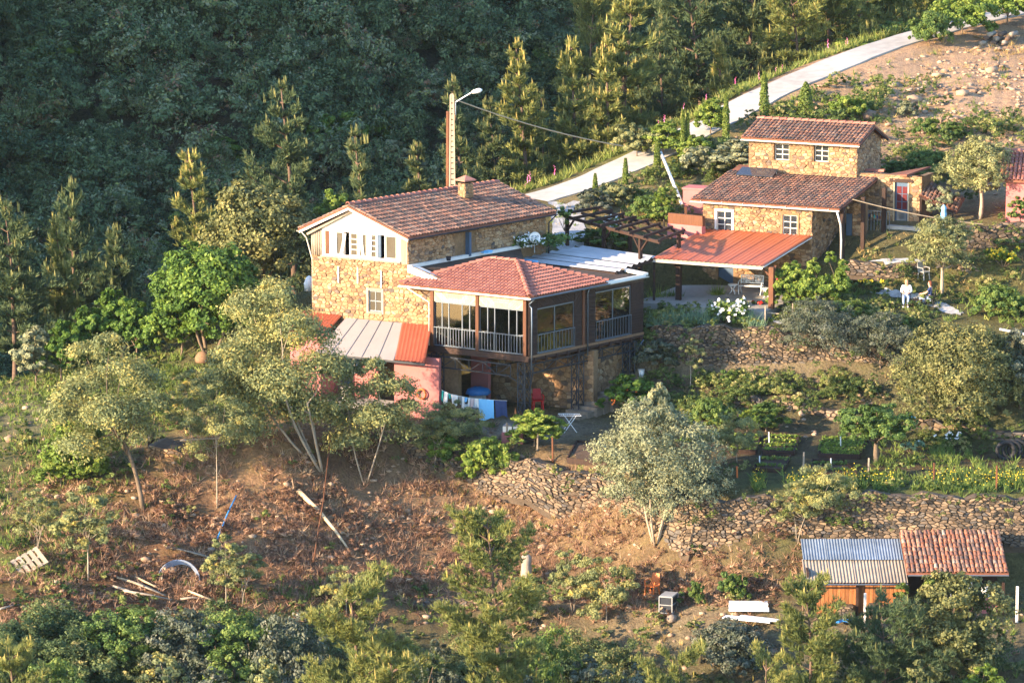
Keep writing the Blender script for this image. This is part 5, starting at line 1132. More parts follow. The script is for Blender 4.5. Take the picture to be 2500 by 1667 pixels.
def tree(kind, label, px, top, wpx, base=None, Y=None, cat='tree', name=None, group=None, seed=1, n=2600, size=.11, stems=1, crown_from=.3, lean=0., lobes=None, mat=None, bark='bark', wide=.55, clump=.22, nl=9, depth=1., tr=None, fill=.5, tip=.18, sub=None):
    """broad-leaved tree or shrub: crown fitted to its width and top; trunk(s) with limbs"""
    b = basept(px-lean, base, Y); topz = P(px, top, b.y).z; H = topz-b.z; Wd = wpx/scale_at(b.y); r = np.random.default_rng(seed*17+3); rr = random.Random(seed)
    root = thing(name or 'tree', label, cat, b, group); dx = lean/scale_at(b.y)
    c0 = H*crown_from; hc = H-c0
    key = (kind, mat, bark, round(crown_from*5), stems > 1, lobes is None, nl > 10); hit = None
    if n < 3600 and lean == 0:
        for e in CACHE.get(key, []):
            if .62 < Wd/e[2] < 1.6 and .62 < H/e[3] < 1.6 and e[4] < 6: hit = e
    if hit:
        for nm_, me_ in (('crown', hit[0]), ('trunk', hit[1])):
            o = obj(nm_, me_, root); o.scale = (Wd/hit[2], Wd/hit[2], H/hit[3]); o.rotation_euler.z = rr.choice((-.5, -.2, .3, .6, 2.9, 3.4)) if lobes is None else rr.choice((-.3, .25))
        hit[4] += 1; return root
    if lobes is None:
        lobes = []
        for k in range(nl):
            f = (k+.5)/nl; a = k*2.4+rr.random(); wf = math.sin(math.pi*min(1, .22+f*.72))**.8; rad = Wd*.27*(.75+.5*rr.random())*(.65+.5*wf)
            lobes.append((dx+math.cos(a)*Wd*.30*wf*(1 if k < nl-1 else .2), math.sin(a)*Wd*.30*wf*depth, c0+hc*(.16+.72*f), rad, rad*depth, min(rad*.85, hc*.3)))
    else: lobes = [(dx+x*Wd, y*Wd*depth, c0+z*hc, rx*Wd, rx*Wd*depth, rz*hc) for x, y, z, rx, rz in lobes]
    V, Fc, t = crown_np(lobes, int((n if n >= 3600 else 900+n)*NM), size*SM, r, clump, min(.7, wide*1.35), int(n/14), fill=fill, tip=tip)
    V[:,2] = np.minimum(V[:,2], H*1.02)
    me = mesh_np('crown', V, Fc, M[mat or kind], False, t); obj('crown', me, root)
    mb = MB(); R0 = tr or max(.03, H*.022)
    for s in range(stems):
        a = s*2.4+seed; b0 = Vector((math.cos(a), math.sin(a), 0))*R0*(1.2 if stems > 1 else 0)
        tp = Vector((dx*.7, 0, c0+hc*.25)) if stems == 1 else Vector((dx*.7+math.cos(a)*Wd*.2, math.sin(a)*Wd*.15, c0+hc*(.25+.2*rr.random())))
        limb_mesh(mb, b0, tp, R0*(1 if stems == 1 else .7), R0*.5, rr, .05)
        for (x, y, z, lx, ly, lz) in lobes[s::stems]:
            limb_mesh(mb, b0+(tp-b0)*rr.uniform(.7, 1), (x, y, z), R0*.42, R0*.1, rr, .12, 4, 5)
    off = wloc(root); mb.v = [(v[0]+off.x, v[1]+off.y, v[2]+off.z) for v in mb.v]; tk = mb.build('trunk', M[bark], root, True)
    if n < 3600 and lean == 0: CACHE.setdefault(key, []).append([me, tk.data, Wd, H, 0])
    return root
def pine_geo(H, Wd, seed, bare=.25, dense=1., k=9, ln=.28, w=.014, shape=1.0, candles=True):
    r = np.random.default_rng(seed*31+7); rr = random.Random(seed); C = []; Dd = []; T = []; br = []
    z = H*bare; step = max(.28, Wd*.16)
    while z < H*.985:
        f = (z-H*bare)/(H*(1-bare)); Lb = Wd*.5*((1-f)**(.75*shape)*(.55+.45*min(1, f*5+.4)))*rr.uniform(.75, 1.12)+.06
        m = 6 if f < .7 else 4
        for i in range(m):
            if rr.random() < .12: continue
            a = rr.random()*6.283; up = .18+.65*f+rr.uniform(-.08,.12); L_ = Lb*rr.uniform(.6, 1.1); e = np.array((math.cos(a)*L_, math.sin(a)*L_, L_*up)); o = np.array((0, 0, z)); br.append((o, o+e))
            nt_ = max(3, int(L_*9*dense))
            for q in range(nt_):
                s = rr.uniform(.28, 1.02); p = o+e*s+np.array((0,0,-.06*L_*math.sin(s*3))); side = r.normal(size=3)*.16*L_*(1.1-.5*s); side[2] *= .55
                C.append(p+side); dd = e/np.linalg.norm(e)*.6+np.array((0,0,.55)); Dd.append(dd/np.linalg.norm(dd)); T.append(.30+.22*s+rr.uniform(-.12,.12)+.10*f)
        z += step*rr.uniform(.8, 1.2)*(1-.35*f)
    C = np.array(C); Dd = np.array(Dd); T = np.array(T); V, Fc, t = needles_np(C, Dd, np.full(len(C), ln), r, k, .8, w, T)
    if candles:
        idx = [i for i, (a, b_) in enumerate(br) if b_[2] > H*(bare+.25*(1-bare))]; cc = np.array([br[i][1] for i in idx]+[(0,0,H*.97)]*2+list(r.normal(size=(4,3))*(.06*Wd,.06*Wd,.02*H)+np.array((0,0,H*.95))))
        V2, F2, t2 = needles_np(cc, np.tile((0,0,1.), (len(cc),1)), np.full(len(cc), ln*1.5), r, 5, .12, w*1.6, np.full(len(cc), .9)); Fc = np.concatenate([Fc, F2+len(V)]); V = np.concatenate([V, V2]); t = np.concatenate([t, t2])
    return V, Fc, t, br
def pine(label, px, top, wpx, base=None, Y=None, seed=1, bare=.25, mat='pine', group=None, lean=0., k=9, ln=.28, w=.014, dense=1., shape=1., cat='pine tree', tr=None):
    b = basept(px, base, Y); H = P(px, top, b.y).z-b.z; Wd = wpx/scale_at(b.y); root = thing('pine_tree', label, cat, b, group)
    sh = lean/scale_at(b.y); key = ('pine', mat, round(bare*4), shape, k)
    if sh: root.rotation_euler = (rnd.uniform(-.03,.03), math.atan2(sh, H), 0)
    for e in CACHE.get(key, []):
        if .7 < (Wd/e[2])/(H/e[3]) < 1.45 and .6 < H/e[3] < 1.6 and e[4] < 3:
            for nm_, me_ in (('crown', e[0]), ('trunk', e[1])): o = obj(nm_, me_, root); o.scale = (Wd/e[2], Wd/e[2], H/e[3]); o.rotation_euler.z = seed*1.3
            e[4] += 1; return root
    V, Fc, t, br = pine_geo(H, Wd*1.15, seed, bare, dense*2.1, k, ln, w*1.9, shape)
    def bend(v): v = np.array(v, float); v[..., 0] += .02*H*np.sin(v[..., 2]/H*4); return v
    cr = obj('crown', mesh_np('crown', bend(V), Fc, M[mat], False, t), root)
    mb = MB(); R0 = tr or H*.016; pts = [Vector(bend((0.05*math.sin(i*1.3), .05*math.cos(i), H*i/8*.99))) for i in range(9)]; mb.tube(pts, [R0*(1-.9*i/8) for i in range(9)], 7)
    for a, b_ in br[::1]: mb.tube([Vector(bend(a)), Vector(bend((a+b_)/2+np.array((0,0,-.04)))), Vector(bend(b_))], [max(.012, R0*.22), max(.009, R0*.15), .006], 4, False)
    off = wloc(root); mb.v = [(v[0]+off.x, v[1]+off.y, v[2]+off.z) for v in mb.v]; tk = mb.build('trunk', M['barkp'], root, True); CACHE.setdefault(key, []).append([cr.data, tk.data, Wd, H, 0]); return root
# pines behind the spur, tops in the last sun
G1 = 'pines rising from the ravine behind the spur'
for a in [('pine at the far left edge with bare lower trunk',28,500,230,None,18,.3,'pined'),('tall dark pine with sunlit candles left of the oak',185,458,210,None,25,.2,'pined'),('slim yellowish pine in front of the tall dark left pine',150,535,100,None,20,.12,'pine'),('slender pine with golden top left of the bright green tree',292,566,130,None,20,.35,'pined'),('narrow golden topped pine beside the round oak',478,363,190,None,27,.15,'pine'),('broad dark pine standing above the lime green bush',706,196,330,None,36,.15,'pined'),('low dark pine right of the broad pine behind the house',880,325,250,None,33,.1,'pined'),('thin pine directly behind the two utility poles',1118,186,120,None,44,.3,'pined'),('slim tall pine with long bare trunk right of the poles',1272,98,170,None,47,.42,'pine'),('pine with pointed sunlit top left of the tallest pine',1396,90,190,None,49,.3,'pine'),('tallest bright pine reaching the top edge near the centre',1530,-40,260,None,52,.25,'pine'),('yellow lit pine just below the tallest pine',1478,85,170,None,49,.3,'pine'),('small pointed pine standing alone left of the cypresses',1752,96,90,None,56,.25,'pine'),('young pine with dark foliage behind the cypress row',1862,108,120,None,60,.3,'pined'),('shorter pine deep behind the trunk of the slim tall pine',1325,225,170,None,56,.3,'pined'),('soft pine low behind the overhead cable',1440,190,190,None,60,.3,'pined'),('pine filling the gap under the tallest pine',1560,150,210,None,62,.3,'pine'),('dim pine left of the slim tall pine, low in the ravine',1205,240,160,None,54,.3,'pined'),('pine low behind the right end of the overhead cable',1675,190,180,None,64,.3,'pine'),('dark young pine left of the utility poles',1030,345,140,None,44,.2,'pined'),('dark pine in the gap right of the pole pines',1610,60,180,None,56,.35,'pined')]:
    pine(a[0], a[1], a[2], a[3], a[4], a[5], int(a[1]), a[6], a[7], G1, k=10, ln=.34, w=.024, dense=1.5)
G2 = 'tall pines along the upper edge beside the road'
for i, (lb, px, top, wpx, Y, ln_) in enumerate([('tall pine with leaning bare trunk nearest the cypresses at the road',1952,-90,190,58,-40),('tall pine with curved trunk right of the leaning pine',2042,-70,230,62,-44),('straight pine with grey bare trunk above the road grass',2088,-140,200,70,6),('dark leaning pine trunk left of the small pointed pine',1712,-60,220,62,-30),('pine with bare snaggy trunk near the top right bushes',2155,-120,190,74,-25),('pine at the top edge left of the green roadside trees',2215,-110,200,80,-10),('pine with straight dark trunk at top centre right',1828,-120,230,70,0),('bushy pine at the top edge over the dark ravine',1640,-80,190,66,10),('lit pine at the top edge right of the tallest pine',1590,-110,220,78,8),('tall pine at the top edge behind the leaning pine',1900,-150,240,88,12),('pine deep in the wood behind the curved trunk pine',2010,-170,240,92,-8),('pine at the top edge behind the roadside green trees',2290,-170,230,96,6),('pale lit pine left of the tallest pine at the top edge',1440,-60,200,72,5),('pine in the wood between dark trunks at the top',1765,-150,230,90,-6)]):
    pine(lb, px, top, wpx, None, Y, 300+i, .48, 'pine' if px > 1830 or i > 7 else 'pined', G2, ln_, k=10, ln=.36, w=.024, dense=1.3, shape=.6)
G3 = 'young pines in the foreground below the terraces'
for i, (lb, px, top, wpx, Y, br_, mt) in enumerate([('foreground pine with layered crown in the bottom centre',1205,1262,300,-30,.15,'pine'),('wide golden foreground pine at the bottom left of centre',868,1425,360,-36,.1,'pine'),('small golden pine tip between the two large foreground pines',965,1585,190,-38,.1,'pine'),('bright pine in front of the orange board shed',1982,1425,210,-27,.12,'pine'),('dark blue green pine in front of the tiled shed bay',2168,1492,270,-26,.12,'pined'),('pine tops at the bottom edge left of the shed pine',1665,1588,240,-36,.1,'pine'),('pine tip at the bottom left corner',15,1588,220,-35,.1,'pine'),('pine crown at the bottom edge under the shed pine',1880,1600,190,-35,.1,'pine')]):
    pine(lb, px, top, wpx, None, Y, 400+i, br_, mt, G3, k=14, ln=.26, w=.013, dense=2.6 if i < 2 else 2.0, shape=.38)
# broad-leaved trees
DOME = [(0,0,.52,.36,.44),(-.25,0,.45,.25,.36),(.25,.05,.45,.25,.36),(0,-.22,.45,.28,.38),(-.14,0,.74,.22,.25),(.15,-.05,.72,.21,.26),(-.3,-.1,.26,.19,.25),(.3,-.12,.25,.19,.25),(.02,-.3,.24,.22,.24)]
tree('oak','rounded grey green cork oak behind the bright green tree',640,440,290,None,17,seed=2,n=5200,size=.12,crown_from=.2,lobes=DOME,fill=.72)
tree('lime','small lime green tree just left of the house roof',822,452,125,None,19,seed=3,n=1800,size=.13,crown_from=.2)
tree('arbutus','large bright green round tree on the left spur',512,588,285,872,None,seed=4,n=5200,size=.12,crown_from=.14,stems=3,lobes=DOME,fill=.65,tip=.35)
tree('arbutus','darker green tree in front of the bright round tree',440,700,150,868,None,seed=5,n=2400,size=.11,crown_from=.1,stems=2)
for i, (px, top, w_, b, lb) in enumerate([(212,735,120,905,'green bushy tree left of the dark spur tree'),(150,770,110,930,'small bushy tree beside the left slope path'),(90,800,110,945,'bluish shrub near the left edge pine'),(270,690,130,890,'green shrub between pine trunk and bright tree'),(335,720,110,880,'mid green shrub left of the dark spur tree')]):
    tree('arbutus' if i != 2 else 'silver', lb, px, top, w_, b, seed=10+i, n=1300, size=.13, crown_from=.05, cat='bush', name='bush')
ML = [(-.22,-.1,.12,.2,.14),(.2,.1,.2,.2,.15),(-.36,.1,.34,.17,.12),(.05,-.2,.4,.22,.15),(.33,0,.45,.17,.13),(-.12,.1,.58,.2,.14),(.12,-.1,.72,.17,.13),(.02,0,.9,.13,.1),(-.3,-.1,.5,.15,.12),(.25,.1,.62,.16,.12),(-.05,.15,.3,.24,.16),(-.18,.1,.8,.15,.12)]
tree('mimosa','yellow tipped acacia with forked dark trunk on the left slope',268,815,300,1245,seed=20,n=6500,size=.1,wide=.3,crown_from=.28,lean=-82,lobes=ML,tr=.13,clump=.5,tip=.3)
tree('mimosa','big feathery acacia clump in front of the house corner',672,682,350,1150,seed=21,n=11000,size=.105,wide=.3,crown_from=.14,stems=6,lean=-110,lobes=ML,tr=.10,clump=.5,bark='barkl',tip=.3)
tree('mimosa','second feathery acacia before the pink annex',912,872,270,1180,seed=22,n=4600,size=.1,wide=.3,crown_from=.26,stems=2,lean=20,lobes=ML,tr=.06,clump=.5,bark='barkl',tip=.3)
for i, (px, top, w_, b, cf, lb) in enumerate([(530,930,200,1245,.4,'acacia sapling with pale double stem left of the big clump'),(465,900,130,1100,.35,'thin acacia top leaning over the left slope'),(1110,975,170,1100,.15,'grey green acacia sapling before the washing line'),(1060,1000,120,1140,.3,'small acacia at the end of the golden wall'),(552,1300,110,1490,.3,'faint grey acacia sapling beside the coiled pipe'),(590,1330,130,1480,.3,'grey acacia sapling right of the coiled pipe'),(215,1180,160,1420,.3,'thin green acacia on the left slope'),(90,1190,120,1365,.35,'thin acacia above the wooden pallet'),(845,1370,150,1500,.1,'grey sapling on the brown bank'),(1400,1330,120,1500,.15,'acacia sapling left of the orange chair'),(1480,1345,170,1520,.1,'wide grey green acacia sapling below the silver tree'),(1290,1400,110,1530,.1,'small sapling right of the centre pine'),(2010,1130,190,1290,.2,'feathery acacia hanging over the garden wall'),(1945,1170,130,1330,.3,'thin acacia against the dry wall by the shed'),(1800,1000,130,1130,.2,'small feathery sapling between raised beds')]):
    tree('mimosa', lb, px, top, w_, b, seed=30+i, n=1100 if w_ < 160 else 1700, size=.075, wide=.3, crown_from=cf, stems=2 if i % 2 else 1, lobes=ML, tr=.03, clump=.4, bark='barkl', fill=.3)
tree('silver','large silver leaved tree with pale stems before the garden wall',1600,985,290,1330,seed=50,n=8500,size=.085,wide=.35,crown_from=.12,stems=4,nl=16,tr=.09,bark='barkl')
tree('silver','slim silver top rising behind the large silver tree',1608,940,95,1180,seed=51,n=1300,size=.08,wide=.35,crown_from=.1)
tree('arbutus','dense dark green citrus bush with small oranges by the steps',1520,905,120,1015,seed=52,n=2600,size=.08,crown_from=.02,cat='bush',name='citrus_bush')
tree('lime','glossy green tree beside the brown porch post',1930,640,110,765,seed=53,n=2600,size=.09,crown_from=.05)
tree('lime','upright young tree with reddish tips in front of the downpipe',2010,612,130,770,seed=54,n=2600,size=.085,crown_from=.1,stems=3,lobes=[(-.3,0,.35,.2,.3),(0,0,.3,.25,.3),(.3,0,.35,.2,.3),(-.2,0,.7,.12,.25),(.1,0,.8,.11,.2),(.35,0,.6,.12,.25)])
tree('olive','thin pale sapling standing against the curved wall',1685,798,70,950,seed=55,n=700,size=.06,wide=.3,crown_from=.3,tr=.035,bark='barkl')
tree('rosemary','dark grey rosemary bush hanging over the curved wall',1995,735,200,880,seed=56,n=5200,size=.07,wide=.3,crown_from=.02,cat='bush',name='rosemary_bush',nl=14)
tree('rosemary','second dark bush right of the grey rosemary',2150,770,180,900,seed=57,n=4200,size=.07,wide=.3,crown_from=.02,cat='bush',name='rosemary_bush',nl=12)
tree('oak','very large dark evergreen bush with yellow lit shoots below the terrace',2335,785,330,1035,seed=58,n=9500,size=.09,wide=.4,crown_from=.0,cat='bush',name='evergreen_bush',lobes=DOME,fill=.65,tip=.3)
tree('rosemary','dark evergreen bush at the right edge of the terrace',2490,800,150,1000,seed=59,n=2400,size=.08,crown_from=.02,cat='bush',name='evergreen_bush')
tree('herb','round green bush right of the seated people',2450,700,140,775,seed=60,n=2600,size=.07,crown_from=.02,cat='bush',name='round_bush')
tree('herb','apple tree with shaggy trunk beside the raised beds',2140,990,175,1130,seed=61,n=3000,size=.08,crown_from=.35,nl=10,tr=.16)
tree('olive','olive tree with pale round crown before the pink house',2392,335,175,535,seed=62,n=4600,size=.085,wide=.32,crown_from=.25,nl=14,tr=.13,bark='barkl',tip=.3)
tree('olive','smaller olive tree behind the seated people',2300,532,150,718,seed=63,n=4000,size=.08,wide=.32,crown_from=.28,nl=12,tr=.11,bark='barkl',tip=.3)
tree('silver','grey shrub tangled before the low tile shelter',2300,455,70,540,seed=64,n=800,size=.08,crown_from=.2,cat='bush',name='grey_bush')
tree('herb','leafy shrub against the pink house wall',2490,480,60,545,seed=65,n=800,size=.09,crown_from=.02,cat='bush',name='leafy_bush')
tree('oak','grey green oak like tree in front of the tiled shed bay',2345,1392,235,None,-24,seed=66,n=6000,size=.095,crown_from=.3,nl=16)
tree('cypress','dark green conifer shrub between shed boards and oak',2200,1418,75,1560,seed=67,n=1800,size=.07,wide=.3,crown_from=.02,cat='bush',name='conifer_bush')
tree('cypress','dark narrow conifer shrub leaning on the shed corner',2265,1400,60,1545,seed=68,n=1200,size=.07,wide=.3,crown_from=.02,cat='bush',name='conifer_bush')
tree('rosemary','round dark bush on the rubble slope left of the shed pine',1775,1518,180,1640,seed=69,n=4500,size=.07,crown_from=.02,cat='bush',name='dark_bush',nl=14)
tree('herb','bright green leafy vine spilling over the golden wall',1190,1068,150,1190,seed=70,n=3000,size=.085,crown_from=.02,cat='bush',name='vine',mat='lime',depth=.6)
tree('arbutus','darker leafy bush left of the bright vine on the wall',1085,1060,90,1140,seed=71,n=1200,size=.09,crown_from=.02,cat='bush',name='leafy_bush')
tree('lime','bright ivy like bush under the left acacia',200,1010,150,1175,seed=72,n=3600,size=.10,crown_from=.02,cat='bush',name='ivy_bush',nl=12)
tree('lime','low bright bush at the foot of the left acacia trunk',150,1090,120,1190,seed=73,n=1500,size=.10,crown_from=.02,cat='bush',name='ivy_bush')
# fig / peach saplings by the patio, small bushes on the terraces
for i, (kd, px, top, w_, b, lb, nn) in enumerate([('lime',1305,1000,120,1090,'small fig sapling beside the pink planter',900),('arbutus',1400,905,60,950,'dark shrub beneath the veranda',500),('herb',1740,975,110,1045,'rose shrub with few magenta blooms on the low wall',1200),('herb',1870,985,100,1055,'dark shrub right of the rose on the low wall',1100),('lime',1825,1000,50,1070,'small round standard tree behind the raised beds',500),('herb',1785,905,70,945,'leafy plant at the foot of the curved wall',600),('herb',1845,915,50,950,'small leafy plant right along the curved wall',400),('rosemary',1605,830,110,905,'dark shrub by the veranda corner post',1200),('herb',2075,735,110,800,'tall green weeds before the olive terrace',1400),('herb',2180,765,110,825,'green fennel clump below the gravel path',1400),('herb',1790,1400,90,1470,'green shrub on the brown bank left of the shed',900),('herb',1700,1420,50,1480,'small conifer beside the wire crate',500),('olive',1150,450,0,0,'',0)][:-1]):
    tree(kd, lb, px, top, w_, b, seed=80+i, n=nn, size=.075, crown_from=.05 if i != 4 else .45, cat='bush', name='garden_bush')
# cypresses along the road
def cypress(label, px, top, base, wpx, seed):
    b = basept(px, base); H = P(px, top, b.y).z-b.z; wd = wpx/scale_at(b.y); r = np.random.default_rng(seed); n = int(500+H*420); f = r.random(n)**.8; a = r.random(n)*6.283
    rad = wd*.5*np.clip(1.25*(1-f)**.55, 0, 1)*(.35+.65*r.random(n)**.5)*(.85+.3*vnoise(f*9, a*1.5, seed)); c = np.stack([np.cos(a)*rad, np.sin(a)*rad, .1+f*H*.98], 1); nr = np.stack([np.cos(a), np.sin(a), np.full(n,.5)], 1)*.6+unit(n, r)*.6; nr /= np.linalg.norm(nr, axis=1, keepdims=True)
    root = thing('cypress_tree', label, 'cypress', b, 'young cypresses along the road'); V, Fc = leaf_quads(c, nr, .09*(.7+.6*r.random(n)), .035*np.ones(n), r); V[:,2] += .04
    obj('crown', mesh_np('crown', V, Fc, M['cypress'], False, np.repeat(np.clip(r.normal(.45,.16,n), 0, 1), 4)), root); mb = MB(); mb.tube([b, b+dz*H*.9], [.05, .015], 6); mb.build('trunk', M['bark'], root)
for i, a in enumerate([('plump cypress behind the upper tiled roof',1966,205,300,44),('cypress standing left of the plump one behind the upper roof',1865,180,295,24),('tallest slim cypress at the left end of the upper house roof',1772,232,352,17),('twin cypress spire, the taller, left of the silver shrub',1667,272,392,13),('twin cypress spire, the shorter, left of the silver shrub',1678,282,390,13),('short cypress on the left of the twin spires',1604,348,425,18),('small cypress at the bend of the road',1527,392,452,14),('smallest cypress near the gravel yard',1453,430,482,13)]): cypress(*a, 500+i)
# bushes by the road and on the rocky slope
for i, (kd, px, top, w_, b, lb) in enumerate([('olive',1555,300,120,385,'pale yellow green bush at the end of the overhead cable'),('lime',1620,298,110,380,'bright green bush right of the cable end'),('lime',1700,330,90,400,'lime shrub behind the twin cypress spires'),('lime',1735,240,80,330,'rounded lime bush left of the tallest cypress'),('silver',1800,345,150,430,'large silver lavender bush left of the upper house'),('silver',1720,360,110,430,'grey lavender bush on the dry slope'),('lime',2068,235,90,300,'bright green shrub behind the upper roof on the road edge'),('lime',2350,-10,150,86,'light green young tree at the top right by the road'),('lime',2460,-50,160,62,'light green tree in the top right corner'),('herb',2270,30,100,108,'green shrub beside the upper road'),('silver',2215,248,50,285,'small silver shrub on the rocky slope'),('herb',2270,290,80,340,'green broom shrub on the rocky slope'),('herb',2270,370,110,430,'dark broom shrub behind the stone house'),('herb',2190,395,80,440,'low shrub at the foot of the rubble slope'),('herb',2330,300,70,345,'shrub above the olive crown'),('olive',1500,450,100,500,'dry yellowish bush beside the gravel yard'),('rosemary',1445,465,90,520,'grey shrub at the gravel yard edge'),('lime',1620,450,60,560,'slim green sapling left of the pink block house'),('herb',1590,480,110,540,'green shrub behind the pergola'),('herb',1440,560,80,600,'shrub under the pergola'),('herb',1500,560,80,610,'dark shrub under the pergola middle'),('lime',1700,545,60,585,'green plant in the pink planter')]):
    tree(kd, lb, px, top, w_, b, seed=120+i, n=1300 if w_ > 90 else 800, size=.10, crown_from=.04, cat='bush', name='bush')
for i, (kd, px, top, w_, Y, lb) in enumerate([('lime',1850,205,100,47.5,'lime bush on the far road verge left of the plump cypress'),('herb',2190,55,130,61,'green bush on the far verge below the tall pines'),('lime',2110,100,140,58,'yellow green bush along the far road verge'),('lime',2010,150,130,53,'lit broom bush under the curved pine'),('lime',1935,180,110,50,'yellow green bush between two cypresses beyond the road'),('olive',2060,120,110,56,'pale bush on the far verge under the leaning pines'),('lime',2250,45,120,64,'bright bush on the far verge near the top right'),('lime',1660,330,100,38,'bush beyond the road behind the shorter twin cypress')]):
    tree(kd, lb, px, top, w_, None, Y, seed=260+i, n=1400, size=.10, crown_from=.03, cat='bush', name='bush')
# dark bushes along the bottom of the picture
for i, (kd, px, top, w_, Y, lb) in enumerate([('herb',300,1490,220,-24,'leafy dark bush at lower left, left of the hedge row'),('rosemary',430,1495,240,-24.5,'dark green bush in the lower left bush row'),('herb',560,1490,230,-25,'bush with thin pale stems in the lower left row'),('rosemary',690,1500,220,-25,'dark bush next to the golden foreground pine'),('mimosa',380,1570,200,-30,'grey green feathery bush at the lower left edge'),('mimosa',620,1570,200,-31,'yellowish feathery bush at the bottom edge, left of the golden pine'),('rosemary',500,1600,220,-32,'dark low bush at the bottom edge'),('rosemary',1050,1530,200,-28,'dark bush between the two big foreground pines'),('herb',1340,1520,190,-25,'green bush right of the layered centre pine'),('rosemary',1440,1570,220,-29,'dark bush at the bottom right of centre'),('rosemary',1560,1590,200,-30,'dark bush left of the bottom edge pine tops'),('herb',120,1600,180,-31,'low bush in the bottom left corner'),('rosemary',1000,1600,200,-33,'dark bush behind the small golden pine tip'),('oak',2260,1590,200,-29,'dark oak bush at the lower right'),('lime',2420,1600,160,-28,'yellow green bush at the lower right corner'),('rosemary',1300,1610,200,-33,'dark bush at the bottom edge right of the centre pine')]):
    tree(kd, lb, px, top, w_, None, Y, seed=160+i, n=2600, size=.085, crown_from=.03, cat='bush', name='bush', nl=12, wide=.45)
# ------------------------------------------------------------------ the wooded hillside across the ravine, one mass
def visible(x, y, z, m=60): px, py = proj(x, y, z); return (px > -m) & (px < 2500+m) & (py > -m*2) & (py < 1667+m)
def scatter(n, ymin, ymax, qmin=-.14, qmax=.14, seed=1):
    r = np.random.default_rng(seed); q = r.uniform(qmin, qmax, n); y = r.uniform(ymin, ymax, n); x = q*(y-CAMY); z = ground(x, y); return x, y, z, r
def mass(name, x, y, z, mat, r, nleaf, hmin, hmax, size, wf=.65, kind='stuff', tintv=.2, nvar=6, wide=.5, flat=1., pw=1.6):
    """countless small plants: one object that scatters a few plant shapes over its points"""
    col = bpy.data.collections.new(name+'_shapes')
    for k in range(nvar):
        rr = np.random.default_rng(900+k); lob = [(rr.normal()*.26, rr.normal()*.26, .3+.5*rr.random(), .33, .33, .3) for _ in range(6)]; V, Fc, t = crown_np(lob, nleaf, size, rr, .3, wide, None); V[:,2] = np.maximum(V[:,2]*flat, 0)
        o = bpy.data.objects.new(name+'_shape', mesh_np(name+'_shape', V, Fc, mat, False, np.clip(t+rr.normal(0, tintv*.5), 0, 1))); col.objects.link(o)
    n = len(x); h = hmin+(hmax-hmin)*r.random(n)**pw; me = bpy.data.meshes.new(name); me.vertices.add(n); me.vertices.foreach_set('co', np.stack([x, y, z-.08], 1).astype(np.float32).ravel())
    a = me.attributes.new('sc', 'FLOAT_VECTOR', 'POINT'); a.data.foreach_set('vector', np.stack([h*wf*(.8+.5*r.random(n)), h*wf*(.8+.5*r.random(n)), h], 1).astype(np.float32).ravel())
    a = me.attributes.new('rt', 'FLOAT_VECTOR', 'POINT'); a.data.foreach_set('vector', np.stack([r.normal(0,.1,n), r.normal(0,.1,n), r.random(n)*6.283], 1).astype(np.float32).ravel())
    a = me.attributes.new('vi', 'INT', 'POINT'); a.data.foreach_set('value', r.integers(0, nvar, n).astype(np.int32))
    ob = setp(obj(name, me), None, None, None, kind); md = ob.modifiers.new('scatter', 'NODES'); ng = bpy.data.node_groups.new(name, 'GeometryNodeTree'); md.node_group = ng
    ng.interface.new_socket('Geometry', in_out='INPUT', socket_type='NodeSocketGeometry'); ng.interface.new_socket('Geometry', in_out='OUTPUT', socket_type='NodeSocketGeometry')
    gi, go = ng.nodes.new('NodeGroupInput'), ng.nodes.new('NodeGroupOutput'); ip = ng.nodes.new('GeometryNodeInstanceOnPoints'); ci = ng.nodes.new('GeometryNodeCollectionInfo'); ci.inputs['Collection'].default_value = col; ci.inputs['Separate Children'].default_value = True; ci.inputs['Reset Children'].default_value = True
    def na(nm, ty): q = ng.nodes.new('GeometryNodeInputNamedAttribute'); q.data_type = ty; q.inputs['Name'].default_value = nm; return [o for o in q.outputs if o.name == 'Attribute' and o.enabled][0]
    ng.links.new(gi.outputs[0], ip.inputs['Points']); ng.links.new(ci.outputs[0], ip.inputs['Instance']); ip.inputs['Pick Instance'].default_value = True
    ng.links.new(na('vi','INT'), ip.inputs['Instance Index']); ng.links.new(na('sc','FLOAT_VECTOR'), ip.inputs['Scale']); ng.links.new(na('rt','FLOAT_VECTOR'), ip.inputs['Rotation']); ng.links.new(ip.outputs[0], go.inputs[0]); return ob
x, y, z, r = scatter(13500, 30, 128, -.18, .07, 5); q = x/(y-CAMY); Yk_, _ = smoothcols(q)
px_, py_ = proj(x, y, z); bare = sum(np.exp(-(((px_-a)/b)**2+((py_-c)/d)**2)) for a, b, c, d in ((545,60,330,60),(1000,70,210,80),(30,80,270,30),(480,50,15,30),(1130,90,60,40),(620,40,370,30)))
keep = (y > Yk_[:,15]+1) & (road_dist(x, y)[0] > 9) & visible(x, y, z, 480) & (bare < .45) & (r.random(len(x)) < .9); i_ = np.nonzero(keep)[0][:6200]
mass('hillside_scrub', x[i_], y[i_], z[i_], M['scrub'], r, 2200, .9, 4.9, .030, wf=.85, pw=2.6)
x, y, z, r = scatter(3600, 30, 110, .0, .15, 6); q = x/(y-CAMY); Yk_, _ = smoothcols(q); keep = (y > Yk_[:,15]+2) & visible(x, y, z, 120) & (road_dist(x, y)[0] > 8.5); i_ = np.nonzero(keep)[0][:1300]
mass('ravine_scrub', x[i_], y[i_], z[i_], M['thick'], r, 2200, 1.3, 3.8, .030, wf=.9)
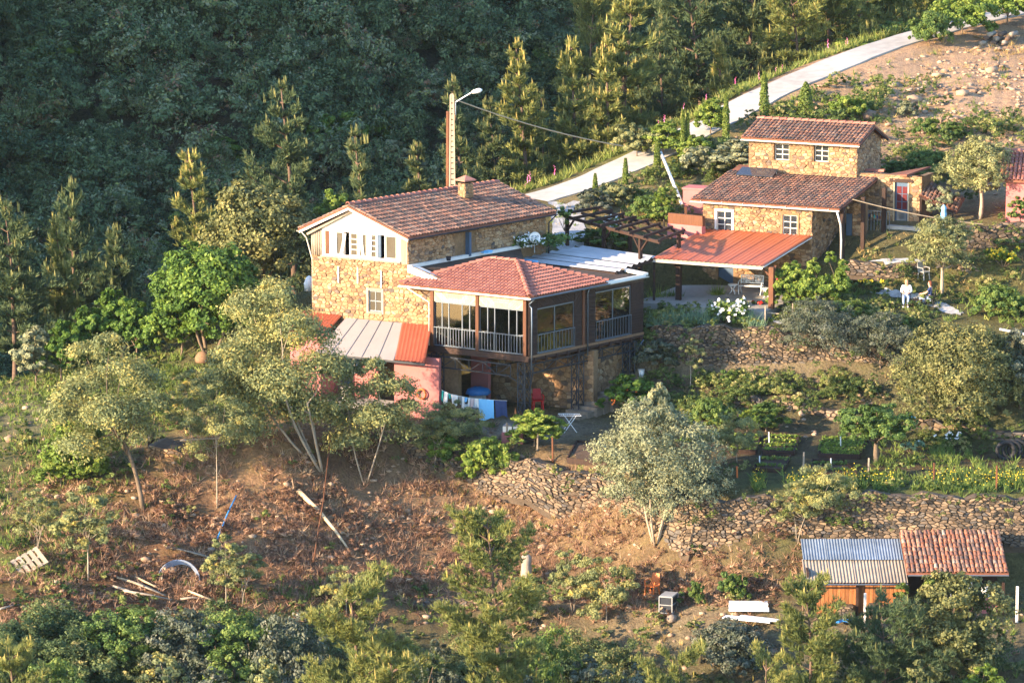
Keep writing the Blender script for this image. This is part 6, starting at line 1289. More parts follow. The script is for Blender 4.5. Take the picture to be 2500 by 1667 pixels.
# single trees that stand out on the dark hillside
for i, (kd, px, py, w_, h_, lb) in enumerate([('arbutus',140,130,150,70,'dark round tree high on the left hillside'),('lime',300,200,60,60,'yellow green shrub high on the shaded hillside'),('silver',345,225,60,40,'pale blue green shrub beside the yellow green one'),('arbutus',370,250,90,50,'dark rounded shrub on the shaded hillside'),('arbutus',840,330,160,110,'green tree behind the house left of the silvery one'),('silver',960,400,150,110,'silvery grey tree behind the house chimney'),('silver',1040,440,150,90,'grey green willow like tree behind the house roof'),('arbutus',930,320,110,100,'mid green tree on the ravine side'),('silver',1160,130,110,50,'pale shrub on the bare rocky part of the hillside'),('arbutus',1090,80,120,90,'dark tree near the top of the rocky hillside'),('herb',1300,150,130,90,'green bush behind the slim tall pine'),('arbutus',1220,90,110,70,'dark shrub near the far utility pole'),('arbutus',550,370,90,70,'dark bush at the hillside clearing'),('scrub',700,60,140,80,'dull green tree high in the middle of the hillside'),('scrub',200,330,120,60,'dull shrub on the left hillside'),('scrub',880,180,120,80,'dull green tree at centre hillside'),('oak',60,700,130,110,'dark green tree at the left edge behind the pines'),('arbutus',390,640,130,120,'dark tree behind the oak on the left'),('silver',130,880,90,90,'bluish shrub left of the spur path'),('silver',330,670,110,70,'bluish green shrub behind the left pines'),('herb',800,180,120,70,'greyish green bush above the broad dark pine'),('herb',460,560,100,100,'mid green tree left of the round oak')]):
    b = PG(px, py+h_*.5, 22.); sc_ = scale_at(b.y)
    tree(kd, lb, px, py-h_*.5, w_, None, b.y, seed=220+i, n=1500, size=.15, crown_from=.03, cat='tree', name='hillside_tree', group='trees standing out on the far hillside')
# ------------------------------------------------------------------ grasses, dead bracken, stones on the ground
def blades(name, x, y, z, mat, r, k, lmin, lmax, w, spread, tint=.45, tv=.16, up=1.):
    n = len(x); c = np.stack([x, y, z-.03], 1); c = np.repeat(c, 2, 0)+r.normal(size=(2*n,3))*(.08,.08,0); dirs = np.tile((0,0,up), (2*n,1))+r.normal(size=(2*n,3))*.25
    V, Fc, t = needles_np(c, dirs/np.linalg.norm(dirs, axis=1, keepdims=True), r.uniform(lmin, lmax, 2*n), r, k, spread, w, np.repeat(np.clip(r.normal(tint, tv, n), 0, 1), 2))
    return setp(obj(name, mesh_np(name, V, Fc, mat, False, t)), None, None, None, 'stuff')
def region(px, py, L): return sum(wt*np.exp(-(((px-a)/rx)**2+((py-b)/ry)**2)) for a, b, rx, ry, wt in L)
x, y, z, r = scatter(110000, -34, 62, -.135, .135, 12); px_, py_ = proj(x, y, z); dr_, _ = road_dist(x, y); q = x/(y-CAMY); Yk_, _ = smoothcols(q)
house = ((px_ > 760) & (px_ < 1990) & (y > 0) & (y < 16) & (py_ < 1010) & (px_ < 1600)) | ((y > 10) & (y < 22) & (px_ > 1600) & (px_ < 2060)) 
inb = np.zeros(len(x), bool)
for (a, b, c, d) in ((1240,1440,560,640),): inb |= (px_ > a) & (px_ < b) & (py_ > c) & (py_ < d)
okm = (dr_ > 2.1) & (y < Yk_[:,15]+5) & visible(x, y, z) & ~house & ~inb
okm &= ~((y > Yk_[:,4]-.3) & (y < 3.2) & (px_ > 1225) & (px_ < 2130))
nz = np.clip((vnoise(x*.55, y*.55, 77)*.6+vnoise(x*1.5, y*1.5, 78)*.4-.28)*3.4, 0, 1.7)
gG = region(px_, py_, [(120,1200,230,150,.8),(200,1000,330,90,.8),(420,950,260,80,.6),(2300,1090,220,50,.9),(2250,1180,420,40,.8),(2150,700,250,60,.8),(1550,390,280,60,.8),(1950,250,300,60,.7),(60,1380,150,120,.5),(700,1460,160,40,.8),(1200,1100,150,60,.3),(2450,760,150,60,.6),(1700,800,200,30,.6),(1500,470,200,60,.4),(2300,1560,300,70,.3),(460,960,200,50,.7),(1040,1480,120,40,.6)])*nz
gB = region(px_, py_, [(850,1270,560,150,1.0),(420,1290,260,130,.9),(200,1520,260,130,.7),(1300,1300,260,140,1.0),(1600,1400,300,70,.6),(1850,1380,150,70,.6),(600,1450,300,60,.4),(900,1150,160,70,.5)])*nz
gD = region(px_, py_, [(1300,1290,240,90,.9),(2250,250,400,160,.15),(1550,470,260,80,.6),(620,1080,150,60,.5),(250,1050,300,120,.35),(1650,1560,260,60,.5),(1800,960,260,40,.5),(2200,660,300,60,.5),(900,1200,400,120,.25),(2400,120,160,60,.7),(1950,270,300,60,.5)])*nz
u = r.random(len(x)); a_ = okm & (u < gG*.55); b_ = okm & (r.random(len(x)) < gB*1.7); c_ = okm & (r.random(len(x)) < gD*.40)
blades('green_grass', x[a_], y[a_], z[a_], M['grass'], r, 5, .18, .5, .03, .7)
blades('dead_bracken', x[b_], y[b_], z[b_], M['bracken'], r, 7, .18, .5, .02, 1.5, .6, .25)
blades('dry_grass', x[c_], y[c_], z[c_], M['drygrass'], r, 4, .15, .42, .018, .8)
# low plants in patches (many small leaf clumps)
x2, y2, z2, r2 = scatter(16000, -34, 62, -.135, .135, 14); p2, v2 = proj(x2, y2, z2); d2, _ = road_dist(x2, y2); q2 = x2/(y2-CAMY); Yk2, _ = smoothcols(q2); ok2 = (d2 > 2.1) & (y2 < Yk2[:,15]+7) & visible(x2, y2, z2)
h2 = ((p2 > 760) & (p2 < 1600) & (v2 < 1010)) | ((y2 > 9) & (y2 < 24) & (p2 > 1600) & (p2 < 2060)) | ((p2 > 1230) & (p2 < 2080) & (y2 > Yk2[:,4]-.3) & (y2 < 3.2)) | ((p2 > 1950) & (p2 < 2480) & (v2 > 1395) & (v2 < 1530))
gH = region(p2, v2, [(120,1220,260,170,.55),(250,980,330,90,.5),(430,960,250,70,.6),(600,1460,350,60,.4),(300,1480,300,90,.4),(2250,1190,420,25,1.),(2150,700,260,60,.6),(1600,390,320,70,.7),(1980,240,320,60,.7),(2300,400,160,90,.4),(1300,1540,500,100,.55),(2200,1600,400,80,.4),(850,1250,500,140,.13),(1750,1420,280,70,.35),(1700,1240,420,40,.3),(1950,960,260,40,.4),(2300,1090,200,50,.4),(1550,480,200,60,.5),(2300,640,200,50,.5)])*(.5+vnoise(x2*.4, y2*.4, 5))
k_ = ok2 & ~h2 & (r2.random(len(x2)) < gH*.5)
mass('low_weeds', x2[k_], y2[k_], z2[k_], M['weed'], r2, 260, .2, .85, .085, 1.1, tintv=.3)
kb = ok2 & ~h2 & (v2 > 1180) & (r2.random(len(x2)) < .4*region(p2, v2, [(850,1270,560,150,1.),(420,1300,260,130,1.),(1600,1400,330,80,1.),(200,1520,240,120,1.)])*1.5)
mass('dead_bracken_clumps', x2[kb], y2[kb], z2[kb], M['bracken'], r2, 160, .2, .75, .11, 1.3, tintv=.25, wide=.25)
# loose stones
def stones_on(name, x, y, z, s, mat, r):
    ico = np.array([(0,0,-.5),(.72*.6,-.53*.6,-.25),(-.27*.6,-.85*.6,-.25),(-.9*.6,0,-.25),(-.27*.6,.85*.6,-.25),(.72*.6,.53*.6,-.25),(.27*.6,-.85*.6,.25),(-.72*.6,-.53*.6,.25),(-.72*.6,.53*.6,.25),(.27*.6,.85*.6,.25),(.9*.6,0,.25),(0,0,.5)])
    f = np.array([(0,1,2),(1,0,5),(0,2,3),(0,3,4),(0,4,5),(1,5,10),(2,1,6),(3,2,7),(4,3,8),(5,4,9),(1,10,6),(2,6,7),(3,7,8),(4,8,9),(5,9,10),(6,10,11),(7,6,11),(8,7,11),(9,8,11),(10,9,11)]); n = len(x)
    V = ico[None]*(1+r.normal(0, .16, (n,12,1)))*(s[:,None,None]*np.stack([.8+.8*r.random(n), .7+.6*r.random(n), .5+.4*r.random(n)], 1)[:,None,:]); a = r.random(n)*6.28; ca, sa = np.cos(a)[:,None], np.sin(a)[:,None]
    V = np.stack([V[...,0]*ca-V[...,1]*sa+x[:,None], V[...,0]*sa+V[...,1]*ca+y[:,None], V[...,2]+z[:,None]+.1*s[:,None]], -1); Fc = (f[None]+(np.arange(n)*12)[:,None,None]).reshape(-1,3)
    return setp(obj(name, mesh_np(name, V.reshape(-1,3), Fc, mat)), None, None, None, 'stuff')
x, y, z, r = scatter(60000, -34, 60, -.13, .135, 22); px_, py_ = proj(x, y, z); dr_, _ = road_dist(x, y); q = x/(y-CAMY); Yk_, _ = smoothcols(q)
gS = region(px_, py_, [(2300,240,260,140,2.2),(2150,420,160,60,.6),(1650,1560,300,70,.5),(2250,1590,300,70,.4),(1300,1260,220,100,.9),(700,1200,400,150,.3),(300,1400,300,120,.2),(1000,1250,250,100,.3),(1700,1260,300,60,.3),(2000,980,220,60,.5),(60,1020,120,60,.3),(430,1140,160,60,.15),(1450,1500,200,30,.4)])
k_ = (dr_ > 2) & (y < Yk_[:,14]) & visible(x, y, z) & (r.random(len(x)) < gS*.55); stones_on('rubble', x[k_], y[k_], z[k_], 0.05+.28*r.random(k_.sum())**2.6, M['rock'], r)
for i, (px, py, s) in enumerate([(2120,290,.9),(2350,235,.7),(2230,250,.8),(2420,180,.7),(1960,295,.6),(2180,215,.5),(2290,190,.6),(420,1400,.5),(355,1375,.45),(25,1080,.5),(2440,560,.3),(2460,1480,.4),(700,1190,.4),(1640,1520,.5),(1880,1600,.5)]):
    b = PG(px, py); rr = np.random.default_rng(i); o = stones_on('boulder', np.array([0.]), np.array([0.]), np.array([.1]), np.array([s]), M['rock'], rr); o.location = b; setp(o, ['pale boulder high on the rubble slope behind the upper roof','boulder in the middle of the rocky slope','flat boulder on the rubble slope above the olive tree','boulder near the top of the rocky slope','rock beside the plump cypress','small rock just below the road edge','rock on the rubble right below the road','round stone left of the coiled pipe','stone beside the left end of the small wall','pale rock at the far left edge of the slope','stone on top of the sunlit terrace wall','rock on the slope right of the shed','pale stone under the big acacia stems','rock at the top of the rubble slope','dark rock on the rubble slope near the shed pine'][i], 'rock'); del o['kind']

# thicket of bushes along the lower slope, and tangled growth on the terraces
x, y, z, r = scatter(5200, -46, -15, -.14, .135, 41); p2, v2 = proj(x, y, z); g_ = region(p2, v2, [(520,1590,330,75,1.2),(300,1640,300,60,1.),(1050,1600,300,80,1.1),(1500,1620,300,70,1.),(1400,1540,160,40,.5),(2300,1650,300,50,.6),(1750,1640,200,50,.7),(620,1700,2000,40,.9)]); k_ = (r.random(len(x)) < g_*.5) & (v2 > np.where(p2 < 880, 1568, 1625)) & (v2 < 1900) & ~((p2 > 1520) & (p2 < 2150) & (v2 < 1690))
mass('thicket', x[k_], y[k_], z[k_], M['thick'], r, 2400, .7, 2.3, .030, wf=1.0)
x, y, z, r = scatter(5500, -9, 14, .03, .135, 42); p2, v2 = proj(x, y, z); g_ = region(p2, v2, [(2040,780,120,25,.9),(2180,815,140,20,.8),(1750,945,220,18,1.),(2050,950,120,20,.6),(1600,850,40,50,.7),(1620,780,60,20,.8),(1740,1000,160,25,.7),(1950,990,160,25,.4),(2300,690,160,20,.5),(2380,1075,140,18,.5),(1700,1190,110,25,.9),(1500,870,50,60,.8)]); k_ = r.random(len(x)) < g_*.6
mass('terrace_herbs', x[k_], y[k_], z[k_], M['weed'], r, 1000, .4, 1.1, .045, wf=1.0)

r = np.random.default_rng(71); L_ = []
for (a, b, ya, yb, Ya, Yb, n) in ((1660,2500,1222,1300,-12.9,-13.2,60),(1610,1960,800,900,6.2,5.2,26),(1960,2220,870,990,5.0,2.2,14),(1310,1620,1150,1240,-6.6,-9.4,22),(880,1290,1075,1160,-3.2,-4.6,26),(2100,2480,1025,1075,.2,-2.6,16),(2330,2490,555,610,14.6,14.6,10)):
    for k in range(n): t = r.random(); L_.append(tuple(P(a+(b-a)*t, ya+(yb-ya)*r.random()**1.6+(0 if a < 1900 else 0), Ya+(Yb-Ya)*t)))
L_ = np.array(L_); mass('wall_weeds', L_[:,0], L_[:,1], L_[:,2], M['weed'], r, 420, .2, .7, .06, wf=1.0)

x, y, z, r = scatter(4200, 15, 52, .03, .135, 43); p2, v2 = proj(x, y, z); d2, _ = road_dist(x, y); g_ = region(p2, v2, [(1960,320,170,40,1.),(1640,420,140,40,.9),(2200,420,160,45,.9),(1560,500,110,40,.7),(2330,330,120,30,.35),(2100,250,60,40,.5),(2450,330,80,30,.5)]); k_ = (d2 > 2.2) & (r.random(len(x)) < g_*.4) & ~((p2 > 1690) & (p2 < 2190) & (y < 24))
mass('slope_scrub', x[k_], y[k_], z[k_], M['weed'], r, 800, .4, 1.4, .05, wf=1.0)
# ------------------------------------------------------------------ utility poles and cables
def cable(label, p0, p1, sag, r_=.018, mat='pwood', name='overhead_cable', cat='cable'):
    p0 = Vector(p0); p1 = Vector(p1); mb = MB(); n = 16; mb.tube([p0+(p1-p0)*(i/n)-dz*sag*4*(i/n)*(1-i/n) for i in range(n+1)], r_, 6); return mb.build_thing(name, M[mat], label, cat)
YP = 20.; c = P(1104, 480, YP); zt = P(1104, 232, YP).z; zb = g1(c.x, YP)-.3
lp_ = thing('street_lamp', 'concrete utility pole with openings and a street lamp arm behind the house', 'street lamp', (c.x, YP, zb)); mb = MB()
for sx in (-.11, .11): mb.hexa([Vector((c.x+sx*1.5-.04,YP-.1,zb)),Vector((c.x+sx*1.5+.04,YP-.1,zb)),Vector((c.x+sx*1.5+.04,YP+.1,zb)),Vector((c.x+sx*1.5-.04,YP+.1,zb)),Vector((c.x+sx*.75-.035,YP-.08,zt)),Vector((c.x+sx*.75+.035,YP-.08,zt)),Vector((c.x+sx*.75+.035,YP+.08,zt)),Vector((c.x+sx*.75-.035,YP+.08,zt))])
n = 26
for k in range(n+1):
    z = zb+(zt-zb)*k/n; wd = .33-.165*k/n; mb.box((c.x, YP, min(z, zt-.06)), (wd*.9, .13, .24))
mb.build('pole', M['polec'], lp_)
a0 = P(1112, 250, YP); a1 = P(1152, 226, YP); a2 = P(1172, 221, YP); mb = MB(); mb.tube([a0-dz*.7, a0, a1, a2], .035, 8); mb.build('lamp_arm', M['wmetal'], lp_, True)
mb = MB(); d = (a2-a1).normalized(); mb.tube([a1, a1+d*.1, a1+d*.35, a2, a2+d*.12], [.07,.1,.14,.12,.04], 10); mb.build('lamp_head', M['wmetal'], lp_, True)
wc = P(1094, 480, YP+.4); mb = MB(); zw = P(1094, 272, YP+.4).z; mb.tube([(wc.x, YP+.4, g1(wc.x,YP+.4)-.3), (wc.x+.02, YP+.4, (zb+zw)/2), (wc.x+.02, YP+.4, zw)], [.15,.13,.11], 10); mb.build_thing('wooden_pole', M['mwood'], 'round wooden pole standing against the concrete lamp pole', 'pole', smooth=True)
cable('sagging overhead cable from the lamp pole to the roadside bushes', P(1110,243,YP), P(1520,357,30), .25, .035)
cable('cable from the stone house porch to the terrace on the right', P(2082,487,13.6), P(2400,548,15.5), .15, .03)
fpp = thing('utility_pole', 'distant grey utility pole on the dark hillside', 'utility pole', PG(1369,205,40)); b = fpp.location; mb = MB(); zt = P(1369, 98, b.y).z; mb.tube([(b.x,b.y,b.z-.2), (b.x,b.y,zt)], [.16,.11], 8); mb.build('pole', M['gwood'], fpp); mb = MB(); mb.beam((b.x-.5,b.y,zt-.3), (b.x+.5,b.y,zt-.3), .1, .1); mb.build('crossarm', M['gwood'], fpp)
cable('thin far cable running down from the distant utility pole', (b.x,b.y,zt-.3), P(1465,190,b.y-4), .3, .03, 'gwood'); cable('thin far cable between the dark pine trunks at the top', P(1650,70,70), P(1760,5,72), .1, .03, 'gwood')
# ------------------------------------------------------------------ porch furniture
def orient(root, yaw): root.rotation_euler = (0,0,yaw); return root
def pieces_local(root):   # builder for parts in the root's own coordinates
    def put(mb, name, mat, smooth=False, label=None):
        me = bpy.data.meshes.new(name); me.from_pydata(mb.v, [], mb.f); me.materials.append(mat)
        if smooth: me.shade_smooth()
        bm = bmesh.new(); bm.from_mesh(me); bmesh.ops.recalc_face_normals(bm, faces=bm.faces); bm.to_mesh(me); bm.free(); return obj(name, me, root, label)
    return put
yd = R(-25)+R(8)
bp = Pz(1833, 718, ZP); bench = orient(thing('garden_bench', 'white ornate cast metal bench with scrolled back on the porch', 'bench', bp), yd); put = pieces_local(bench)
for k in range(5): mb = MB(); mb.box((0, -.18+.1*k, .44), (1.25, .08, .03)); put(mb, 'seat_slat', M['wmetal'])
mb = MB(); mb.beam((-.6,.27,.5), (-.6,.36,.95), .04, .04); mb.beam((.6,.27,.5), (.6,.36,.95), .04, .04); mb.beam((-.62,.36,.95), (.62,.36,.95), .05, .05); mb.beam((-.6,.29,.56), (.6,.29,.56), .04, .04)
for x in np.linspace(-.56, .56, 15): mb.beam((x,.29,.56), (x,.36,.94), .025, .02)
for x in (-.3, .3):
    for rr_ in (.07, .14): mb.tube([(x+rr_*math.cos(a), .325+.17*(rr_*math.sin(a)), .75+rr_*math.sin(a)) for a in np.linspace(0, 6.283, 15)], .017, 5)
put(mb, 'backrest', M['wmetal'])
for sx in (-1, 1):
    for sy, fy in ((-.2, -.3), (.26, .36)): mb = MB(); mb.tube([(sx*.6, sy, .44), (sx*.62, sy-.04*np.sign(-sy), .25), (sx*.58, fy, .0)], [.03,.025,.035], 6); put(mb, 'leg', M['wmetal'], True)
    mb = MB(); mb.tube([(sx*.62, .32, .68), (sx*.63, 0, .70), (sx*.63, -.22, .64), (sx*.62, -.22, .46)], .025, 6); put(mb, 'armrest', M['wmetal'], True)
def round_table(pos, label, r_=.27, h=.5):
    t = thing('side_table', label, 'table', pos); put = pieces_local(t); mb = MB(); mb.lathe((0,0,h), [(r_*.98,-.04),(r_,0),(r_*.95,.02)], 20); put(mb, 'table_top', M['wmetal'], False)
    for k in range(4): a = k*math.pi/2+.5; mb = MB(); mb.tube([(math.cos(a)*r_*.7, math.sin(a)*r_*.7, h-.03), (math.cos(a)*r_*.2, math.sin(a)*r_*.2, h*.5), (math.cos(a)*r_*.45, math.sin(a)*r_*.45, h*.2), (math.cos(a)*r_*.85, math.sin(a)*r_*.85, .0)], .02, 6); put(mb, 'leg', M['wmetal'], True)
    return t
round_table(Pz(1789, 717, ZP), 'white round side table left of the ornate bench'); round_table(Pz(1872, 727, ZP), 'white round side table half hidden by the brown porch post')
rail = thing('rail_fence', 'low rough pole rail in front of the porch', 'fence', PG(1870,800)); q = [PG(1815,765), PG(1868,795), PG(1935,785)]
for p in (q[0], q[1], q[2]): mb = MB(); mb.tube([p-dz*.2, p+dz*.95], .035, 6); mb.build('post', M['gwood'], rail)
for hh in (.35, .85): mb = MB(); mb.tube([P(1815,758+(.85-hh)*50,9.3), P(1868,763+(.85-hh)*50,8.6), P(1938,770+(.85-hh)*50,8.0)], .035, 6); mb.build('rail', M['pwood'], rail)
# ------------------------------------------------------------------ satellite dish, small things at the houses
sp = P(1306, 580, 10.6); dish = thing('satellite_dish', 'round white satellite dish lettered meo on the flat roof', 'satellite dish', sp-dz*.5); v = Vector((.12,-.97,.18)).normalized(); ax = Vector((0,0,1)); xx = v.cross(ax).normalized()*-1; yy = xx.cross(v)*-1; yy = v.cross(xx) if v.cross(xx).z > 0 else -v.cross(xx); Mx = Matrix((xx, yy, v)).transposed()
mb = MB(); mb.lathe(sp, [(.01,-.07),(.15,-.05),(.26,.0),(.29,.03),(.285,.035),(.25,.012),(.15,-.035),(.01,-.055)], 22, Mx); mb.build('reflector', M['wmetal'], dish, True)
cu = bpy.data.curves.new('lettering', 'FONT'); cu.body = 'meo'; cu.size = .22; cu.align_x = 'CENTER'; cu.align_y = 'CENTER'; cu.extrude = .004; ft = bpy.data.objects.new('lettering', cu); link(ft); cu.materials.append(M['alu']); dg_ = bpy.context.evaluated_depsgraph_get(); tm = bpy.data.meshes.new_from_object(ft.evaluated_get(dg_)); bpy.data.objects.remove(ft); to = obj('lettering', tm); to.parent = dish; to.location = sp+v*.03+yy*.06-dish.location; to.rotation_euler = Mx.to_euler()
mb = MB(); mb.tube([sp-v*.06, sp-v*.15-dz*.25, sp-v*.15-dz*.8], .025, 6); mb.tube([sp-yy*.27, sp-yy*.2+v*.3], .012, 5); mb.box(sp-yy*.2+v*.3, (.07,.07,.07)); mb.build('mount', M['grey'], dish)
p = A(-.55, SW.u_at(1165,8), 7.86); mb = MB(); mb.box(p+dz*.08, (.5,.35,.05), R(30)); mb.box(p+dz*.14+Vector((.1,.05,0)), (.4,.3,.05), R(50)); mb.build_thing('folded_towels', M['blue'], 'blue and white folded cloths on the ledge under the side window', 'cloth')
p = A(-.5, SW.u_at(1105,8)-1.0, 7.86); mb = MB(); mb.lathe(p, [(.10,0),(.14,.22),(.12,.22)], 10); mb.build_thing('flower_pot', M['steel'], 'small dark pot on the pale ledge of the stone house', 'pot')
# washing line under the veranda
line = [P(1078,952,1.2), P(1100,962,.9), P(1150,972,.4), P(1200,976,-.2), P(1238,978,-.6)]
ln_ = thing('washing_line', 'washing line strung between the lattice posts under the veranda', 'washing line', line[2]); mb = MB(); mb.tube(line, .008, 4); mb.build('cord', M['cloth'], ln_)
def hung(label, px0, px1, drop, mat, name='garment', cat='laundry', sway=.03):
    def lpnt(px):
        for a, b_ in zip(line, line[1:]):
            pa, pb = proj(*a)[0], proj(*b_)[0]
            if pa <= px <= pb+.01: return a+(b_-a)*((px-pa)/(pb-pa))
        return line[-1]
    n = 8; V = []
    for j in range(6):
        for i in range(n+1):
            t = i/n; p = lpnt(px0+(px1-px0)*t); f = j/5; ph = math.sin(t*9+px0)*sway*(.4+f); sh = math.sin(px0)*.06*f; V.append(p+Vector((sh, ph-.02, -drop*f*(1+.08*math.sin(t*5+px0)))))
    Fc = [(j*(n+1)+i, j*(n+1)+i+1, (j+1)*(n+1)+i+1, (j+1)*(n+1)+i) for j in range(5) for i in range(n)]; m = len(V); V2 = [v+Vector((.01,.02,0)) for v in V]; Fc += [tuple(k+m for k in f[::-1]) for f in Fc]; mb = MB(); mb.add(V+V2, Fc); return mb.build_thing(name, mat, label, cat, 'laundry on the washing line', smooth=True)
hung('teal cloth at the left end of the washing line', 1079, 1084, .5, M['teal']); hung('white triangular cloth next to the teal one', 1085, 1094, .62, M['cloth']); hung('green and white cloth in the left half of the line', 1094, 1100, .25, M['teal'])
for i, (a, b_, d, m, lb) in enumerate([(1101,1110,.45,'cloth','first white shirt on the line'),(1111,1119,.5,'cloth','white vest between two shirts on the line'),(1120,1127,.42,'grey','grey garment in the middle of the line'),(1128,1134,.7,'cloth','long pale garment in the middle of the line'),(1136,1142,.22,'blue','small blue cloth peg bag on the line'),(1143,1148,.55,'cloth','narrow white garment left of the pinkish ones'),(1149,1158,.4,'skin2','pinkish blouse on the line'),(1159,1168,.42,'cloth','pale blouse beside the pinkish blouse')]): hung(lb, a, b_, d, M.get(m) or plain('pink_cloth', (.60,.45,.42), .9))
hung('large light blue towel on the washing line', 1169, 1205, 1.0, M['blue'], 'towel'); hung('dark navy towel at the right end of the line', 1208, 1236, .82, M['navy'], 'towel')
# things standing under the veranda and by the annex
def at(px, py, z): return Pz(px, py, z)
PZ = .45
p = at(1166, 1006, PZ); wm = thing('washing_machine', 'grey appliance with round door under the veranda', 'appliance', p); mb = MB(); mb.box(p+dz*.45, (.7,.6,.9), R(-20)); mb.build('body', M['grey'], wm); mb = MB(); fd = Vector((-.34,-.94,0)); mb.lathe(p+dz*.5+fd*.3, [(.05,0),(.22,0),(.22,.02),(.16,.03)], 16, Matrix((Vector((.94,-.34,0)), dz, fd)).transposed()); mb.build('door', M['pane_white'], wm)
p2_ = p+dz*1.05; mb = MB(); V = []
for j, (rx, z) in enumerate(((.62,-.12),(.64,.0),(.55,.16),(.2,.26))): V += [p2_+Vector((rx*math.cos(a)*(1+.08*math.sin(3*a+j)), rx*.75*math.sin(a), z+.03*math.sin(4*a))) for a in np.linspace(0, 6.283, 13)[:-1]]
mb.add(V, [(j*12+i, j*12+(i+1)%12, (j+1)*12+(i+1)%12, (j+1)*12+i) for j in range(3) for i in range(12)]+[tuple(range(36,48))]); mb.build_thing('blue_cover', M['tarp'], 'dark blue padded cover lying on the grey appliance', 'cover', smooth=True)
p = at(1105, 1004, PZ); mb = MB(); mb.lathe(p, [(.05,0),(.05,.2),(.15,.35),(.17,.7),(.11,1.3),(.04,1.75),(.015,1.9)], 10); mb.build_thing('closed_parasol', M['black'], 'closed dark parasol standing against the pink wall', 'parasol', smooth=True)
p = at(1012, 985, 1.3); AWn = GW.n; mb = MB(); ce = AW(AW.u_at(1010,2), 1.75, -.82); e1_, e2_ = A.a, dz
for k in range(4): mb.tube([ce+AWn*(.03*k)+(e1_*math.cos(a)+e2_*math.sin(a))*(.26-.02*(k % 2)) for a in np.linspace(0, 6.283, 19)], .028, 5)
mb.build_thing('hose_coil', M['orange'], 'coiled orange hose hung on the pink wall', 'hose', smooth=True)
mb = MB(); p = AW(AW.u_at(825,1.5), 1.05, -.8); mb.lathe(p, [(.20,0),(.27,.62),(.29,.64),(.25,.64),(.2,.1)], 14); mb.build_thing('bucket', M['cap'], 'tall pale bucket in the open pink porch', 'bucket', smooth=True)
for k, (px, m, lb) in enumerate([(833,'navy','navy coat hanging on the pink porch wall'),(827,'cloth','pale cloth bag hanging beside the navy coat')]): p = AW(AW.u_at(px,2.5), 2.3, -1.55); mb = MB(); mb.lathe(p, [(.10,0),(.17,.1),(.15,.6),(.06,.85)], 8); mb.build_thing('hanging_coat' if k == 0 else 'hanging_bag', M[m], lb, 'clothing', smooth=True)
p = at(1083, 1006, PZ); mb = MB(); mb.lathe(p, [(.26,0),(.32,.65),(.35,.67),(.3,.67)], 14); mb.build_thing('blue_tub', M['tankblue'], 'bright blue tub at the foot of the left lattice post', 'tub', smooth=True)
p = at(1132, 1008, PZ); mb = MB(); mb.lathe(p, [(.35,0),(.42,.2),(.3,.42),(.08,.5)], 10); mb.build_thing('laundry_heap', M['cloth'], 'heap of white washing beside the grey appliance', 'laundry', smooth=True)
def chair(pos, yaw, mat, label, name='chair', s=1., arms=True, cat='chair'):
    t = orient(thing(name, label, cat, pos), yaw); put = pieces_local(t); mb = MB(); mb.box((0,0,.43*s), (.46*s,.44*s,.04)); put(mb, 'seat', mat)
    mb = MB(); mb.hexa([Vector(q)*s for q in ((-.22,.2,.45),(.22,.2,.45),(.22,.24,.45),(-.22,.24,.45),(-.17,.3,.9),(.17,.3,.9),(.17,.33,.9),(-.17,.33,.9))]); put(mb, 'backrest', mat)
    for sx in (-1,1):
        for sy in (-1,1): mb = MB(); mb.beam((sx*.19*s,sy*.18*s,.42*s), (sx*.22*s,sy*.23*s,0), .05*s, .05*s); put(mb, 'leg', mat)
        if arms: mb = MB(); mb.beam((sx*.24*s,.24*s,.66*s), (sx*.24*s,-.2*s,.64*s), .05*s, .03); mb.beam((sx*.24*s,-.18*s,.63*s), (sx*.22*s,-.19*s,.44*s), .04*s, .04*s); put(mb, 'armrest', mat)
    return t
chair(at(1313,1003,PZ)+Vector((0,.3,0)), R(10), M['red'], 'red chair by the stone wall under the veranda', s=1.15)
chair(PG(1592,1456), R(-35), M['orange'], 'orange plastic chair left of the wire crate on the bank', s=1.15)
p = PG(1391,1060); rk = orient(thing('drying_rack', 'white folding drying rack on the patio', 'drying rack', p+dz*.1), R(8)); put = pieces_local(rk)
for sy in (-1,1): mb = MB(); mb.tube([(-.32,sy*.24,0),(.3,sy*.24,.86)], .016, 6); mb.tube([(.32,sy*.24,0),(-.3,sy*.24,.86)], .016, 6); put(mb, 'leg', M['wmetal'])
mb = MB()
for sy in (-1,1): mb.tube([(-.54,sy*.26,.88),(.54,sy*.26,.84)], .014, 6)
put(mb, 'frame', M['wmetal'])
for k in range(11): x = -.52+k*.104; mb = MB(); mb.tube([(x,-.26,.88-.02*(k/5)),(x,.26,.88-.02*(k/5))], .007, 5); put(mb, 'rail', M['wmetal'])
p = PG(1252,1088); pl_ = thing('pink_planter', 'low pink rendered planter at the patio edge', 'planter', p); mb = MB(); mb.box(p+dz*.22+Vector((0,.3,0)), (1.05,.6,.62), R(-5)); mb.build('wall', M['pink'], pl_)
for k, lb in ((-1,'left of two pale little cold frames on the pink planter'),(1,'right of two pale little cold frames on the pink planter')):
    b = p+dz*.54+Vector((k*.26,.3-k*.02,0)); cf = thing('cold_frame', lb, 'cold frame', b, 'cold frames on the planter'); mb = MB(); mb.box(b+dz*.14, (.44,.4,.28), R(-5)); mb.build('box', M['cap'], cf); mb = MB(); mb.prism([b+Vector((-.22,-.2,.29)), b+Vector((.22,-.2,.29)), b+Vector((.0,-.2,.42))], (0,.4,0)); mb.build('lid', M['poly'], cf)
